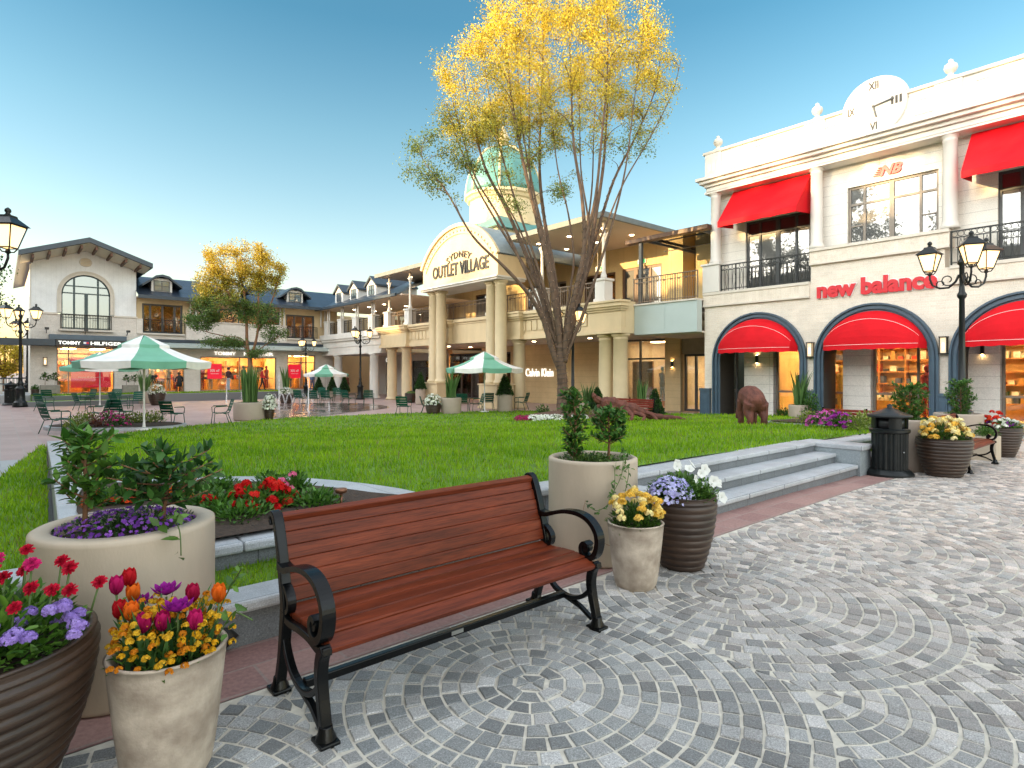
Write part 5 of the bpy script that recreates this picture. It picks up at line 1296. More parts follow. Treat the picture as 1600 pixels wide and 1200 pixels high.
for c0, c1 in ((6.7, 8.6), (9.5, 11.6), (12, 14.1)): q.fbox(('B', BT), c0, c1, ZB+.75, ZB+.79, -.44, -.40, 2)
q.build('window_display', ms, tm)
q = MB(); q.add([(5.6, BT-1.0, 3.28), (17.6, BT-1.0, 3.28), (17.6, BT, 3.42), (5.6, BT, 3.42), (5.6, BT-1.0, 3.08), (17.6, BT-1.0, 3.08), (17.6, BT, 3.05), (5.6, BT, 3.05)], [(0, 1, 2, 3), (4, 7, 6, 5), (0, 4, 5, 1)]); q.build('canopy', M['paneblue'], tm, norm=False)
q = MB(); q.box(6.3, 17.5, BT-.14, BT-.02, 3.43, 3.6); q.build('canopy_flashing', M['slateband'], tm)
s6 = sign('shop_sign', 'white capital letter sign under the pale canopy behind the small tree', 11.8, BT, 2.8)
q = MB(); q.text('TOMMY', (10.3, BT-.02, 2.72), 1.3, 'B', .03, hz=.2, bold=.02); q.text('HILFIGER', (12.1, BT-.02, 2.72), 1.9, 'B', .03, hz=.2, bold=.02); q.build('letters', M['whitetext'], s6)
for c, lab, z in ((10.35, 'small square red sale poster in the wide shop window left of the tree planter', 1.2), (15.45, 'small red sale poster in the shop door left of the far umbrella', 1.2)):
    po = sign('sale_poster', lab, c, BT, z); q = MB(); q.box(c-.42, c+.42, BT+.02, BT+.04, z, z+.95); q.build('poster_sheet', M['redposter'], po)
    q = MB(); q.text('30% off', (c-.28, BT+.018, z+.45), .56, 'B', .008, hz=.15, bold=.01); q.text('reduced styles', (c-.24, BT+.018, z+.3), .48, 'B', .008, hz=.07); q.build('lettering', M['paintwhite'], po)
# backs of the buildings so that no sky shows through them
bkq = MB(); bkq.box(UB+4.2, UB+9, -2.3, 44, 0, 7.); bkq.box(17.6, UB+4, BT+2.8, BT+6, 0, 6.); bkq.build('rear_block', M['cream'], ov)
# terraced kerbs and grass in front of the far wing
for a0, a1, b0, z0, z1, la in ((.9, 6.2, 35.6, -.1, .22, 'low grey kerb wall beyond the left chairs'), (1.2, 14.6, 37.4, .0, .42, 'long grey kerb wall under the far grass strip')):
    t = bld('kerb_wall', la, 'wall', a0, b0); q = MB(); q.box(a0, a1, b0, b0+.3, z0, z1); q.build('wall_face', M['granite'], t)
def m2w(a, b_, z): x, y, _ = W(a*K, b_*K); return (x, y, H+(z-H)*K)
q = MB(); q.box(.9*K, 6.2*K, 35.9*K, 37.4*K, GF-.1, m2w(0, 0, .2)[2]); struct(q.build('grass_terrace', M['lawnbase'], rot=TH))
q = MB(); q.box(1.2*K, 14.6*K, 37.7*K, 39.6*K, GF-.1, m2w(0, 0, .44)[2]); struct(q.build('grass_terrace', M['lawnbase'], rot=TH))
q = MB(); q.box(-8*K, 17.2*K, 39.6*K, 48*K, GF-.1, m2w(0, 0, .43)[2]); struct(q.build('shopfront_pavement', M['plazagrey'], rot=TH))
grass('strip_grass', [(1.2*K, 37.7*K), (14.6*K, 37.7*K), (14.6*K, 39.5*K), (1.2*K, 39.5*K)], lambda X, Y: m2w(0, 0, .44)[2], dens=4.)
# left: fence
fe = bld('picket_fence', 'pale picket fence with a dark rail at the far left beside the lamp posts', 'fence', -1., 43.)
q = MB()
for i in range(26): q.box(-3.4+.17*i, -3.3+.17*i, 43., 43.03, .4, 1.25)
q.build('pickets', M['white'], fe); q = MB(); q.box(-3.5, 1.2, 42.98, 43.05, 1.25, 1.32); q.box(-3.5, 1.2, 42.99, 43.04, .95, 1.0); q.build('rail', M['slateband'], fe)
# the row opposite (left of the photo), whose roofs keep the low sun off the plaza
for a0, a1, b0, b1, h_, la in ((-24, -12, -30, 26, 9.8, 'long plain building opposite, outside the left of the picture'), (-24, -12, 26.5, 40, 9.2, 'lower plain building opposite, beyond the long one'), (-24, -12, 40.5, 72, 7.4, 'low plain building opposite, the farthest of the row')):
    t = bld('opposite_building', la, 'shop building', a0, b0); q = MB(); q.box(a0, a1, b0, b1, 0, h_); q.build('wall', M['cream'], t)
    q = MB(); q.prism([(a0-.4, h_), (a1+.5, h_), ((a0+a1)/2, h_+1.2)], b0, b1, 'y'); q.build('roof', M['tileA'], t)
    for k in range(int((b1-b0)/4.5)):
        q = MB(); y = b0+1.5+4.5*k; q.box(a1, a1+.05, y, y+2.2, .3, 2.8); q.box(a1, a1+.05, y, y+2.2, 4.6, 6.4); q.build('window', M['winglass'], t)
# ---------------------------------------------------------------- street furniture
def make_bench(label, loc, L=1.81, plaque=True):
    t = thing('park_bench', label, 'bench', loc, group='timber and cast iron park benches')
    def slat(q, y, z, ang, w_, th):
        c, s = math.cos(ang), math.sin(ang)
        q.add([(x, y+u*c-v*s, z+u*s+v*c) for x in (.03, L-.03) for u, v in ((-w_/2, -th/2), (w_/2, -th/2), (w_/2, th/2), (-w_/2, th/2))],
              [(0, 1, 2, 3), (4, 7, 6, 5), (0, 4, 5, 1), (1, 5, 6, 2), (2, 6, 7, 3), (3, 7, 4, 0)])
    q = MB()
    for y, z, an, w_ in ((.035, .405, .42, .085), (.125, .43, .03, .10), (.237, .432, -.02, .115), (.355, .425, -.06, .112), (.452, .43, .45, .07)): slat(q, y, z, an, w_, .03)
    q.build('seat', M['wood'], t, bevel=.007)
    q = MB()
    for k in range(6):
        f = k/5; y = .478+.085*f+.03*f*f; z = .50+.325*f*.98; an = PI/2-.22-.1*f
        slat(q, y, z, an, .068, .028)
    slat(q, .60, .862, .25, .05, .034)
    q.build('backrest', M['wood'], t, bevel=.006)
    for x in (0., L-.05):
        x0, x1 = x, x+.05
        q = MB(); q.flat([(.56, .03), (.535, .1), (.505, .2), (.485, .3), (.47, .39), (.462, .44)], x0, x1, [.045, .04, .042, .048, .055, .06])
        q.box(x0-.02, x1+.02, .51, .62, 0, .022); q.lathe([(.05, .02), (.034, .05), (.03, .08)], 10, ((x0+x1)/2, .557, 0)); q.build('leg', M['iron'], t, bevel=.006)
        q = MB(); q.flat([(.0, .03), (.012, .1), (.038, .2), (.05, .28), (.035, .36), (-.005, .41)], x0, x1, [.045, .042, .046, .05, .05, .04])
        q.box(x0-.02, x1+.02, -.055, .055, 0, .022); q.lathe([(.05, .02), (.034, .05), (.03, .08)], 10, ((x0+x1)/2, .0, 0)); q.build('leg', M['iron'], t, bevel=.006)
        q = MB(); q.flat([(.462, .43), (.47, .5), (.498, .6), (.53, .72), (.57, .83), (.60, .875), (.635, .88), (.65, .85), (.63, .825)], x0, x1, [.055, .05, .045, .04, .038, .036, .03, .026, .02]); q.build('back_post', M['iron'], t, bevel=.006)
        q = MB(); q.flat([(-.02, .40), (.06, .388), (.16, .405), (.28, .405), (.4, .395), (.48, .41)], x0+.004, x1-.004, .035)
        q.flat([(.485, .31), (.44, .23), (.37, .165), (.28, .135), (.2, .14), (.12, .17), (.06, .22)], x0+.006, x1-.006, [.03, .028, .026, .03, .026, .028, .03]); 
        q.flat([(.28, .135), (.14, .10), (.04, .05)], x0+.008, x1-.008, [.03, .022, .02]); q.build('side_brace', M['iron'], t, bevel=.005)
        q = MB(); q.flat([(.515, .645), (.44, .64), (.36, .665), (.26, .69), (.15, .695), (.06, .67), (.0, .615), (-.02, .55), (-.005, .48), (.03, .44), (.075, .43), (.11, .455), (.115, .495), (.09, .52), (.062, .505)], x0-.006, x1+.006, [.04, .03, .026, .026, .028, .03, .032, .034, .034, .034, .032, .03, .028, .026, .03])
        q.flat([(.49, .56), (.44, .545), (.40, .50), (.41, .45), (.46, .43)], x0+.004, x1-.004, .024)
        q.tube([(x0+.0, .085, .49), (x1-.0, .085, .49)], .03, 10); q.build('armrest', M['iron'], t, bevel=.006)
    q = MB(); q.box(.04, L-.04, .26, .30, .125, .165); sb = q.build('stretcher', M['iron'], t, bevel=.005)
    if plaque:
        q = MB(); q.box(L/2-.04, L/2+.04, .2585, .26, .135, .157); q.build('maker_plate', mat('steel_plate', (.5, .5, .48), .3, .8), sb)
    return t
b1 = make_bench('large red brown slatted bench with black scrolled arms in the foreground', W(1.04, 2.47))
b2 = dup(b1, (*W(11.9, 2.47)[:2], gy(W(12.6, 2.5)[1])), label='red brown bench seen end on between two ribbed brown pots')
def make_plainbench(label, loc, rot, L=2.1):
    t = thing('park_bench', label, 'bench', loc, rot, group='red timber benches by the shops')
    q = MB()
    for k in range(3): q.box(.03, L-.03, .06+.14*k, .18+.14*k, .40, .43)
    q.build('seat', M['woodred'], t, bevel=.006)
    q = MB()
    for k in range(4): q.box(.03, L-.03, .47+.018*k, .5+.018*k, .47+.085*k, .545+.085*k)
    q.build('backrest', M['woodred'], t, bevel=.006)
    for x in (0., L/2-.025, L-.05):
        q = MB(); q.box(x, x+.05, .04, .09, 0, .40); q.build('leg', M['iron'], t)
        q = MB(); q.bar((x+.025, .47, 0), (x+.025, .56, .84), .05, .04, (1, 0, 0)); q.build('leg', M['iron'], t)
    return t
x, y, z = atY(1272, 17.4); bb = make_plainbench('red timber bench with its back to the camera behind the purple flower bed', (x, y, gy(y)-.02), TH-PI/2, 2.4)
x, y, z = atY(934, 24.4, lawn_z); dup(bb, (x, y, z-.05), TH-PI/2, 'red timber bench behind the sprawling rust brown sculpture', 1.0)

def make_lamp(label, loc, s=1., rot=0., narm=3, r=.62, group='black street lamps with three lanterns'):
    t = thing('street_lamp', label, 'street lamp', loc, rot, group, s)
    q = MB(); fl = lambda t_, z_: 1+.045*math.cos(12*t_) if 1.35 < z_ < 3.5 else (1+.03*math.cos(8*t_) if .25 < z_ < .8 else 1)
    q.lathe([(.30, 0), (.30, .1), (.27, .14), (.28, .2), (.24, .24), (.19, .3), (.175, .5), (.17, .78), (.21, .82), (.21, .87), (.15, .92), (.11, 1.02), (.125, 1.06), (.125, 1.1), (.09, 1.16), (.08, 1.3), (.1, 1.34), (.068, 1.4), (.06, 2.4), (.052, 3.4), (.085, 3.44), (.095, 3.5), (.06, 3.56), (.05, 3.7), (.05, 4.15), (.09, 4.2), (.09, 4.24), (.045, 4.3), (.04, 4.42), (.06, 4.46), (.02, 4.56), (.004, 4.62)], 24, (0, 0, 0), flute=fl)
    q.build('post', M['irondark'], t)
    lant = None
    for k in range(narm):
        an = 2*PI*k/narm; d = Vector((math.cos(an), math.sin(an), 0))
        def P(u, z_): return tuple(d*u+Vector((0, 0, z_)))
        q = MB(); q.tube([P(.05, 3.95), P(.12, 3.8), P(.25, 3.68), P(.42, 3.68), P(.56, 3.76), P(r, 3.92), P(r, 4.02)], [.03, .026, .024, .024, .022, .022, .02], 7)
        q.tube([P(.1+.17+.11*math.cos(s_)*(1-s_/9), 3.86+.11*math.sin(s_)*(1-s_/9)) for s_ in np.linspace(-2.2, 4.2, 16)], .013, 5)
        q.tube([P(.40+.09*math.cos(s_)*(1-s_/9), 3.78+.08*math.sin(s_)*(1-s_/9)) for s_ in np.linspace(-2., 4., 14)], .011, 5); q.build('lamp_arm', M['irondark'], t)
        q = MB(); c = Vector(P(r, 4.02)); m_ = Matrix.Rotation(an, 3, 'Z')
        def fr(h, z_): return [tuple(c+m_ @ Vector((sx*h, sy*h, z_))) for sx, sy in ((-1, -1), (1, -1), (1, 1), (-1, 1))]
        lo, hi = fr(.095, .08), fr(.185, .46)
        for i in range(4): q.bar(lo[i], hi[i], .02, .02); q.bar(lo[i], lo[(i+1) % 4], .02, .02); q.bar(hi[i], hi[(i+1) % 4], .025, .025)
        for i in range(4): q.tube([tuple(c), tuple(Vector(lo[i])*.6+c*.4+Vector((0, 0, -.04))), lo[i]], .012, 5)
        q.lathe([(.03, -.02), (.045, .0), (.03, .05)], 8, tuple(c))
        r1, r2, r3 = fr(.225, .47), fr(.10, .60), fr(.09, .64)
        q.add(r1+r2+r3, [(0, 3, 2, 1), (8, 9, 10, 11)]+[(i, (i+1) % 4, 4+(i+1) % 4, 4+i) for i in range(4)]+[(4+i, 4+(i+1) % 4, 8+(i+1) % 4, 8+i) for i in range(4)])
        q.lathe([(.06, .64), (.03, .68), (.05, .71), (.045, .75), (.01, .78)], 8, tuple(c)); lo_ = q.build('lantern', M['irondark'], t)
        q = MB(); a_, b_ = fr(.085, .085), fr(.172, .455); q.add(a_+b_, [(0, 3, 2, 1), (4, 5, 6, 7)]+[(i, (i+1) % 4, 4+(i+1) % 4, 4+i) for i in range(4)]); q.build('lantern_glass', M['lampglass'], lo_)
        q = MB(); q.lathe([(.001, .40), (.07, .40), (.075, .43), (.01, .45)], 8, tuple(c)); q.lathe([(.02, .2), (.035, .27), (.02, .36)], 6, tuple(c)); 
    return t
l1 = make_lamp('black three lantern street lamp in front of the middle and right red awnings', atY(1503, 13.4), 1.0, R(8))
dup(l1, atY(895, 24.6, lambda X, Y: gy(Y)), R(50), 'black street lamp behind the trunk of the big tree', .98)
dup(l1, at(563, 624), R(10), 'black street lamp before the white column right of the far umbrella', 1.08)
dup(l1, atY(478, 47.), R(25), 'black street lamp farthest away, left of the far umbrella', .98)
dup(l1, at(32, 636), R(15), 'nearer of two black street lamps beside the left litter bin', 1.2)
dup(l1, at(43, 624), R(70), 'farther of two black street lamps beyond the left litter bin', 1.2)
dup(l1, atY(-46, 8.6), R(3), 'street lamp at the left edge showing only one large lit lantern', .835)

def make_bin(label, loc):
    t = thing('litter_bin', label, 'litter bin', loc, group='black fluted litter bins')
    q = MB(); fl = lambda a, z: 1+.028*(1 if math.cos(20*a) > 0 else -1) if .12 < z < .78 else 1
    q.lathe([(.36, 0), (.36, .05), (.33, .09), (.30, .12), (.262, .13), (.262, .4), (.265, .77), (.29, .78), (.305, .80), (.305, .84), (.28, .85), (.27, .86)], 80, flute=fl, sm=False); q.build('body', M['irondark'], t)
    for k in range(4):
        a0 = k*PI/2+.25; q = MB()
        P = [a0+.75*i/6 for i in range(7)]; vs = [(r_*math.cos(a), r_*math.sin(a), z) for z in (.85, 1.06) for a in P for r_ in (.27, .245)]
        for i in range(6):
            o = i*2; u = 14
            q.add([vs[o], vs[o+2], vs[o+u+2], vs[o+u], vs[o+1], vs[o+3], vs[o+u+3], vs[o+u+1]], [(0, 1, 2, 3), (4, 7, 6, 5), (0, 4, 5, 1), (3, 2, 6, 7), (0, 3, 7, 4), (1, 5, 6, 2)])
        q.build('hood_post', M['irondark'], t)
    q = MB(); q.lathe([(.27, 1.05), (.33, 1.06), (.335, 1.09), (.30, 1.11), (.2, 1.15), (.1, 1.2), (.05, 1.22), (.035, 1.24), (.045, 1.27), (.005, 1.3)], 32, flute=lambda a, z: 1+.012*math.cos(16*a) if z < 1.16 else 1); q.build('lid', M['irondark'], t)
    q = MB(); q.lathe([(.22, .84), (.22, 1.05)], 20); q.build('liner', M['black'], t)
    q = MB(); a_ = -2.0; q.ball((.27*math.cos(a_), .27*math.sin(a_), .45), .014, 8); q.build('lock', mat('steel_lock', (.5, .5, .5), .3, .9), t)
    return t
x, y, z = at(1390, 743); bn = make_bin('black fluted litter bin with a domed hood at the right end of the steps', (x, y, z)); bn.scale = (.93, .93, .88)
dup(bn, at(17, 633), TH, 'black litter bin beside the street lamps at the far left', 1.1)

def make_chair(label, loc, rot):
    t = thing('garden_chair', label, 'chair', loc, rot, 'green metal garden chairs on the plaza')
    r_ = .0135
    for s in (-.27, .27):
        q = MB(); q.tube([(s*1.06, -.27, 0), (s, -.25, .2), (s*.98, -.23, .40), (s*.98, -.1, .415)], r_, 6); q.build('leg', M['chair'], t)
        q = MB(); q.tube([(s*1.06, .33, 0), (s*1., .26, .2), (s*.95, .2, .38), (s*.93, .05, .40)], r_, 6); q.build('leg', M['chair'], t)
        q = MB(); q.tube([(s*1.05, .26, .66), (s*1.08, .05, .655), (s*1.08, -.2, .645), (s*1.07, -.25, .61), (s, -.24, .42)], r_, 6); q.box(s*1.07-.03, s*1.07+.03, -.2, .12, .655, .672); q.build('armrest', M['chair'], t)
    q = MB()
    for k in range(6):
        y0 = -.25+.083*k; z0 = .43-.03*math.sin(PI*(k+.5)/6)
        q.add([(-.26, y0, z0), (.26, y0, z0), (.26, y0+.074, z0), (-.26, y0+.074, z0), (-.26, y0, z0+.014), (.26, y0, z0+.014), (.26, y0+.074, z0+.014), (-.26, y0+.074, z0+.014)], [(0, 3, 2, 1), (4, 5, 6, 7), (0, 1, 5, 4), (1, 2, 6, 5), (2, 3, 7, 6), (3, 0, 4, 7)])
    q.build('seat', M['chair'], t)
    q = MB()
    for k in range(4):
        z0 = .47+.105*k; y0 = .25+.034*k; n = 6
        for i in range(n):
            u0, u1 = -.26+.52*i/n, -.26+.52*(i+1)/n; c0, c1 = .03*(1-(u0/.26)**2), .03*(1-(u1/.26)**2)
            v = [(u0, y0+c0, z0), (u1, y0+c1, z0), (u1, y0+c1+.03, z0+.088), (u0, y0+c0+.03, z0+.088)]; q.add(v+[(p[0], p[1]+.012, p[2]) for p in v], [(0, 1, 2, 3), (4, 7, 6, 5), (3, 2, 6, 7), (0, 4, 5, 1)])
    q.build('backrest', M['chair'], t, norm=False)
    q = MB(); q.tube([(-.25, .2, .40), (-.255, .27, .5), (-.257, .39, .88), (0, .425, .895), (.257, .39, .88), (.255, .27, .5), (.25, .2, .40)], r_, 6); q.build('back_frame', M['chair'], t)
    return t
# seats face -y of the chair; rot turns it
CH = [(88, 677, 150, 'green chair nearest the left flower bed, turned to the right', 1.05), (153, 662, -75, 'green chair turned left beside another chair under the big umbrella', 1.), (190, 660, 175, 'green chair with its back to the camera under the big umbrella', 1.),
      (70, 642, 165, 'green chair behind the nearest left chair', 1.), (76, 632, -160, 'green chair farther back near the left lamp posts with white paper on it', 1.), (129, 641, 150, 'green chair under the smaller left umbrella', 1.), (137, 631, -20, 'green chair far back before the kerb wall under the smaller left umbrella', 1.),
      (186, 640, 160, 'green chair behind the chair that shows its back under the big umbrella', 1.), (180, 631, 20, 'green chair farthest back under the big umbrella', 1.), (214, 638, 15, 'green chair left of the brown pot of white flowers', 1.),
      (270, 664, 170, 'green chair with its back to the camera right of the umbrella pole', 1.), (345, 663, -55, 'green chair turned left beside the large tan planter', 1.03),
      (470, 633, 165, 'far green chair left of the fountain jets', 1.), (490, 634, 185, 'far green chair behind the tallest fountain jet', 1.), (511, 633, 178, 'far green chair under the far umbrella, back to the camera', 1.), (500, 626, 0, 'far green chair facing the camera under the far umbrella', 1.), (545, 633, 150, 'far green chair left of the lamp post by the white column', 1.), (576, 633, 190, 'far green chair right of the lamp post by the white column', 1.), (528, 627, 30, 'far green chair before the row of clipped cones', 1.),
      (631, 649, 172, 'lone green chair on the plaza left of the white flower bowl', .97), (668, 646, 95, 'green chair half hidden behind the white flower bowl', .9), (723, 643, 178, 'green chair half hidden behind the tan planter right of the white flower bowl', 1.), (744, 644, -70, 'green chair turned left under the middle umbrella', 1.), (762, 641, 190, 'green chair just right of the middle umbrella pole', 1.), (786, 642, -90, 'green chair before the clipped cone in the grey pot', 1.), (814, 641, -110, 'green chair at the cream column right of the middle umbrella', 1.)]
base = None
for px, py, dg, la, s in CH:
    x, y, z = at(px, py); rot = R(dg)
    if base is None: base = make_chair(la, (x, y, z), rot); base.scale = (s,)*3
    else: dup(base, (x, y, z), rot, la, s)
pp = thing('paper_sheet', 'white sheet of paper lying on a far left green chair', 'paper', (at(76, 632)[0]+.0, at(76, 632)[1], at(76, 632)[2]+.455)); q = MB(); q.box(-.15, .15, -.11, .11, 0, .008); q.build('sheet', M['paintwhite'], pp)

def make_umbrella(label, loc, s, rot):
    t = thing('garden_umbrella', label, 'umbrella', loc, rot, 'green and white striped garden umbrellas', s)
    q = MB(); q.lathe([(.26, 0), (.26, .05), (.05, .08), (.032, .3), (.03, 2.9), (.01, 2.95)], 12); q.build('pole', M['whitepole'], t)
    Rr, ze, zt = 1.95, 2.2, 2.78; n = 8
    q = MB()
    for k in range(n):
        a0, a1 = 2*PI*k/n, 2*PI*(k+1)/n; m_ = k % 2; nr, nt_ = 5, 4
        def P(r_, f): 
            a = a0+(a1-a0)*f; sag = 1-.045*math.sin(PI*f)*(r_/Rr)
            ch = math.cos((a1-a0)/2)/math.cos(a-(a0+a1)/2); rr_ = r_*(.35*1+.65*ch)*sag
            u = (r_-.45)/(Rr-.45); return (rr_*math.cos(a), rr_*math.sin(a), zt+(ze-zt)*u-.07*math.sin(PI*u)+.02*math.sin(PI*f)*u*-1)
        vs = [P(.45+(Rr-.45)*j/nr, i/nt_) for j in range(nr+1) for i in range(nt_+1)]
        vs += [(p[0]*.985, p[1]*.985, p[2]-.2-.03*math.sin(PI*i/nt_)) for i, p in enumerate(vs[-(nt_+1):])]
        q.add(vs, [(j*(nt_+1)+i, j*(nt_+1)+i+1, (j+1)*(nt_+1)+i+1, (j+1)*(nt_+1)+i) for j in range(nr+1) for i in range(nt_)], m_, False)
    o = q.build('canopy', [M['cgreen'], M['cwhite']], t, norm=False); sm_ = o.modifiers.new('cloth', 'SOLIDIFY'); sm_.thickness = .008
    q = MB()
    for k in range(n):
        a0, a1 = 2*PI*k/n, 2*PI*(k+1)/n; c = lambda r_, a, z: (r_*math.cos(a), r_*math.sin(a), z)
        q.add([c(.04, (a0+a1)/2, 3.06), c(.72, a0, 2.74), c(.70, (a0+a1)/2, 2.735), c(.72, a1, 2.74), c(.73, a0, 2.60), c(.71, (a0+a1)/2, 2.585), c(.73, a1, 2.60)], [(0, 1, 2), (0, 2, 3), (1, 4, 5, 2), (2, 5, 6, 3)], k % 2)
    o = q.build('vent_canopy', [M['cgreen'], M['cwhite']], t, norm=False); sm_ = o.modifiers.new('cloth', 'SOLIDIFY'); sm_.thickness = .008
    for k in range(n):
        a = 2*PI*k/n; q = MB(); q.bar((.04*math.cos(a), .04*math.sin(a), 2.62), (1.86*math.cos(a), 1.86*math.sin(a), 2.19), .018, .018); q.build('rib', M['whitepole'], t)
    return t
u1 = make_umbrella('largest green and white umbrella, nearest, over the left green chairs', at(225, 672), 1.03, R(22))
dup(u1, at(156, 636), R(60), 'smaller green and white umbrella left of and behind the largest one', 1.0)
dup(u1, at(510, 624), R(-12), 'far green and white umbrella beside the fountain jets', .82)
dup(u1, at(757, 644), R(0), 'green and white umbrella before the arched portico', .96)

# fountain jets
for i, (px, py, hpx, w_, la) in enumerate(((436, 640, 60, .07, 'tall thin fountain jet right of the tan planter'), (482, 645, 65, .075, 'tallest fountain jet rising before the far chairs'), (514, 643, 15, .05, 'short fountain jet at the right of the splash pad'), (354, 631, 34, .08, 'fountain jet left of the tall grass planter'), (334, 623, 9, .06, 'tiny fountain jet farthest left on the plaza'), (346, 623, 12, .06, 'tiny fountain jet second from the left'), (377, 624, 14, .06, 'small fountain jet just behind the tall grass planter'))):
    x, y, z = at(px, py); h_ = hpx/F*y; t = thing('fountain_jet', la, 'fountain jet', (x, y, z), 0, 'water jets of the plaza fountain')
    q = MB(); n = 14; q.tube([(rnd.uniform(-.012, .012), rnd.uniform(-.012, .012), h_*k/n) for k in range(n+1)], [w_*.45*(1.2-.9*k/n)*rnd.uniform(.7, 1.2) for k in range(n+1)], 7)
    q.build('water_column', M['water'], t)
    q = MB()
    for k in range(60):
        a = rnd.uniform(0, 2*PI); f = rnd.random(); r_ = w_*(.4+rnd.random()*1.6*f)+(.25*rnd.random() if f > .75 else 0); zz = h_*rnd.random()*.9 if f < .7 else rnd.random()*.12
        q.ball((r_*math.cos(a), r_*math.sin(a), zz+.01), rnd.uniform(.008, .02), 4)
    q.build('spray', M['water'], t)
t = thing('fountain_arc', 'low criss crossing water arcs left of the tallest fountain jet', 'fountain', at(462, 631), 0)
q = MB()
for k in range(6):
    x0 = -1.1+.42*k
    for s in (-1, 1): q.tube([(x0+s*.42*u, .12*k % .4, .62*(1-(2*u-1)**2)) for u in np.linspace(0, 1, 9)], .014, 5)
q.build('water_arc', M['water'], t)

# path light and spotlight
t = thing('path_light', 'small copper mushroom path light at the corner of the near flower bed', 'garden light', at(533, 794, lawn_z))
q = MB(); q.lathe([(.014, -.03), (.012, .13)], 10); q.build('stem', M['copper'], t)
q = MB(); q.lathe([(.03, .125), (.045, .13), (.05, .15), (.045, .165), (.015, .17)], 20); q.build('cap', M['copper'], t)
t = thing('spotlight', 'small black uplight with an orange glow behind the tulip pot', 'spotlight', (-1.70, 3.42, 0), R(20))
q = MB(); q.lathe([(.05, 0), (.05, .012), (.015, .02), (.015, .06)], 12); q.bar((0, 0, .06), (.0, .0, .1), .05, .02); q.build('bracket', M['black'], t)
q = MB(); q.tube([(.09, -.03, .05), (-.03, .02, .16)], .045, 14); h_ = q.build('lamp_head', M['black'], t)
q = MB(); q.tube([(-.03, .02, .16), (-.034, .0215, .1637)], .037, 14); q.build('lens', M['spotglow'], h_)

# sculptures
def smooth3(P, n=4):
    out = []; k = len(P)
    for i in range(k-1):
        g = lambda j: np.array(P[min(max(j, 0), k-1)], float); p0, p1, p2, p3 = g(i-1), g(i), g(i+1), g(i+2)
        for s_ in range(n):
            u = s_/n; out.append(tuple(.5*((2*p1)+(-p0+p2)*u+(2*p0-5*p1+4*p2-p3)*u*u+(-p0+3*p1-3*p2+p3)*u**3)))
    out.append(tuple(map(float, P[-1]))); return out
def skinmesh(name, V, Ed, Rd, mats, parent, sub=1, loc=None, colfn=None, smooth_=True):
    me = bpy.data.meshes.new(name); me.from_pydata(V, Ed, []); o = bpy.data.objects.new(name, me); COL.objects.link(o)
    md = o.modifiers.new('skin', 'SKIN'); md.use_smooth_shade = smooth_
    sv = me.skin_vertices[0].data
    for i, r_ in enumerate(Rd): sv[i].radius = (r_, r_) if isinstance(r_, (int, float)) else r_
    sv[0].use_root = True
    if sub: s_ = o.modifiers.new('sub', 'SUBSURF'); s_.levels = s_.render_levels = sub
    dg = bpy.context.evaluated_depsgraph_get(); m2 = bpy.data.meshes.new_from_object(o.evaluated_get(dg))
    bpy.data.objects.remove(o); bpy.data.meshes.remove(me)
    m2.name = name; m2.materials.clear()
    for m_ in (mats if isinstance(mats, list) else [mats]): m2.materials.append(m_)
    if colfn:
        for p in m2.polygons: p.material_index = colfn(p.center)
    return link(name, m2, parent, loc)
x, y, z = at(1176, 663, lawn_z)
t = thing('bear_sculpture', 'rust brown faceted bear sculpture grazing head down on the lawn', 'sculpture', (x, y, z), R(90))
t.scale = (.84, .84, .9)
q = MB()
def lump(P, r_, n=12): S = smooth3(P, 4); k = len(S); q.tube(S, list(np.interp(np.linspace(0, 1, k), np.linspace(0, 1, len(r_)), r_)), n)
lump([(-.50, 0, .60), (-.42, 0, .64), (-.2, 0, .70), (.1, 0, .80), (.38, 0, .80), (.58, 0, .66), (.72, 0, .5)], [.08, .24, .33, .35, .33, .25, .16])
lump([(.58, 0, .66), (.74, .04, .46), (.84, .10, .26), (.88, .14, .10)], [.22, .18, .14, .07])
for x_, y_ in ((.42, .21), (.42, -.21)): lump([(x_-.06, y_*.8, .66), (x_+.02, y_, .36), (x_-.01, y_, .12), (x_+.05, y_, .0)], [.2, .13, .095, .11])
for y_ in (.2, -.2): lump([(-.26, y_*.8, .62), (-.22, y_*1.1, .40), (-.36, y_*1.1, .2), (-.3, y_*1.1, .0)], [.24, .18, .10, .11])
for y_ in (.0, .17): q.ball((.68, y_, .62), .06, 8)
me = bpy.data.meshes.new('rough'); me.from_pydata(q.v, [], q.f); ro = bpy.data.objects.new('rough', me); COL.objects.link(ro)
rm = ro.modifiers.new('r', 'REMESH'); rm.mode = 'VOXEL'; rm.voxel_size = .04; dc = ro.modifiers.new('d', 'DECIMATE'); dc.ratio = .13
m2 = bpy.data.meshes.new_from_object(ro.evaluated_get(bpy.context.evaluated_depsgraph_get())); bpy.data.objects.remove(ro); bpy.data.meshes.remove(me)
m2.name = 'body'; m2.materials.clear(); m2.materials.append(M['rust']); m2.polygons.foreach_set('use_smooth', [False]*len(m2.polygons)); link('body', m2, t)
x, y, z = at(1000, 657, lawn_z)
t = thing('lizard_sculpture', 'rust red driftwood like sculpture with a long tail sprawling on the lawn', 'sculpture', (x, y, z), R(-6))
def limb(P, r_, nm, n=7):
    q = MB(); pts = smooth3(P, 4); k = len(pts); rr = [np.interp(i/(k-1), np.linspace(0, 1, len(r_)), r_)*(1+.14*math.sin(i*2.3)) for i in range(k)]; q.tube(pts, rr, n, sm=False); return q.build(nm, M['rust'], t)
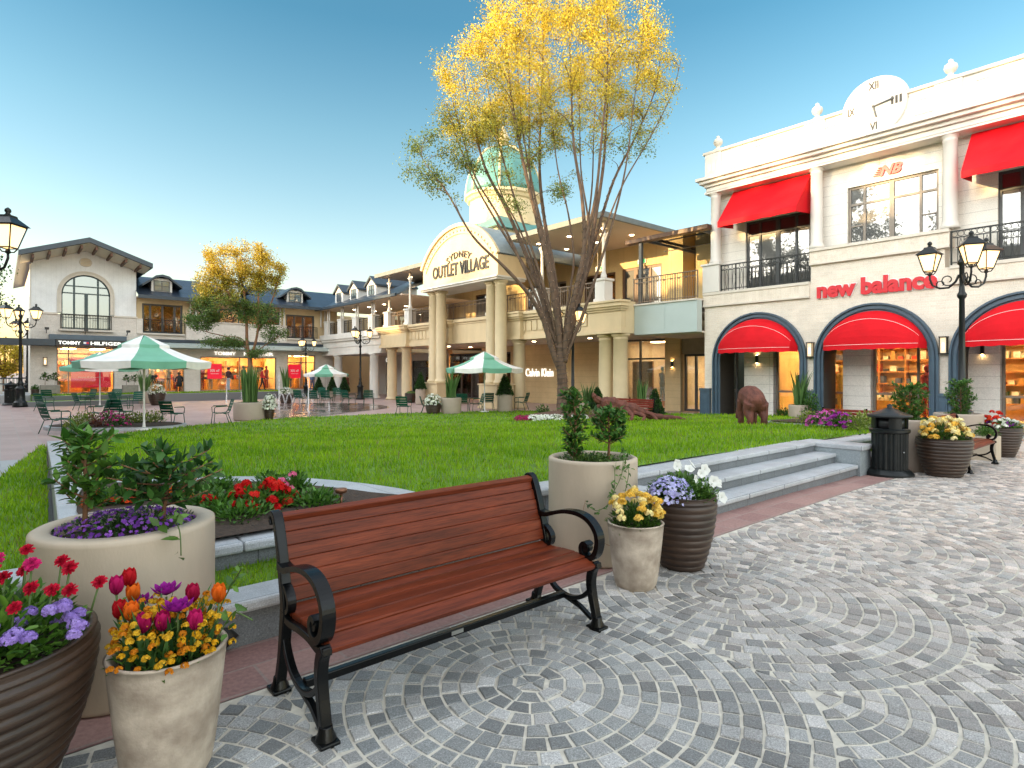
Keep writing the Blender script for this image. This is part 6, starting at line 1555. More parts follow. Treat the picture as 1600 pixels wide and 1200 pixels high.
limb([(-1.5, .1, .25), (-1.15, 0, .62), (-.7, .05, .5), (-.2, 0, .38), (.25, .0, .2), (.7, .05, .12), (1.2, 0, .1), (1.55, -.1, .04)], [.14, .2, .22, .2, .13, .1, .08, .04], 'body', 9)
limb([(-1.2, 0, .6), (-1.5, -.1, .75), (-1.62, -.15, .95)], [.14, .12, .04], 'head')
limb([(-.9, -.1, .45), (-1.3, -.4, .3), (-1.6, -.6, .02)], [.12, .08, .05], 'leg'); limb([(-.5, -.1, .4), (-.3, -.45, .2), (-.42, -.7, .02)], [.11, .07, .04], 'leg')
limb([(-.1, .1, .35), (.35, -.2, .24), (.55, -.45, .02)], [.1, .06, .04], 'leg'); limb([(-.3, -.1, .3), (.1, -.4, .18), (.0, -.6, .02)], [.09, .06, .04], 'leg'); limb([(-.8, .2, .4), (-.6, .5, .2), (-.7, .7, .02)], [.1, .07, .04], 'leg')

# people
def person(label, loc, rot, pose='stand', top=(.1, .1, .1), legs=(.05, .06, .12), hair=(.04, .025, .015), s=1.):
    t = thing('person', label, 'person', loc, rot, None, s)
    if pose == 'sit':
        hip, kn, ft = .46, .47, .02
        V = [(0, 0, hip), (0, .02, .66), (0, -.02, .9), (0, -.05, 1.08), (0, -.08, 1.18), (0, -.11, 1.31)]
        L_ = lambda s_: [(s_*.1, -.03, hip), (s_*.12, -.42, .49), (s_*.12, -.43, .08), (s_*.12, -.56, .035)]
        A_ = lambda s_: [(s_*.19, -.04, 1.05), (s_*.24, -.1, .8), (s_*.16, -.33, .72), (s_*.12, -.42, .72)]
    elif pose == 'bend':
        V = [(0, 0, .80), (0, -.12, .98), (0, -.3, 1.12), (0, -.46, 1.16), (0, -.54, 1.14), (0, -.66, 1.10)]
        L_ = lambda s_: [(s_*.1, 0, .78), (s_*.11, -.02, .43), (s_*.11, .02, .08), (s_*.11, -.1, .035)]
        A_ = lambda s_: [(s_*.18, -.42, 1.1), (s_*.2, -.5, .82), (s_*.16, -.6, .6), (s_*.14, -.62, .52)]
    else:
        w_ = .16 if pose == 'walk' else .03
        V = [(0, 0, .93), (0, .01, 1.1), (0, 0, 1.3), (0, .0, 1.44), (0, -.015, 1.52), (0, -.03, 1.65)]
        L_ = lambda s_: [(s_*.1, 0, .9), (s_*.1, -.04-s_*w_*.6, .49), (s_*.1, .02-s_*w_*1.3, .08), (s_*.1, -.11-s_*w_*1.3, .035)]
        A_ = lambda s_: [(s_*.19, 0, 1.42), (s_*.24, .02+s_*w_*.6, 1.15), (s_*.23, -.1+s_*w_, .93), (s_*.22, -.13+s_*w_, .84)]
    Rd = [.13, (.15, .11), (.165, .115), .085, .052, .098]; Ed = [(0, 1), (1, 2), (2, 3), (3, 4), (4, 5)]
    for s_ in (-1, 1):
        o = len(V); V += L_(s_); Rd += [.085, .062, .045, .04]; Ed += [(0, o), (o, o+1), (o+1, o+2), (o+2, o+3)]
        o = len(V); V += A_(s_); Rd += [.06, .046, .036, .034]; Ed += [(3, o), (o, o+1), (o+1, o+2), (o+2, o+3)]
    hd = Vector(V[5]); nk = V[4][2]; hip = V[0][2]; mt, ml, mh, ms_ = cloth(top), cloth(legs), mat('hair', hair, .6), cloth((.03, .03, .03))
    hands = [Vector(V[i]) for i in (13, 21)] if len(V) > 21 else [Vector(V[i]) for i in range(len(V)) if i in (13, 17)]
    nv = len(V); hands = [Vector(V[9+4]), Vector(V[nv-1])]
    def cf(c):
        if (c-hd).length < .2 and c.z > nk-.02 or (pose == 'bend' and (c-hd).length < .13):
            return 3 if (c.z > hd.z+.03 or c.y > hd.y+.03) else 0
        if min((c-h_).length for h_ in hands) < .11: return 0
        if c.z < .09: return 4
        if pose == 'bend': return 2 if c.z < .86 and c.y > -.25 else 1
        if pose == 'sit': return 2 if c.z < .58 and abs(c.x) < .2 else 1
        return 2 if c.z < hip+.04 and abs(c.x) < .17 else 1
    skinmesh('body', V, Ed, Rd, [SKIN, mt, ml, mh, ms_], t, 2, colfn=cf)
    q = MB(); q.ball(tuple(hd+Vector((0, .015, .025))), .108, 12, 0, 1.05); q.build('hair', mh, t)
    return t
def ins(a, b_, z=.44): return m2w(a, b_, z)
person('person in a red shirt and dark trousers walking past the wide shop window', ins(13.0, 40.2), TH+R(75), 'walk', (.4, .02, .03), (.02, .02, .03), s=1.0)
person('person in a dark top and pale jeans standing left of the tall grass planter', ins(10.9, 40.0), TH+R(-60), 'stand', (.06, .02, .025), (.35, .42, .5))
person('person in dark clothes bending forward left of the pot of white flowers', ins(6.4, 39.9), TH+R(100), 'bend', (.015, .015, .018), (.015, .015, .02))
person('person in black seen from behind, sitting before the lit shop window', ins(8.1, 39.8, .44), TH+R(180), 'sit', (.012, .012, .015), (.02, .02, .02))
person('person in blue clothes standing at the shop door behind the tallest jet', ins(16.3, 40.1, .3), TH+R(20), 'stand', (.12, .17, .3), (.08, .1, .2))
person('person in a dark red coat standing at the far shop window behind the far umbrella', ins(18.2, 38.6, .0), TH+R(40), 'stand', (.18, .05, .03), (.05, .03, .03))
q = MB()
st_ = thing('stool', 'low dark stool under the sitting person in black', 'stool', ins(8.1, 39.8)); q.box(-.2, .2, -.2, .2, .38, .40)
q.build('seat', M['black'], st_)
for sx in (-.16, .16):
    for sy in (-.16, .16): q = MB(); q.box(sx-.015, sx+.015, sy-.015, sy+.015, 0, .38); q.build('leg', M['black'], st_)
# ---------------------------------------------------------------- pots
G1, G2 = (.028, .085, .012), (.085, .19, .028)
def pot_cyl(t, r_, h, m, rim=.07, n=48, round_=.02):
    q = MB(); q.lathe([(r_*.9, 0), (r_*.985, round_), (r_, round_*2.5), (r_, h-.03), (r_*.995, h-.01), (r_-.02, h), (r_-rim, h), (r_-rim-.01, h-.02), (r_-rim-.012, h-.12)], n, cap=False); q.add([(r_*.9*math.cos(2*PI*i/n), r_*.9*math.sin(2*PI*i/n), 0) for i in range(n)], [tuple(range(n))]); o = q.build('pot', m, t)
    q = MB(); q.lathe([(r_-rim-.005, h-.07), (.01, h-.05)], 24, cap=False); q.build('soil', M['soil'], t); return o
def pot_taper(t, r_, rb, h, m, n=44, rib=0, rimt=.022):
    pr = []; k = 90 if rib else 14
    for i in range(k+1):
        f = i/k; rr_ = rb+(r_-rb)*(math.sin(f*PI/2)**.85 if rib else f**.7)
        if rib and .03 < f < .95: rr_ += .012*r_/.3*abs(math.sin(PI*rib*f))**.7
        pr.append((rr_, h*f))
    pr[0] = (rb*.94, 0); pr += [(r_+.004, h), (r_-rimt*.5, h+.006), (r_-rimt, h-.004), (r_-rimt-.004, h-.1)]
    q = MB(); q.lathe(pr, n, cap=False); q.add([(rb*.94*math.cos(2*PI*i/n), rb*.94*math.sin(2*PI*i/n), 0) for i in range(n)], [tuple(range(n))]); o = q.build('pot', m, t)
    q = MB(); q.lathe([(r_-rimt, h-.06), (.01, h-.04)], 24, cap=False); q.build('soil', M['soil'], t); return o
def dome_pts(n, rx, hh, fill=.5, z0=0., off=(0, 0)):
    u = rng.normal(size=(n, 3)); u[:, 2] = np.abs(u[:, 2]); u = unit(u); r_ = (fill+(1-fill)*rng.random(n))[:, None]
    P = u*r_*[rx, rx, hh]+[off[0], off[1], z0]; return P, u
def leaves(n, rx, hh, size, c1=G1, c2=G2, z0=0., off=(0, 0), fill=.35, T=LEAF, w=1., up=.5):
    P, u = dome_pts(n, rx, hh, fill, z0, off); D = u+rng.normal(size=u.shape)*.55+[0, 0, up]
    S = size*rng.uniform(.6, 1.25, n); return inst(T, P, frames(D, np.tile([0, 0, 1.], (n, 1))), np.stack([S*w, S, S], 1), shades(n, c1, c2))
def florets(n, rx, hh, size, cols, z0=0., off=(0, 0), fill=.9, T=FLOR5, jit=.12):
    P, u = dome_pts(n, rx, hh, fill, z0, off); C = np.array(cols)[rng.integers(0, len(cols), n)]*(1+rng.normal(size=(n, 1))*jit)
    return inst(T, P, frames_z(u+rng.normal(size=u.shape)*.35+[0, -.15, .3]), size*rng.uniform(.7, 1.25, n), np.clip(C, .01, 1))
def clusters(k, rx, hh, rc, nper, size, cols, z0=0., off=(0, 0), T=FLOR5):
    P, u = dome_pts(k, rx, hh, .8, z0, off); parts = []
    for p in P:
        n = nper; v = unit(rng.normal(size=(n, 3))); v[:, 2] = np.abs(v[:, 2])*1.0-.15
        c = np.array(cols)[rng.integers(0, len(cols))]; C = np.clip(c*(1+rng.normal(size=(n, 1))*.14), .01, 1)
        parts.append(inst(T, p+v*rc*rng.uniform(.85, 1.1), frames_z(v+rng.normal(size=v.shape)*.2), size*rng.uniform(.75, 1.2, n), C))
    return parts
def straps(n, r_, h, wd, spread=.35, c1=(.05, .12, .03), c2=(.14, .24, .07), z0=0., seg=6, stiff=1.):
    th = rng.uniform(0, 2*PI, n); rr_ = r_*np.sqrt(rng.random(n)); hh = h*rng.uniform(.55, 1.05, n); ln = spread*rng.uniform(.1, 1., n)*hh; ph = th+rng.normal(size=n)*.7; fc = rng.uniform(0, 2*PI, n)
    t = np.linspace(0, 1, seg+1); W_ = wd*np.array([.75, 1, 1.05, .95, .75, .45, .02])[:seg+1]
    V = np.zeros((n, (seg+1)*2, 3))
    for i, tt in enumerate(t):
        cx = rr_*np.cos(th)+np.cos(ph)*ln*tt**1.8; cy = rr_*np.sin(th)+np.sin(ph)*ln*tt**1.8; z = z0+hh*(tt-(1-stiff)*.45*tt**3)
        for s_, sg in ((0, -1), (1, 1)): V[:, i*2+s_, 0] = cx+sg*np.cos(fc)*W_[i]*.5; V[:, i*2+s_, 1] = cy+sg*np.sin(fc)*W_[i]*.5; V[:, i*2+s_, 2] = z
    f = np.array([(i*2, i*2+1, i*2+3, i*2+2) for i in range(seg)]); k = (seg+1)*2
    return V.reshape(-1, 3), (f[None]+(np.arange(n)*k)[:, None, None]).reshape(-1, 4), np.repeat(shades(n, c1, c2), k, 0)
def shrub(t, off, h, rad, nbr, nl, ls, c1=G1, c2=G2, low=.25, name='shrub', lean=(0, 0), up=.6, z0=0.):
    """stem with branches, rosettes of leaves along them; the leaves hang on the stem"""
    q = MB(); off = np.array(off, float); parts = []; tips = []
    top = off+[lean[0], lean[1], h]
    q.tube([tuple(off), tuple((off+top)/2+[.01, .0, 0]), tuple(top-[0, 0, h*.12])], [.013, .010, .005], 6)
    for i in range(nbr):
        f = low+(1-low)*i/max(1, nbr-1); p0 = off+(top-off)*f*.9; an = i*2.4+rnd.random(); rr_ = rad*(1.-.55*abs(f-.55))*rnd.uniform(.7, 1.1)
        p1 = p0+np.array([math.cos(an)*rr_, math.sin(an)*rr_, h*.12+rr_*.35*rnd.random()]); q.tube([tuple(p0), tuple((p0+p1)/2+[0, 0, -.01]), tuple(p1)], [.006, .004, .003], 5); tips.append((p0, p1))
    tips.append((top-[0, 0, h*.2], top))
    st_ = q.build(name, M['barkwarm'], t)
    for p0, p1 in tips:
        n = nl; f = rng.uniform(.2, 1., n)[:, None]; P = p0+(p1-p0)*f; d = unit((p1-p0)[None])[0]
        a = rng.uniform(0, 2*PI, n); e1 = unit(np.cross(d, [0.3, .2, 1])[None])[0]; e2 = np.cross(d, e1)
        D = np.cos(a)[:, None]*e1+np.sin(a)[:, None]*e2+d*rng.uniform(.2, 1., n)[:, None]+[0, 0, up*.5]
        S = ls*rng.uniform(.6, 1.2, n); tcol = rng.random(); parts.append(inst(LEAF, P, frames(D, np.tile([0, 0, 1.], (n, 1))), np.stack([S*.95, S, S], 1), shades(n, c1, c2)*(1.35 if f.mean() > .9 else 1)))
    cloud('foliage', parts, M['leaf'], st_); return st_
def vine(t, P, n, ls, c1=G1, c2=(.12, .24, .04), name='trailing_vine'):
    q = MB(); S = smooth3(P, 6); q.tube(S, .003, 5); v = q.build(name, M['stem'], t); A = np.array(S)
    idx = rng.integers(0, len(A), n); Pp = A[idx]+rng.normal(size=(n, 3))*.012; D = rng.normal(size=(n, 3))+[0, -.4, .2]; s_ = ls*rng.uniform(.6, 1.2, n)
    cloud('foliage', [inst(LEAF, Pp, frames(D, np.tile([0, -.6, 1.], (n, 1))), s_, shades(n, c1, c2))], M['leaf'], v)

PG = 'planted flower pots'
# large cream planter on the left with two shrubs
t = thing('potted_plant', 'big cream round planter with two leafy shrubs and purple flowers behind the tulip pot', 'planter', (-2.03, 3.14, 0), 0)
pot_cyl(t, .415, .815, M['pot'], .085, 64, .012)
shrub(t, (-.14, -.12, .78), .50, .16, 20, 22, .075, (.035, .12, .014), (.13, .28, .04))
shrub(t, (.17, .02, .78), .36, .27, 24, 20, .08, (.016, .07, .014), (.07, .17, .03), .35, lean=(.04, -.02))
cloud('ground_cover', [leaves(1100, .33, .075, .026, (.02, .06, .015), (.06, .13, .03), .78, fill=.2)], M['leaf'], t)
cloud('purple_flowers', [florets(420, .33, .095, .011, [(.22, .06, .42), (.32, .12, .55), (.15, .04, .3)], .78, fill=.85)], M['petal'], t)
vine(t, [(.28, -.18, .82), (.36, -.24, .90), (.42, -.26, .84), (.44, -.28, .72)], 16, .075)
# ribbed bowl bottom left
t = thing('flower_pot', 'large dark ribbed bowl of red zinnias and lilac flowers at the bottom left', 'flower pot', (-1.985, 2.13, 0), 0, PG)
pot_taper(t, .41, .22, .62, M['ribbed'], 56, 13, .03)
cloud('foliage', [leaves(2600, .38, .23, .05, (.04, .12, .012), (.14, .28, .035), .57, fill=.3)], M['leaf'], t)
cloud('lilac_flowers', sum([clusters(20, .13, .1, .024, 110, .0062, [(.36, .24, .62), (.42, .30, .68), (.30, .2, .55)], .66, o_) for o_ in ((.05, -.24), (.2, -.18), (-.1, -.28), (.30, .02))], []), M['petal'], t)
PETAL = (np.array([(-.05, 0, 0), (.05, 0, 0), (.19, .5, .06), (.2, .8, .05), (.09, 1., .0), (-.09, 1., .0), (-.2, .8, .05), (-.19, .5, .06), (0, .55, 0)]), np.array([(0, 1, 2, 8), (0, 8, 7, 7), (8, 2, 3, 3), (8, 3, 4, 4), (8, 4, 5, 5), (8, 5, 6, 6), (8, 6, 7, 7)]))
for k, (dx, dy, dz, sc_) in enumerate(((.02, .10, .86, 1.), (.13, .17, .86, 1.1), (.20, .08, .80, 1.), (-.05, .2, .83, 1.), (-.08, .04, .85, .9), (.24, .22, .83, 1.1), (.30, .14, .77, 1.05), (.1, .0, .81, .95), (.33, .26, .76, 1.), (.02, .27, .80, 1.), (-.16, .13, .8, 1.), (.22, -.02, .765, .9), (-.2, .22, .8, 1.), (-.12, .30, .84, 1.), (.07, .22, .9, .9), (.17, .27, .84, 1.), (-.02, .12, .82, .9), (.27, .09, .79, .9), (.1, .08, .84, 1.))):
    red = k % 3 != 1
    base_c = np.array((.52, .008, .035) if red else (.58, .02, .15)); Rz = frames_z(np.array([[.15+.3*math.sin(k*2.), -.75, .8]]))[0]; q_ = []
    for ring, (n_, l_, up_, z_) in enumerate(((15, 1., .02, 0), (13, .85, .3, .1), (11, .68, .6, .2), (8, .5, 1., .28), (6, .32, 2., .32))):
        a_ = np.arange(n_)*2*PI/n_+ring*.4+rng.normal(size=n_)*.08; Dl = np.stack([np.cos(a_), np.sin(a_), np.full(n_, up_)+rng.normal(size=n_)*.12], 1)
        S_ = .029*sc_*l_*rng.uniform(.88, 1.08, n_); C_ = np.clip(base_c*(rng.uniform(.6, 1.25, (n_, 1)))*(1.1-.07*ring), .003, 1)
        Pl = np.tile([0, 0, z_*.03*sc_], (n_, 1)).astype(float); fr_ = frames(Dl, np.tile([0, 0, 1.], (n_, 1)))
        q_.append(inst(PETAL, Pl @ Rz.T, np.einsum('ij,njk->nik', Rz, fr_), S_, C_))
    q = MB(); q.tube([(dx*.9, dy*.9, .6), (dx, dy, dz)], .004, 5); s_ = q.build('zinnia', M['stem'], t)
    cloud('bloom', q_, M['petal'], s_, (dx, dy, dz))
# tulip pot
t = thing('flower_pot', 'pale weathered pot with tulips and yellow wallflowers in the left foreground', 'flower pot', (-1.375, 2.38, 0), 0, PG)
pot_taper(t, .213, .148, .5, M['potpale'], 52)
cloud('wallflowers', sum([clusters(62, .2, .2, .013, 22, .0062, [(.66, .36, .012), (.72, .44, .03), (.62, .22, .012)], .5, o_) for o_ in ((0, 0), (.03, -.06), (.05, .05), (-.05, .05))], []), M['petal'], t)
cloud('foliage', [leaves(900, .19, .15, .045, G1, (.1, .2, .03), .46, fill=.2, w=.55), straps(60, .15, .24, .022, .5, (.03, .10, .03), (.08, .18, .05), .46)], M['leaf'], t)
def tulip(t, px, py, dy, c, dbl=False, s=1.):
    Y = 2.38+dy; wx = (px-CX)/F*Y+1.375; wz = H-(py-CY)/F*Y; h_ = .062*s
    q = MB(); q.tube([(wx*.75, dy*.75, .45), (wx*.97, dy*.95, (.45+wz)/2), (wx, dy, wz-h_*.45)], .0042, 6); st_ = q.build('tulip', M['stem'], t)
    parts = []
    for L_ in range(3 if dbl else 2):
        n = 9 if dbl else 3
        for k in range(n):
            a = 2*PI*(k+.5*L_)/n+rnd.random()*.2; vs, fs = [], []; op = (1.25-.3*L_ if dbl else 1.-.06*L_)
            for i, tt in enumerate((0, .2, .45, .7, .88, 1.)):
                rr_ = h_*(.42*math.sin(min(1, tt*1.5)*PI/2)-(.12*tt if not dbl else -.35*tt*(1-L_*.4)))*op; w_ = h_*(.06, .27, .36, .31, .17, .02)[i]*(.7 if dbl else 1)
                z_ = h_*(tt-.5)*(1.1 if not dbl else .7)
                for sg in (-1, 0, 1):
                    ro = rr_-abs(sg)*w_*.25; vs.append((math.cos(a)*ro-math.sin(a)*w_*sg, math.sin(a)*ro+math.cos(a)*w_*sg, z_))
            for i in range(5):
                for j in (0, 1): fs.append((i*3+j, i*3+j+1, (i+1)*3+j+1, (i+1)*3+j))
            C = np.clip(np.array(c)*np.linspace(.5, 1.25, 6).repeat(3)[:, None], 0, 1); parts.append((np.array(vs), np.array(fs), C))
    o = cloud('bloom', parts, M['petal'], st_, (wx, dy, wz)); o.data.polygons.foreach_set('use_smooth', [True]*len(o.data.polygons))
MG, RD, OR, PU = (.48, .012, .12), (.5, .012, .02), (.8, .16, .015), (.30, .015, .26)
for px, py, dy, c, db in ((182, 915, .06, MG, 0), (202, 903, .1, RD, 0), (208, 926, .1, OR, 0), (205, 956, -.04, OR, 0), (187, 953, .02, RD, 0), (217, 941, .12, PU, 1), (224, 974, -.1, MG, 0), (254, 971, -.08, MG, 0), (260, 922, .13, PU, 1), (278, 948, -.05, PU, 1), (301, 927, .1, (.4, .01, .06), 0), (305, 969, -.08, MG, 0), (342, 927, .06, OR, 0)): tulip(t, px, py, dy, c, db, 1.15 if not db else 1.)
vine(t, [(.1, .08, .45), (.16, .1, .62), (.21, .1, .72), (.27, .06, .80)], 14, .055); vine(t, [(.15, .05, .48), (.22, .06, .6), (.27, .02, .63), (.33, .02, .60)], 12, .055); vine(t, [(-.12, .12, .48), (-.17, .1, .62), (-.2, .05, .66)], 10, .05)
# right foreground group
t = thing('potted_plant', 'tall cream cylinder planter with two upright shrubs and trailing vine right of the front bench', 'planter', (.705, 5.2, 0), 0)
pot_cyl(t, .385, .87, M['pot'], .035, 64, .012)
shrub(t, (-.16, .0, .8), .63, .125, 26, 26, .062, (.026, .10, .016), (.11, .25, .04), .05)
shrub(t, (.14, .02, .8), .47, .165, 22, 26, .062, (.024, .095, .016), (.10, .24, .04), .4)
cloud('ground_cover', [leaves(1300, .33, .07, .03, G1, (.14, .22, .05), .81, fill=.2)], M['leaf'], t)
for P in ([(.1, -.3, .84), (.12, -.41, .82), (.1, -.44, .6), (-.02, -.46, .5), (-.12, -.47, .56)], [(.2, -.28, .85), (.24, -.38, .8), (.2, -.42, .58), (.26, -.44, .45)], [(.22, -.2, .86), (.2, -.36, .95), (.18, -.4, .78), (.1, -.42, .62)]): vine(t, P, 36, .045)
q = MB(); q.tube(smooth3([(-.12, -.46, .58), (-.13, -.47, .45), (.02, -.45, .25), (.12, -.42, .2)], 5), .002, 4); q.build('bare_tendril', M['barkwarm'], t)
t = thing('flower_pot', 'pale weathered pot of yellow flowers beside the right end of the front bench', 'flower pot', (.925, 4.46, 0), 0, PG)
pot_taper(t, .208, .145, .48, M['potpale'], 48)
cloud('yellow_flowers', clusters(40, .205, .2, .03, 55, .0105, [(.86, .62, .14), (.88, .74, .34), (.84, .54, .08)], .53), M['petal'], t)
cloud('foliage', [leaves(1100, .19, .16, .05, G1, (.10, .2, .03), .45, fill=.3, w=.6)], M['leaf'], t)
t = thing('flower_pot', 'dark brown ribbed pot of white petunias and small blue flowers before the steps', 'flower pot', (1.40, 4.9, 0), 0, PG)
pot_taper(t, .27, .155, .6, M['ribbed'], 52, 11)
cloud('foliage', [leaves(1500, .29, .2, .05, (.04, .11, .015), (.13, .26, .04), .56, fill=.3)], M['leaf'], t)
cloud('blue_flowers', [florets(330, .2, .19, .017, [(.50, .50, .78), (.62, .62, .85), (.42, .40, .72)], .57, (-.11, -.08), .85)], M['petal'], t)
def petunia():
    vs, fs = [], []; n = 20
    for i, (r_, z_) in enumerate(((.08, 0), (.18, .28), (.6, .5), (1., .52))):
        for j in range(n):
            a = 2*PI*j/n; rr_ = r_*(1+.10*math.cos(5*a)*(i == 3)); vs.append((rr_*math.cos(a), rr_*math.sin(a), z_+.06*math.cos(5*a)*(i == 3)))
    for i in range(3):
        for j in range(n): fs.append((i*n+j, i*n+(j+1) % n, (i+1)*n+(j+1) % n, (i+1)*n+j))
    return np.array(vs), np.array(fs)
PET = petunia()
pts = np.array([(.05, -.02, .80), (.12, -.1, .78), (.17, -.02, .80), (.22, -.1, .72), (.16, -.2, .70), (.27, -.05, .70), (.3, .06, .66), (.1, .1, .82), (-.02, .1, .83), (.21, .08, .78), (.26, -.16, .60), (.29, -.02, .58), (.06, -.12, .74), (-.05, .0, .82)])
cloud('white_petunias', [inst(PET, pts, frames_z(np.array([(.3, -.8, .6)]*len(pts))+rng.normal(size=(len(pts), 3))*.3), .042*rng.uniform(.8, 1.15, len(pts)), np.clip(np.array([(.82, .83, .78)])+rng.normal(size=(len(pts), 1))*.02, 0, 1))], M['petal'], t)
# right background group
def place(px, py): return at(px, py)
x, y, z = atY(1421, 10.1); t = thing('potted_plant', 'tall cream cylinder planter with a bushy shrub just behind the litter bin', 'planter', (x, y, z), 0)
pot_cyl(t, .37, .87, M['pottan'], .04, 48, .06); shrub(t, (0, 0, .8), .62, .3, 30, 42, .078, (.03, .11, .02), (.12, .26, .05), .02); 
cloud('ground_cover', [leaves(900, .3, .12, .04, G1, G2, .8)], M['leaf'], t)
x, y, z = atY(1497, 12.4); t = thing('potted_plant', 'wide cream planter with a pointed bush at the foot of the right street lamp', 'planter', (x, y, z), 0)
pot_cyl(t, .43, .87, M['pottan'], .04, 48, .05); shrub(t, (.05, 0, .8), .72, .28, 32, 42, .075, (.03, .11, .02), (.13, .26, .05), .02); cloud('ground_cover', [leaves(700, .3, .1, .04, G1, G2, .8)], M['leaf'], t)
x, y, z = atY(1475, 9.4); t = thing('flower_pot', 'wide brown ribbed pot of pale yellow flowers right of the litter bin', 'flower pot', (x, y, z), 0, PG)
pot_taper(t, .37, .22, .60, M['ribbed'], 48, 11)
cloud('yellow_flowers', clusters(70, .36, .33, .045, 30, .019, [(.88, .72, .28), (.9, .80, .45), (.82, .5, .08)], .62), M['petal'], t); cloud('foliage', [leaves(900, .33, .26, .07, G1, (.1, .2, .03), .55, fill=.3, w=.6)], M['leaf'], t)
x, y, z = atY(1566, 12.05); t = thing('flower_pot', 'brown ribbed pot of red, white and purple flowers at the far right', 'flower pot', (x, y, z), 0, PG)
pot_taper(t, .32, .18, .60, M['ribbed'], 48, 11)
cloud('foliage', [leaves(900, .33, .2, .06, G1, (.12, .24, .04), .56)], M['leaf'], t)
cloud('red_flowers', clusters(22, .22, .3, .04, 34, .02, [(.62, .02, .015), (.7, .06, .02)], .62, (-.05, .1)), M['petal'], t)
cloud('white_flowers', clusters(38, .33, .18, .035, 26, .018, [(.8, .82, .74), (.75, .78, .66)], .6, (.03, -.06)), M['petal'], t); cloud('purple_flowers', clusters(10, .26, .22, .035, 26, .018, [(.3, .06, .36), (.22, .03, .28)], .6), M['petal'], t)
x, y, z = atY(1540, 11.5); t = thing('trough_planter', 'small pale concrete trough of greenery at the far end of the side bench', 'planter', (x, y, z), TH)
q = MB(); q.box(-.2, .22, -.2, .2, 0, .47); q.build('pot', M['pot'], t, bevel=.015); cloud('foliage', [leaves(420, .22, .2, .06, G1, (.14, .26, .05), .46, fill=.2)], M['leaf'], t)
vine(t, [(-.2, 0, .47), (-.28, .02, .62), (-.34, .02, .72), (-.42, .0, .74)], 22, .05)
# planters of the plaza
def grass_pot(label, loc, r_, h, gh, n, wd, spread=.25, m='pottan'):
    t = thing('potted_plant', label, 'planter', loc, 0, 'round planters of tall strap grass'); pot_cyl(t, r_, h, M[m], .05, 40, .02)
    cloud('strap_leaves', [straps(n, r_*.45, gh, wd, spread, z0=h-.08)], M['leaf'], t); cloud('ground_cover', [leaves(300, r_*.8, .08, .05, (.1, .16, .09), (.25, .32, .2), h-.05)], M['leaf'], t); return t
grass_pot('large tan planter of tall dense strap grass beside the left chair', at(390.5, 656), .62, .72, 1.55, 170, .06, .12)
grass_pot('tan planter of tall grass right of the white flower bowl before the portico', at(705, 646.5), .47, .75, 1.45, 26, .11, .35)
grass_pot('grey planter of tall grass behind the left pot of white flowers', atY(226, 37.), .42, .75, 1.5, 40, .09, .4)
grass_pot('far planter of tall grass beside the shop door', atY(447, 43.), .45, .7, 1.7, 40, .1, .25)
grass_pot('tan planter of tall grass right of the big tree trunk', atY(918, 25.4), .33, .6, 1.0, 40, .075, .35)
grass_pot('tan planter of tall grass before the shop window with pale clothes', atY(1002.5, 24.3), .3, .62, 1.15, 60, .06, .2)
grass_pot('tan planter of tall grass between the left and middle red awnings', atY(1248, 20.3, lawn_z), .32, .42, 1.25, 50, .075, .3)
def cone_pot(label, loc, r_, h, ch, cr, m='pottan', pot=True):
    t = thing('topiary', label, 'topiary', loc, 0, 'clipped cone topiaries in pots')
    pot_cyl(t, r_, h, M[m], .04, 32, .02)
    n = 1500; u = rng.random(n)**.65; a = rng.uniform(0, 2*PI, n); f = 1-u; rr_ = cr*u*rng.uniform(.75, 1.06, n); P = np.stack([rr_*np.cos(a), rr_*np.sin(a), h-.05+ch*f], 1)
    D = np.stack([np.cos(a), np.sin(a), .5+0*a], 1)+rng.normal(size=(n, 3))*.4
    cloud('foliage', [inst(DIAM, P, frames(D), .085*rng.uniform(.7, 1.3, n), shades(n, (.012, .05, .012), (.06, .14, .028)))], M['leaf'], t)
    q = MB(); q.lathe([(cr*.75, h), (.01, h+ch*.9)], 10, cap=False); q.build('inner_twigs', mat('dark_twigs', (.01, .022, .008), .9), t)
    return t
cone_pot('tall narrow clipped cone in a tan pot left of the left portico plinth', at(657, 632), .3, .95, 1.0, .33)
cone_pot('clipped cone in a grey pot right of the right portico plinth', atY(789, 29.2), .37, .85, 1.05, .42)
cone_pot('first of three far clipped cones, behind the left of the far umbrella pole', atY(498, 47.), .3, .5, 1.1, .42); cone_pot('middle of three far clipped cones, just right of the far umbrella pole', atY(519, 46.), .3, .5, 1.1, .42); cone_pot('last of three far clipped cones, left of the lamp post', atY(538, 45.), .3, .5, 1.2, .42)
cone_pot('clipped cone right of the tall grass beside the big tree', atY(933, 25.), .3, .4, .95, .42); cone_pot('broad clipped cone in a low pale pot before the shop window', atY(1023, 24.2), .36, .2, 1.1, .42, 'pot')
def bowl(label, loc, r_, rb, h, fh, fr, cols, m='ribbed', nfl=240, ncl=None):
    t = thing('flower_pot', label, 'flower pot', loc, 0, 'dark pots of white flowers on the plaza'); pot_taper(t, r_, rb, h, M[m], 36, 7)
    cloud('foliage', [leaves(420, fr, fh, .085, G1, (.12, .22, .05), h-.05, fill=.3)], M['leaf'], t); cloud('flowers', [florets(nfl, fr*1.04, fh*1.08, .04, cols, h-.05, fill=.85)], M['petal'], t); return t
WH = [(.78, .80, .70), (.7, .74, .6), (.82, .83, .78)]
bowl('wide dark bowl of white flowers left of the tan planter before the portico', at(677, 647), .36, .26, .5, .48, .42, WH)
bowl('dark pot of white flowers just right of the large tan planter', at(421, 656), .19, .13, .5, .6, .28, WH)
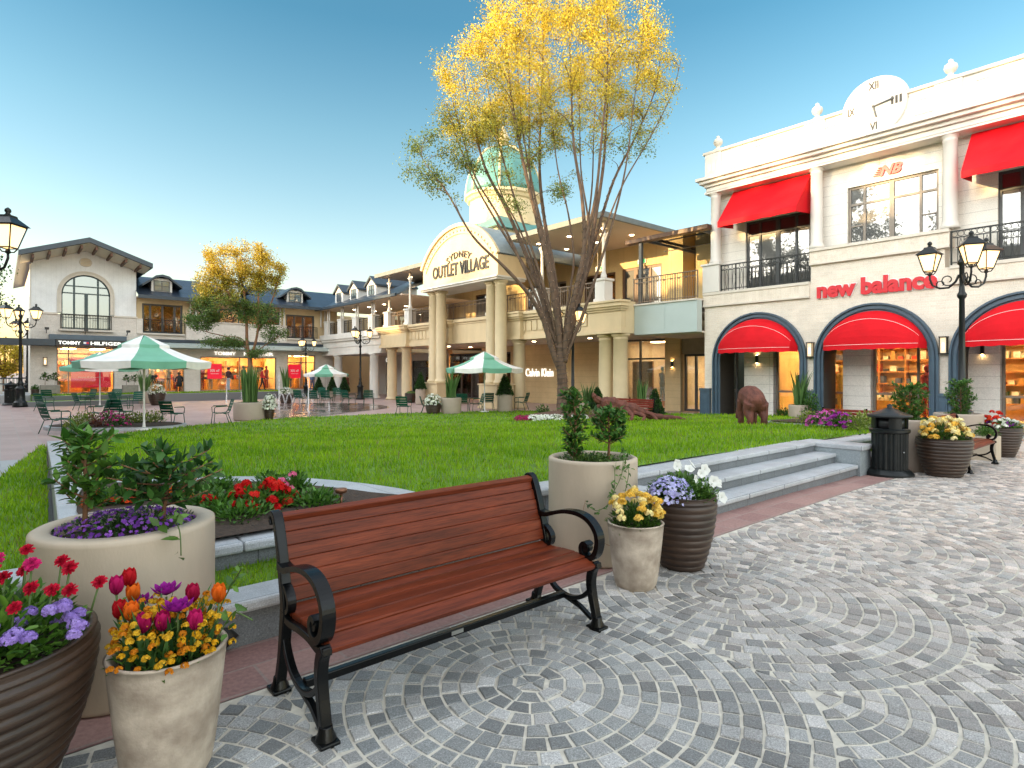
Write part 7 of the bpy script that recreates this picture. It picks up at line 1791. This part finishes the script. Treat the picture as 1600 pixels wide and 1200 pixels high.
bowl('brown pot of white flowers right of the big umbrella pole', at(245, 633), .44, .26, .72, .55, .5, WH)
bowl('dark bowl of white flowers behind the left fountain jet', at(447, 630), .42, .28, .62, .42, .42, WH)
bowl('dark bowl with a thin plant left of the tall narrow clipped cone', atY(642, 38.), .38, .24, .6, .15, .3, [(.2, .3, .1)])
t = thing('flower_pot', 'small dark pot of greenery left of the grey trough with two shrubs', 'flower pot', ins(1.35, 38.6, .3), 0); pot_taper(t, .2, .16, .55, M['ribbed'], 24, 5); cloud('foliage', [leaves(220, .22, .3, .1, G1, G2, .5)], M['leaf'], t)
for a, la, s_ in ((2.0, 'grey trough with two small shrubs against the left brick pier', 1.), (5.6, 'grey trough with two small shrubs right of the large sale poster', .9)):
    t = thing('trough_planter', la, 'planter', ins(a, 39.7), TH, None, s_); q = MB(); q.box(-.5, .5, -.25, .25, 0, .6); q.build('pot', M['greypot'], t, bevel=.02)
    for s in (-.25, .25): shrub(t, (s, 0, .55), .75, .25, 9, 16, .15, G1, G2, .4)
t = thing('trough_planter', 'low pale trough with a small green plant at the foot of the left arch', 'planter', atY(1223, 21.2), TH); q = MB(); q.box(-.3, .3, -.2, .2, 0, .3); q.build('pot', M['pot'], t); cloud('foliage', [leaves(260, .3, .35, .1, (.02, .07, .015), (.07, .16, .03), .28)], M['leaf'], t)
t = thing('bush', 'round green bush right of the tall grass between the red awnings', 'bush', atY(1266, 20.0, lawn_z), 0); q = MB(); q.tube([(0, 0, -.05), (.02, 0, .4)], .03, 6); q.build('stem', M['barkwarm'], t); cloud('foliage', [leaves(900, .32, .95, .085, (.025, .09, .015), (.09, .2, .035), .0, fill=.45)], M['leaf'], t)
# bedding plants
def clump(label, loc, r_, h, cols, nfl, fs, c1=G1, c2=G2, nlf=350, ls=.05, T=FLOR5, grp='bedding flowers', cl=None):
    t = thing('flowering_plant', label, 'flowers', loc, 0, grp)
    cloud('foliage', [leaves(nlf, r_, h, ls, c1, c2, 0, fill=.25)], M['leaf'], t)
    if cl: cloud('flowers', clusters(cl, r_*.95, h*1.05, fs*2.2, 26, fs, cols, .02), M['petal'], t)
    elif nfl: cloud('flowers', [florets(nfl, r_*1.0, h*1.06, fs, cols, .01, fill=.88, T=T)], M['petal'], t)
    return t
REDF = [(.62, .012, .012), (.7, .03, .02), (.55, .01, .01)]; ORF = [(.75, .08, .015), (.8, .16, .02), (.7, .05, .02)]; PKF = [(.7, .16, .30), (.75, .25, .38)]
near = dict(c1=(.03, .10, .012), c2=(.11, .25, .035))
for px, py, cols, la, r_, h, n, cl in ((165, 794, ORF, 'orange bedding flowers left of the leafy shrub in the cream planter', .16, .12, 0, 9), (206, 790, ORF, 'orange bedding flowers seen between the two shrubs of the cream planter', .18, .14, 0, 10), (283, 788, ORF, 'orange red bedding flowers behind the right shrub of the cream planter', .15, .13, 0, 6),
    (350, 806, REDF, 'red flowers nearest the cream planter in the near bed', .18, .15, 0, 9), (405, 800, REDF, 'large cluster of bright red flowers in the near bed behind the bench', .27, .2, 0, 34), (462, 772, PKF, 'pink flowers by the curved kerb of the near bed', .16, .16, 0, 5), (440, 796, [(.5, .05, .02), (.6, .1, .03)], 'dull red flowers right of the large red cluster', .17, .12, 0, 4)):
    x, y, z = at(px, py, lawn_z); clump(la, (x, y, z+.03), r_, h, cols, n, .017, nlf=420, ls=.055, cl=cl, **near)
for px, py, la, r_, h in ((375, 815, 'low green foliage at the wall edge of the near bed', .26, .12), (318, 798, 'green foliage right behind the cream planter', .2, .16), (425, 770, 'green foliage at the back of the near bed', .22, .16), (495, 796, 'green foliage left of the copper path light', .2, .13), (340, 775, 'green foliage under the far kerb of the near bed', .2, .15)):
    x, y, z = at(px, py, lawn_z); clump(la, (x, y, z+.03), r_, h, REDF, 0, .02, nlf=520, ls=.05, **near)
YG1, YG2 = (.10, .15, .02), (.26, .32, .06)
for i, (px, py, k, la) in enumerate(((118, 674, 0, 'yellow green foliage at the left end of the far bed'), (133, 665, 0, 'yellow green clump behind the left end of the far bed'), (150, 672, 2, 'dark reddish foliage in the far bed'), (170, 664, 1, 'magenta flowers left in the far bed'), (187, 670, 1, 'magenta flowers in the middle of the far bed'), (205, 666, 0, 'pale green clump right of the magenta flowers in the far bed'), (226, 665, 0, 'yellow green clump by the big umbrella pole'), (243, 663, 0, 'yellow green clump at the right end of the far bed'))):
    x, y, z = at(px, py); cs = ((YG1, YG2), (G1, G2), ((.08, .025, .02), (.2, .08, .05)))[k]
    clump(la, (x, y, z+.1), .42, .42, [(.42, .03, .17), (.5, .06, .24)], 60 if k == 1 else 0, .045, cs[0], cs[1], 420, .085)
for i, (px, py, k, la) in enumerate(((1262, 664, 0, 'yellow green foliage at the left end of the bed below the red awnings'), (1282, 668, 1, 'pink purple flowers left in the bed below the red awnings'), (1296, 664, 1, 'pink flowers at the back of the bed below the red awnings'), (1313, 672, 2, 'deep purple flowers in the bed below the red awnings'), (1330, 672, 0, 'yellow green foliage right of the deep purple flowers'), (1346, 675, 0, 'yellow green foliage left of the litter bin'), (1352, 668, 0, 'yellow green foliage behind the wall left of the litter bin'))):
    x, y, z = at(px, py, lawn_z); cs = (YG1, YG2) if k == 0 else (G1, G2)
    clump(la, (x, y, z+.05), .32, .32, [(.55, .12, .38), (.45, .06, .30)] if k == 1 else [(.28, .02, .26), (.36, .04, .32)], 55 if k else 0, .05, cs[0], cs[1], 330, .075, T=FLOR5)
for px, la, cols in ((817, 'magenta flowers at the left edge of the mulch under the big tree', [(.35, .02, .1)]), (835, 'white flowers left under the big tree', WH), (850, 'white flowers before the big tree trunk', WH), (868, 'low white flowers at the foot of the big tree', WH), (905, 'white flowers right of the big tree trunk', WH)):
    x, y, z = atY(px, 22.3, lawn_z); clump(la, (x, y, z+.02), .35, .18, cols, 110, .045, G1, G2, 120, .07)
for px, Y, la, s_ in ((848, 24.6, 'low green shrub left of the big tree trunk', .35), (912, 23.6, 'low yellow green shrub right of the big tree trunk', .4)):
    x, y, z = atY(px, Y, lawn_z); clump(la, (x, y, z+.1), s_, .4, WH, 0, .04, YG1 if 'yellow' in la else G1, YG2 if 'yellow' in la else G2, 420, .08, grp=None)

# ---------------------------------------------------------------- trees
def bez(p0, p1, p2, n): return [tuple((1-u)**2*p0+2*u*(1-u)*p1+u*u*p2) for u in np.linspace(0, 1, n)]
def tree(label, loc, limbs, sec, tips, leafn, leafs, cl, bark, lr=.38, twig=.008, T=DIAM, lw=1.):
    t = thing('tree', label, 'tree', loc, 0)
    q = MB(); pts = []; tang = []; rad = []
    for P, rr_ in limbs:
        rr_ = [v*lw for v in rr_]; S = smooth3(P, 7); k = len(S); r_ = np.interp(np.linspace(0, 1, k), np.linspace(0, 1, len(rr_)), rr_)
        q.tube(S, list(r_*(1+.05*np.sin(np.arange(k)*1.7))), 10)
        A = np.array(S); pts.append(A); d = np.gradient(A, axis=0); tang.append(unit(d)); rad.append(r_)
    tr = q.build('trunk', bark, t)
    A, D, Rr = np.vstack(pts), np.vstack(tang), np.concatenate(rad)
    q = MB(); sp, sd, srr = [], [], []
    for g in sec:
        dz = g[2]-A[:, 2]; cost = np.linalg.norm(A-g, axis=1)+np.where(dz < .5, 8, 0)+np.where(A[:, 2] < limbs[0][0][-1][2], 5, 0)
        i = int(np.argmin(cost)); p = A[i]; L_ = np.linalg.norm(g-p); S = bez(p, p+D[i]*L_*.45+[0, 0, L_*.12], g, 9); r0 = min(Rr[i]*.6, .014+.011*L_)
        q.tube(S, list(np.linspace(r0, twig, 9)), 6, caps=False); S = np.array(S)[2:]; sp.append(S); sd.append(unit(np.gradient(S, axis=0))); srr.append(np.linspace(r0, twig, 9)[2:])
    q.build('branches', bark, tr)
    SP, SD, SR = np.vstack(sp+[A]), np.vstack(sd+[D]), np.concatenate(srr+[Rr])
    q = MB(); P, N_, C = [], [], []
    for g in tips:
        dz = g[2]-SP[:, 2]; cost = np.linalg.norm(SP-g, axis=1)+np.where(dz < .1, 2, 0)+np.where(SR > .06, 1.5, 0); i = int(np.argmin(cost)); p = SP[i]; L_ = np.linalg.norm(g-p)
        S = np.array(bez(p, p+SD[i]*L_*.5+rng.normal(size=3)*.06, g, 5)); q.tube([tuple(s_) for s_ in S], [twig, twig*.85, twig*.7, twig*.5, twig*.35], 4, caps=False)
        n = int(leafn*rng.uniform(.6, 1.4)); f = rng.random(n)**.6; idx = np.clip((f*4).astype(int), 0, 3); fr = f*4-idx
        base_ = S[idx]*(1-fr[:, None])+S[np.minimum(idx+1, 4)]*fr[:, None]; P.append(base_+rng.normal(size=(n, 3))*lr*[.5, .5, .42]); C.append(cl(g, n))
    q.build('twigs', bark, tr)
    P = np.vstack(P); C = np.vstack(C); n = len(P); Dl = rng.normal(size=(n, 3))+[0, 0, -.25]
    cloud('crown', [inst(T, P, frames(Dl), leafs*rng.uniform(.65, 1.3, n), C)], M['leaf'], t)
    return t
# the big many stemmed tree
TY = 24.; TS = TY/F
def tp(px, py, dy=0.): return np.array([(px-880)*TS, dy, (CY-py)*TS+H-TREE[2]])
def lim(*pp): return [tuple(tp(*p)) for p in pp]
trunk = ([(.0, 0, -.1), (-.02, 0, .35)]+lim((879, 600), (876, 565, .0), (874, 540)), [.42, .345, .29, .27, .25])
LB_ = [trunk,
 (lim((876, 580), (862, 545, -.1), (848, 500, -.2), (825, 462, -.5), (790, 425, -.9), (742, 380, -1.2), (705, 318, -1.4), (672, 275, -1.5)), [.2, .15, .13, .11, .085, .06, .04, .015]),
 (lim((874, 545), (858, 500, .1), (842, 450, .2), (820, 390, .3), (790, 320, .4), (757, 255, .5), (735, 170, .6), (722, 110, .6)), [.2, .15, .13, .115, .1, .075, .045, .015]),
 (lim((876, 550), (868, 490, -.3), (855, 420, -.5), (838, 350, -.7), (818, 270, -.9), (800, 180, -1.1), (790, 90, -1.2), (785, 40, -1.2)), [.2, .14, .125, .11, .09, .065, .04, .015]),
 (lim((878, 548), (874, 480, .5), (866, 410, .8), (853, 330, 1.2), (846, 250, 1.5), (848, 150, 1.7), (852, 40, 1.8), (852, -30, 1.8)), [.19, .14, .12, .105, .085, .06, .035, .012]),
 (lim((880, 560), (888, 500, -.3), (900, 445, -.5), (910, 390, -.6), (906, 320, -.8), (893, 240, -.9), (888, 150, -1.1), (884, 50, -1.2)), [.21, .15, .13, .115, .095, .07, .04, .012]),
 (lim((880, 566), (893, 515, .1), (908, 455, .2), (922, 390, .3), (933, 330, .3), (945, 250, .3), (952, 150, .4), (960, 30, .4)), [.22, .17, .15, .13, .11, .08, .045, .012]),
 (lim((908, 455, .2), (925, 395, .5), (943, 335, .6), (965, 270, .7), (1000, 200, .8), (1030, 130, .9), (1042, 70, 1.)), [.12, .1, .085, .07, .05, .035, .012]),
 (lim((842, 450, .2), (805, 395, -.2), (770, 340, -.4), (742, 290, -.5), (718, 230, -.5), (700, 170, -.5)), [.1, .075, .06, .045, .03, .012]),
 (lim((910, 390, -.6), (925, 320, -1.), (932, 240, -1.3), (940, 140, -1.5), (938, 40, -1.6)), [.1, .08, .06, .04, .012])]
for i_, (k_, jx, jy, f_) in enumerate(((2, -14, -.7, .62), (3, 16, .9, .6), (4, -20, -1.0, .6), (5, 16, 1.1, .62), (6, -12, 1.0, .6), (6, 26, -.9, .55), (5, -22, .6, .5), (3, -26, .5, .55), (7, 14, -.8, .6), (2, 22, .9, .5))):
    P_, r_ = LB_[k_]; n_ = len(P_)
    LB_.append(([tuple(np.array(p)+np.array([jx*TS*1.4*(i/(n_-1))**.9, jy*1.6*(i/(n_-1)), -.12*i])) for i, p in enumerate(P_)], [max(.012, v*f_) for v in r_]))
def inellipsoid(n, c, rad, shell=.35):
    u = unit(rng.normal(size=(n, 3))); r_ = (shell+(1-shell)*rng.random(n)**.5)[:, None]; return np.array(c)+u*r_*np.array(rad)
def crown(specs, ns):
    out = []
    for (px, py, dy, rx, ry, rz), n in zip(specs, ns): out.append(inellipsoid(n, tp(px, py, dy), (rx*TS, ry, rz*TS)))
    return np.vstack(out)
SPC = [(770, 130, 0, 95, 3.2, 95), (860, 80, 0, 120, 3.6, 110), (960, 80, 0, 90, 3.2, 100), (730, 215, -.3, 58, 1.8, 60), (815, 215, 0, 75, 2.2, 50), (1012, 120, .4, 48, 2., 95), (900, 170, 0, 80, 2.4, 60), (860, -10, 0, 130, 3.4, 60), (668, 262, -1.4, 32, .9, 42), (700, 300, -1.2, 30, .8, 30), (985, 215, .6, 40, 1.2, 40), (880, 285, .3, 30, .8, 24), (800, 300, -.4, 45, 1., 30)]
tips = crown(SPC, [170, 210, 120, 76, 64, 70, 60, 120, 17, 8, 12, 9, 12]); sec = crown(SPC, [26, 32, 22, 12, 16, 13, 14, 14, 6, 3, 5, 2, 3])
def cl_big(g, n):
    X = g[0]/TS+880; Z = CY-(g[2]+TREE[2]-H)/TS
    gr = np.clip((Z-135)/130+(.45 if X < 690 else 0)+(.16 if X > 950 else 0)+rng.normal()*.18, 0, 1)  # sun and shade put into leaf colour: yellow on top, greener below and sideways
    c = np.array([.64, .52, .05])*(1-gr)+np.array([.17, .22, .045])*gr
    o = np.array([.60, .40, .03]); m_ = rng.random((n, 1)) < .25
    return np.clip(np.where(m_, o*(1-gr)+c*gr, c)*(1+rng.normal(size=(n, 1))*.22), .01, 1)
tree('very tall many stemmed tree with upper leaves tinted sunlit yellow before the arcade', TREE, LB_, sec, tips, 112, .078, cl_big, M['bark'], .34, .009, lw=.74)
# string lights wound round its stems
t = thing('string_lights', 'string of tiny lights wound round the trunk and stems of the big tree', 'string lights', TREE, 0)
q = MB(); qb = MB()
for li, (P, rr_) in enumerate(LB_[:8]):
    S = np.array(smooth3(P, 26)); k = len(S); r_ = np.interp(np.linspace(0, 1, k), np.linspace(0, 1, len(rr_)), rr_)*.74*1.07+.012
    top = int(k*(.95 if li == 0 else .52)); path = []; ang = 0.
    for i in range(top):
        for h_ in range(3):
            ii = min(i+1, k-1); p = S[i]+(S[ii]-S[i])*h_/3; ang += .42; e = np.array([math.cos(ang), math.sin(ang), 0.]); path.append(tuple(p+e*r_[i]))
    q.tube(path, .009, 4, caps=False)
    for j in range(2, len(path), 5): qb.ball(path[j], .013, 4)
w_ = q.build('cable', M['black'], t, norm=False); qb.build('bulb_string', M['bulb'], w_, norm=False)
# the smaller tree of the plaza
T2 = at(392, 617); T2 = atY(390, 36.); T2S = 36./F
def tq(px, py, dy=0.): return np.array([(px-390)*T2S, dy, (CY-py)*T2S+H-T2[2]])
def lim2(*pp): return [tuple(tq(*p)) for p in pp]
L2 = [([(0, 0, -.1), (0, 0, .5)]+lim2((391, 575), (390, 556)), [.2, .16, .14, .13]),
 (lim2((390, 560), (386, 535), (384, 500, .1), (380, 465, .2), (372, 430, .3), (365, 395, .3)), [.11, .095, .085, .07, .05, .015]),
 (lim2((391, 562), (398, 540), (404, 515, -.1), (406, 480, -.2), (408, 440, -.3), (412, 400, -.3)), [.1, .08, .07, .06, .04, .015]),
 (lim2((404, 517), (416, 490, .1), (428, 455, .2), (436, 425, .2)), [.06, .05, .035, .012]), (lim2((384, 505), (365, 470, -.2), (345, 430, -.2), (330, 405, -.2)), [.06, .05, .035, .012]),
 (lim2((386, 545), (360, 528, -.2), (330, 520, -.3), (305, 512, -.3)), [.045, .035, .025, .01]), (lim2((390, 558), (412, 540, .1), (428, 530, .2), (440, 520, .2)), [.04, .03, .02, .01])]
def crown2(sp, ns): return np.vstack([inellipsoid(n, tq(px, py, dy), (rx*T2S, ry, rz*T2S)) for (px, py, dy, rx, ry, rz), n in zip(sp, ns)])
SP2 = [(375, 408, 0, 60, 2., 34), (335, 440, 0, 35, 1.4, 26), (415, 425, 0, 34, 1.4, 30), (350, 480, 0, 50, 1.8, 16), (410, 490, 0, 36, 1.4, 22), (318, 502, -.2, 28, 1., 11), (350, 535, -.2, 38, 1., 7), (425, 520, .1, 22, .9, 10), (325, 470, 0, 26, 1., 10), (385, 445, 0, 50, 1.5, 22), (400, 550, 0, 26, .8, 5)]
t2 = [150, 75, 60, 75, 50, 40, 40, 20, 26, 60, 14]
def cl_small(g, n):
    Z = CY-(g[2]+T2[2]-H)/T2S; gr = np.clip((Z-415)/62+rng.normal()*.16, 0, 1); c = np.array([.56, .40, .035])*(1-gr)+np.array([.085, .16, .03])*gr  # sunlit crown top painted yellow in the leaves, fading to green below
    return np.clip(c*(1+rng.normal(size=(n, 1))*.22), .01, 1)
sm = tree('smaller tree tinted sunlit yellow above green, with layered branches before the far wing', T2, L2, crown2(SP2, [9, 5, 5, 6, 4, 3, 3, 2, 2, 4, 1]), crown2(SP2, t2), 70, .10, cl_small, M['barkwarm'], .3, .01)
# trees beyond the fence at the left and those of the opposite side (they shade the shop fronts and show in its windows)
def plain_tree(label, loc, h, r_, c1, c2, n=70, ln=60, ls=.2):
    limbs = [([(0, 0, -.1), (.05, 0, h*.2), (.0, .1, h*.45), (.1, 0, h*.85)], [.22, .18, .13, .03])]+[([(0, .05, h*.3), (math.cos(a)*r_*.4, math.sin(a)*r_*.4, h*.5), (math.cos(a)*r_*.7, math.sin(a)*r_*.7, h*.72)], [.1, .07, .02]) for a in (0., 1.3, 2.5, 3.8, 5.1)]
    return tree(label, loc, limbs, inellipsoid(16, (0, 0, h*.66), (r_, r_, h*.33)), inellipsoid(n, (0, 0, h*.66), (r_, r_, h*.35)), ln, ls, lambda g, k: shades(k, c1, c2, .25), M['barkwarm'], .5, .014)
pa = plain_tree('golden leaved tree behind the fence at the far left', m2w(-2.0, 58, 0), 6.2, 2.6, (.34, .22, .02), (.55, .38, .03)); plain_tree('yellow tree behind the fence left of the brick pier', m2w(.2, 57, 0), 5., 1.9, (.45, .34, .03), (.6, .48, .04)); plain_tree('dark reddish tree behind the fence at the left edge', m2w(-3.4, 54, 0), 6.0, 1.7, (.08, .04, .02), (.2, .09, .03))
plain_tree('tall dark green tree whose top shows above the left street lamp', (-32.5, 36., GF), 11.2, 1.7, (.02, .06, .015), (.06, .12, .03), 60, 60, .16)
for i, (a, b_, h, r_) in enumerate(((-6.5, 10, 14.5, 3.8), (-8, 16.5, 17.6, 4.2), (-8.3, 23, 17.4, 4.2), (-7, 2, 12, 3.8), (-8.5, 33, 12., 3.4))):
    plain_tree('broad leaved tree opposite, left of the picture, %s in the row from the camera' % ('second', 'third', 'fourth', 'first', 'fifth')[i], m2w(a, b_, 0), h, r_, (.05, .09, .02), (.14, .18, .04), 150, 60, .28)
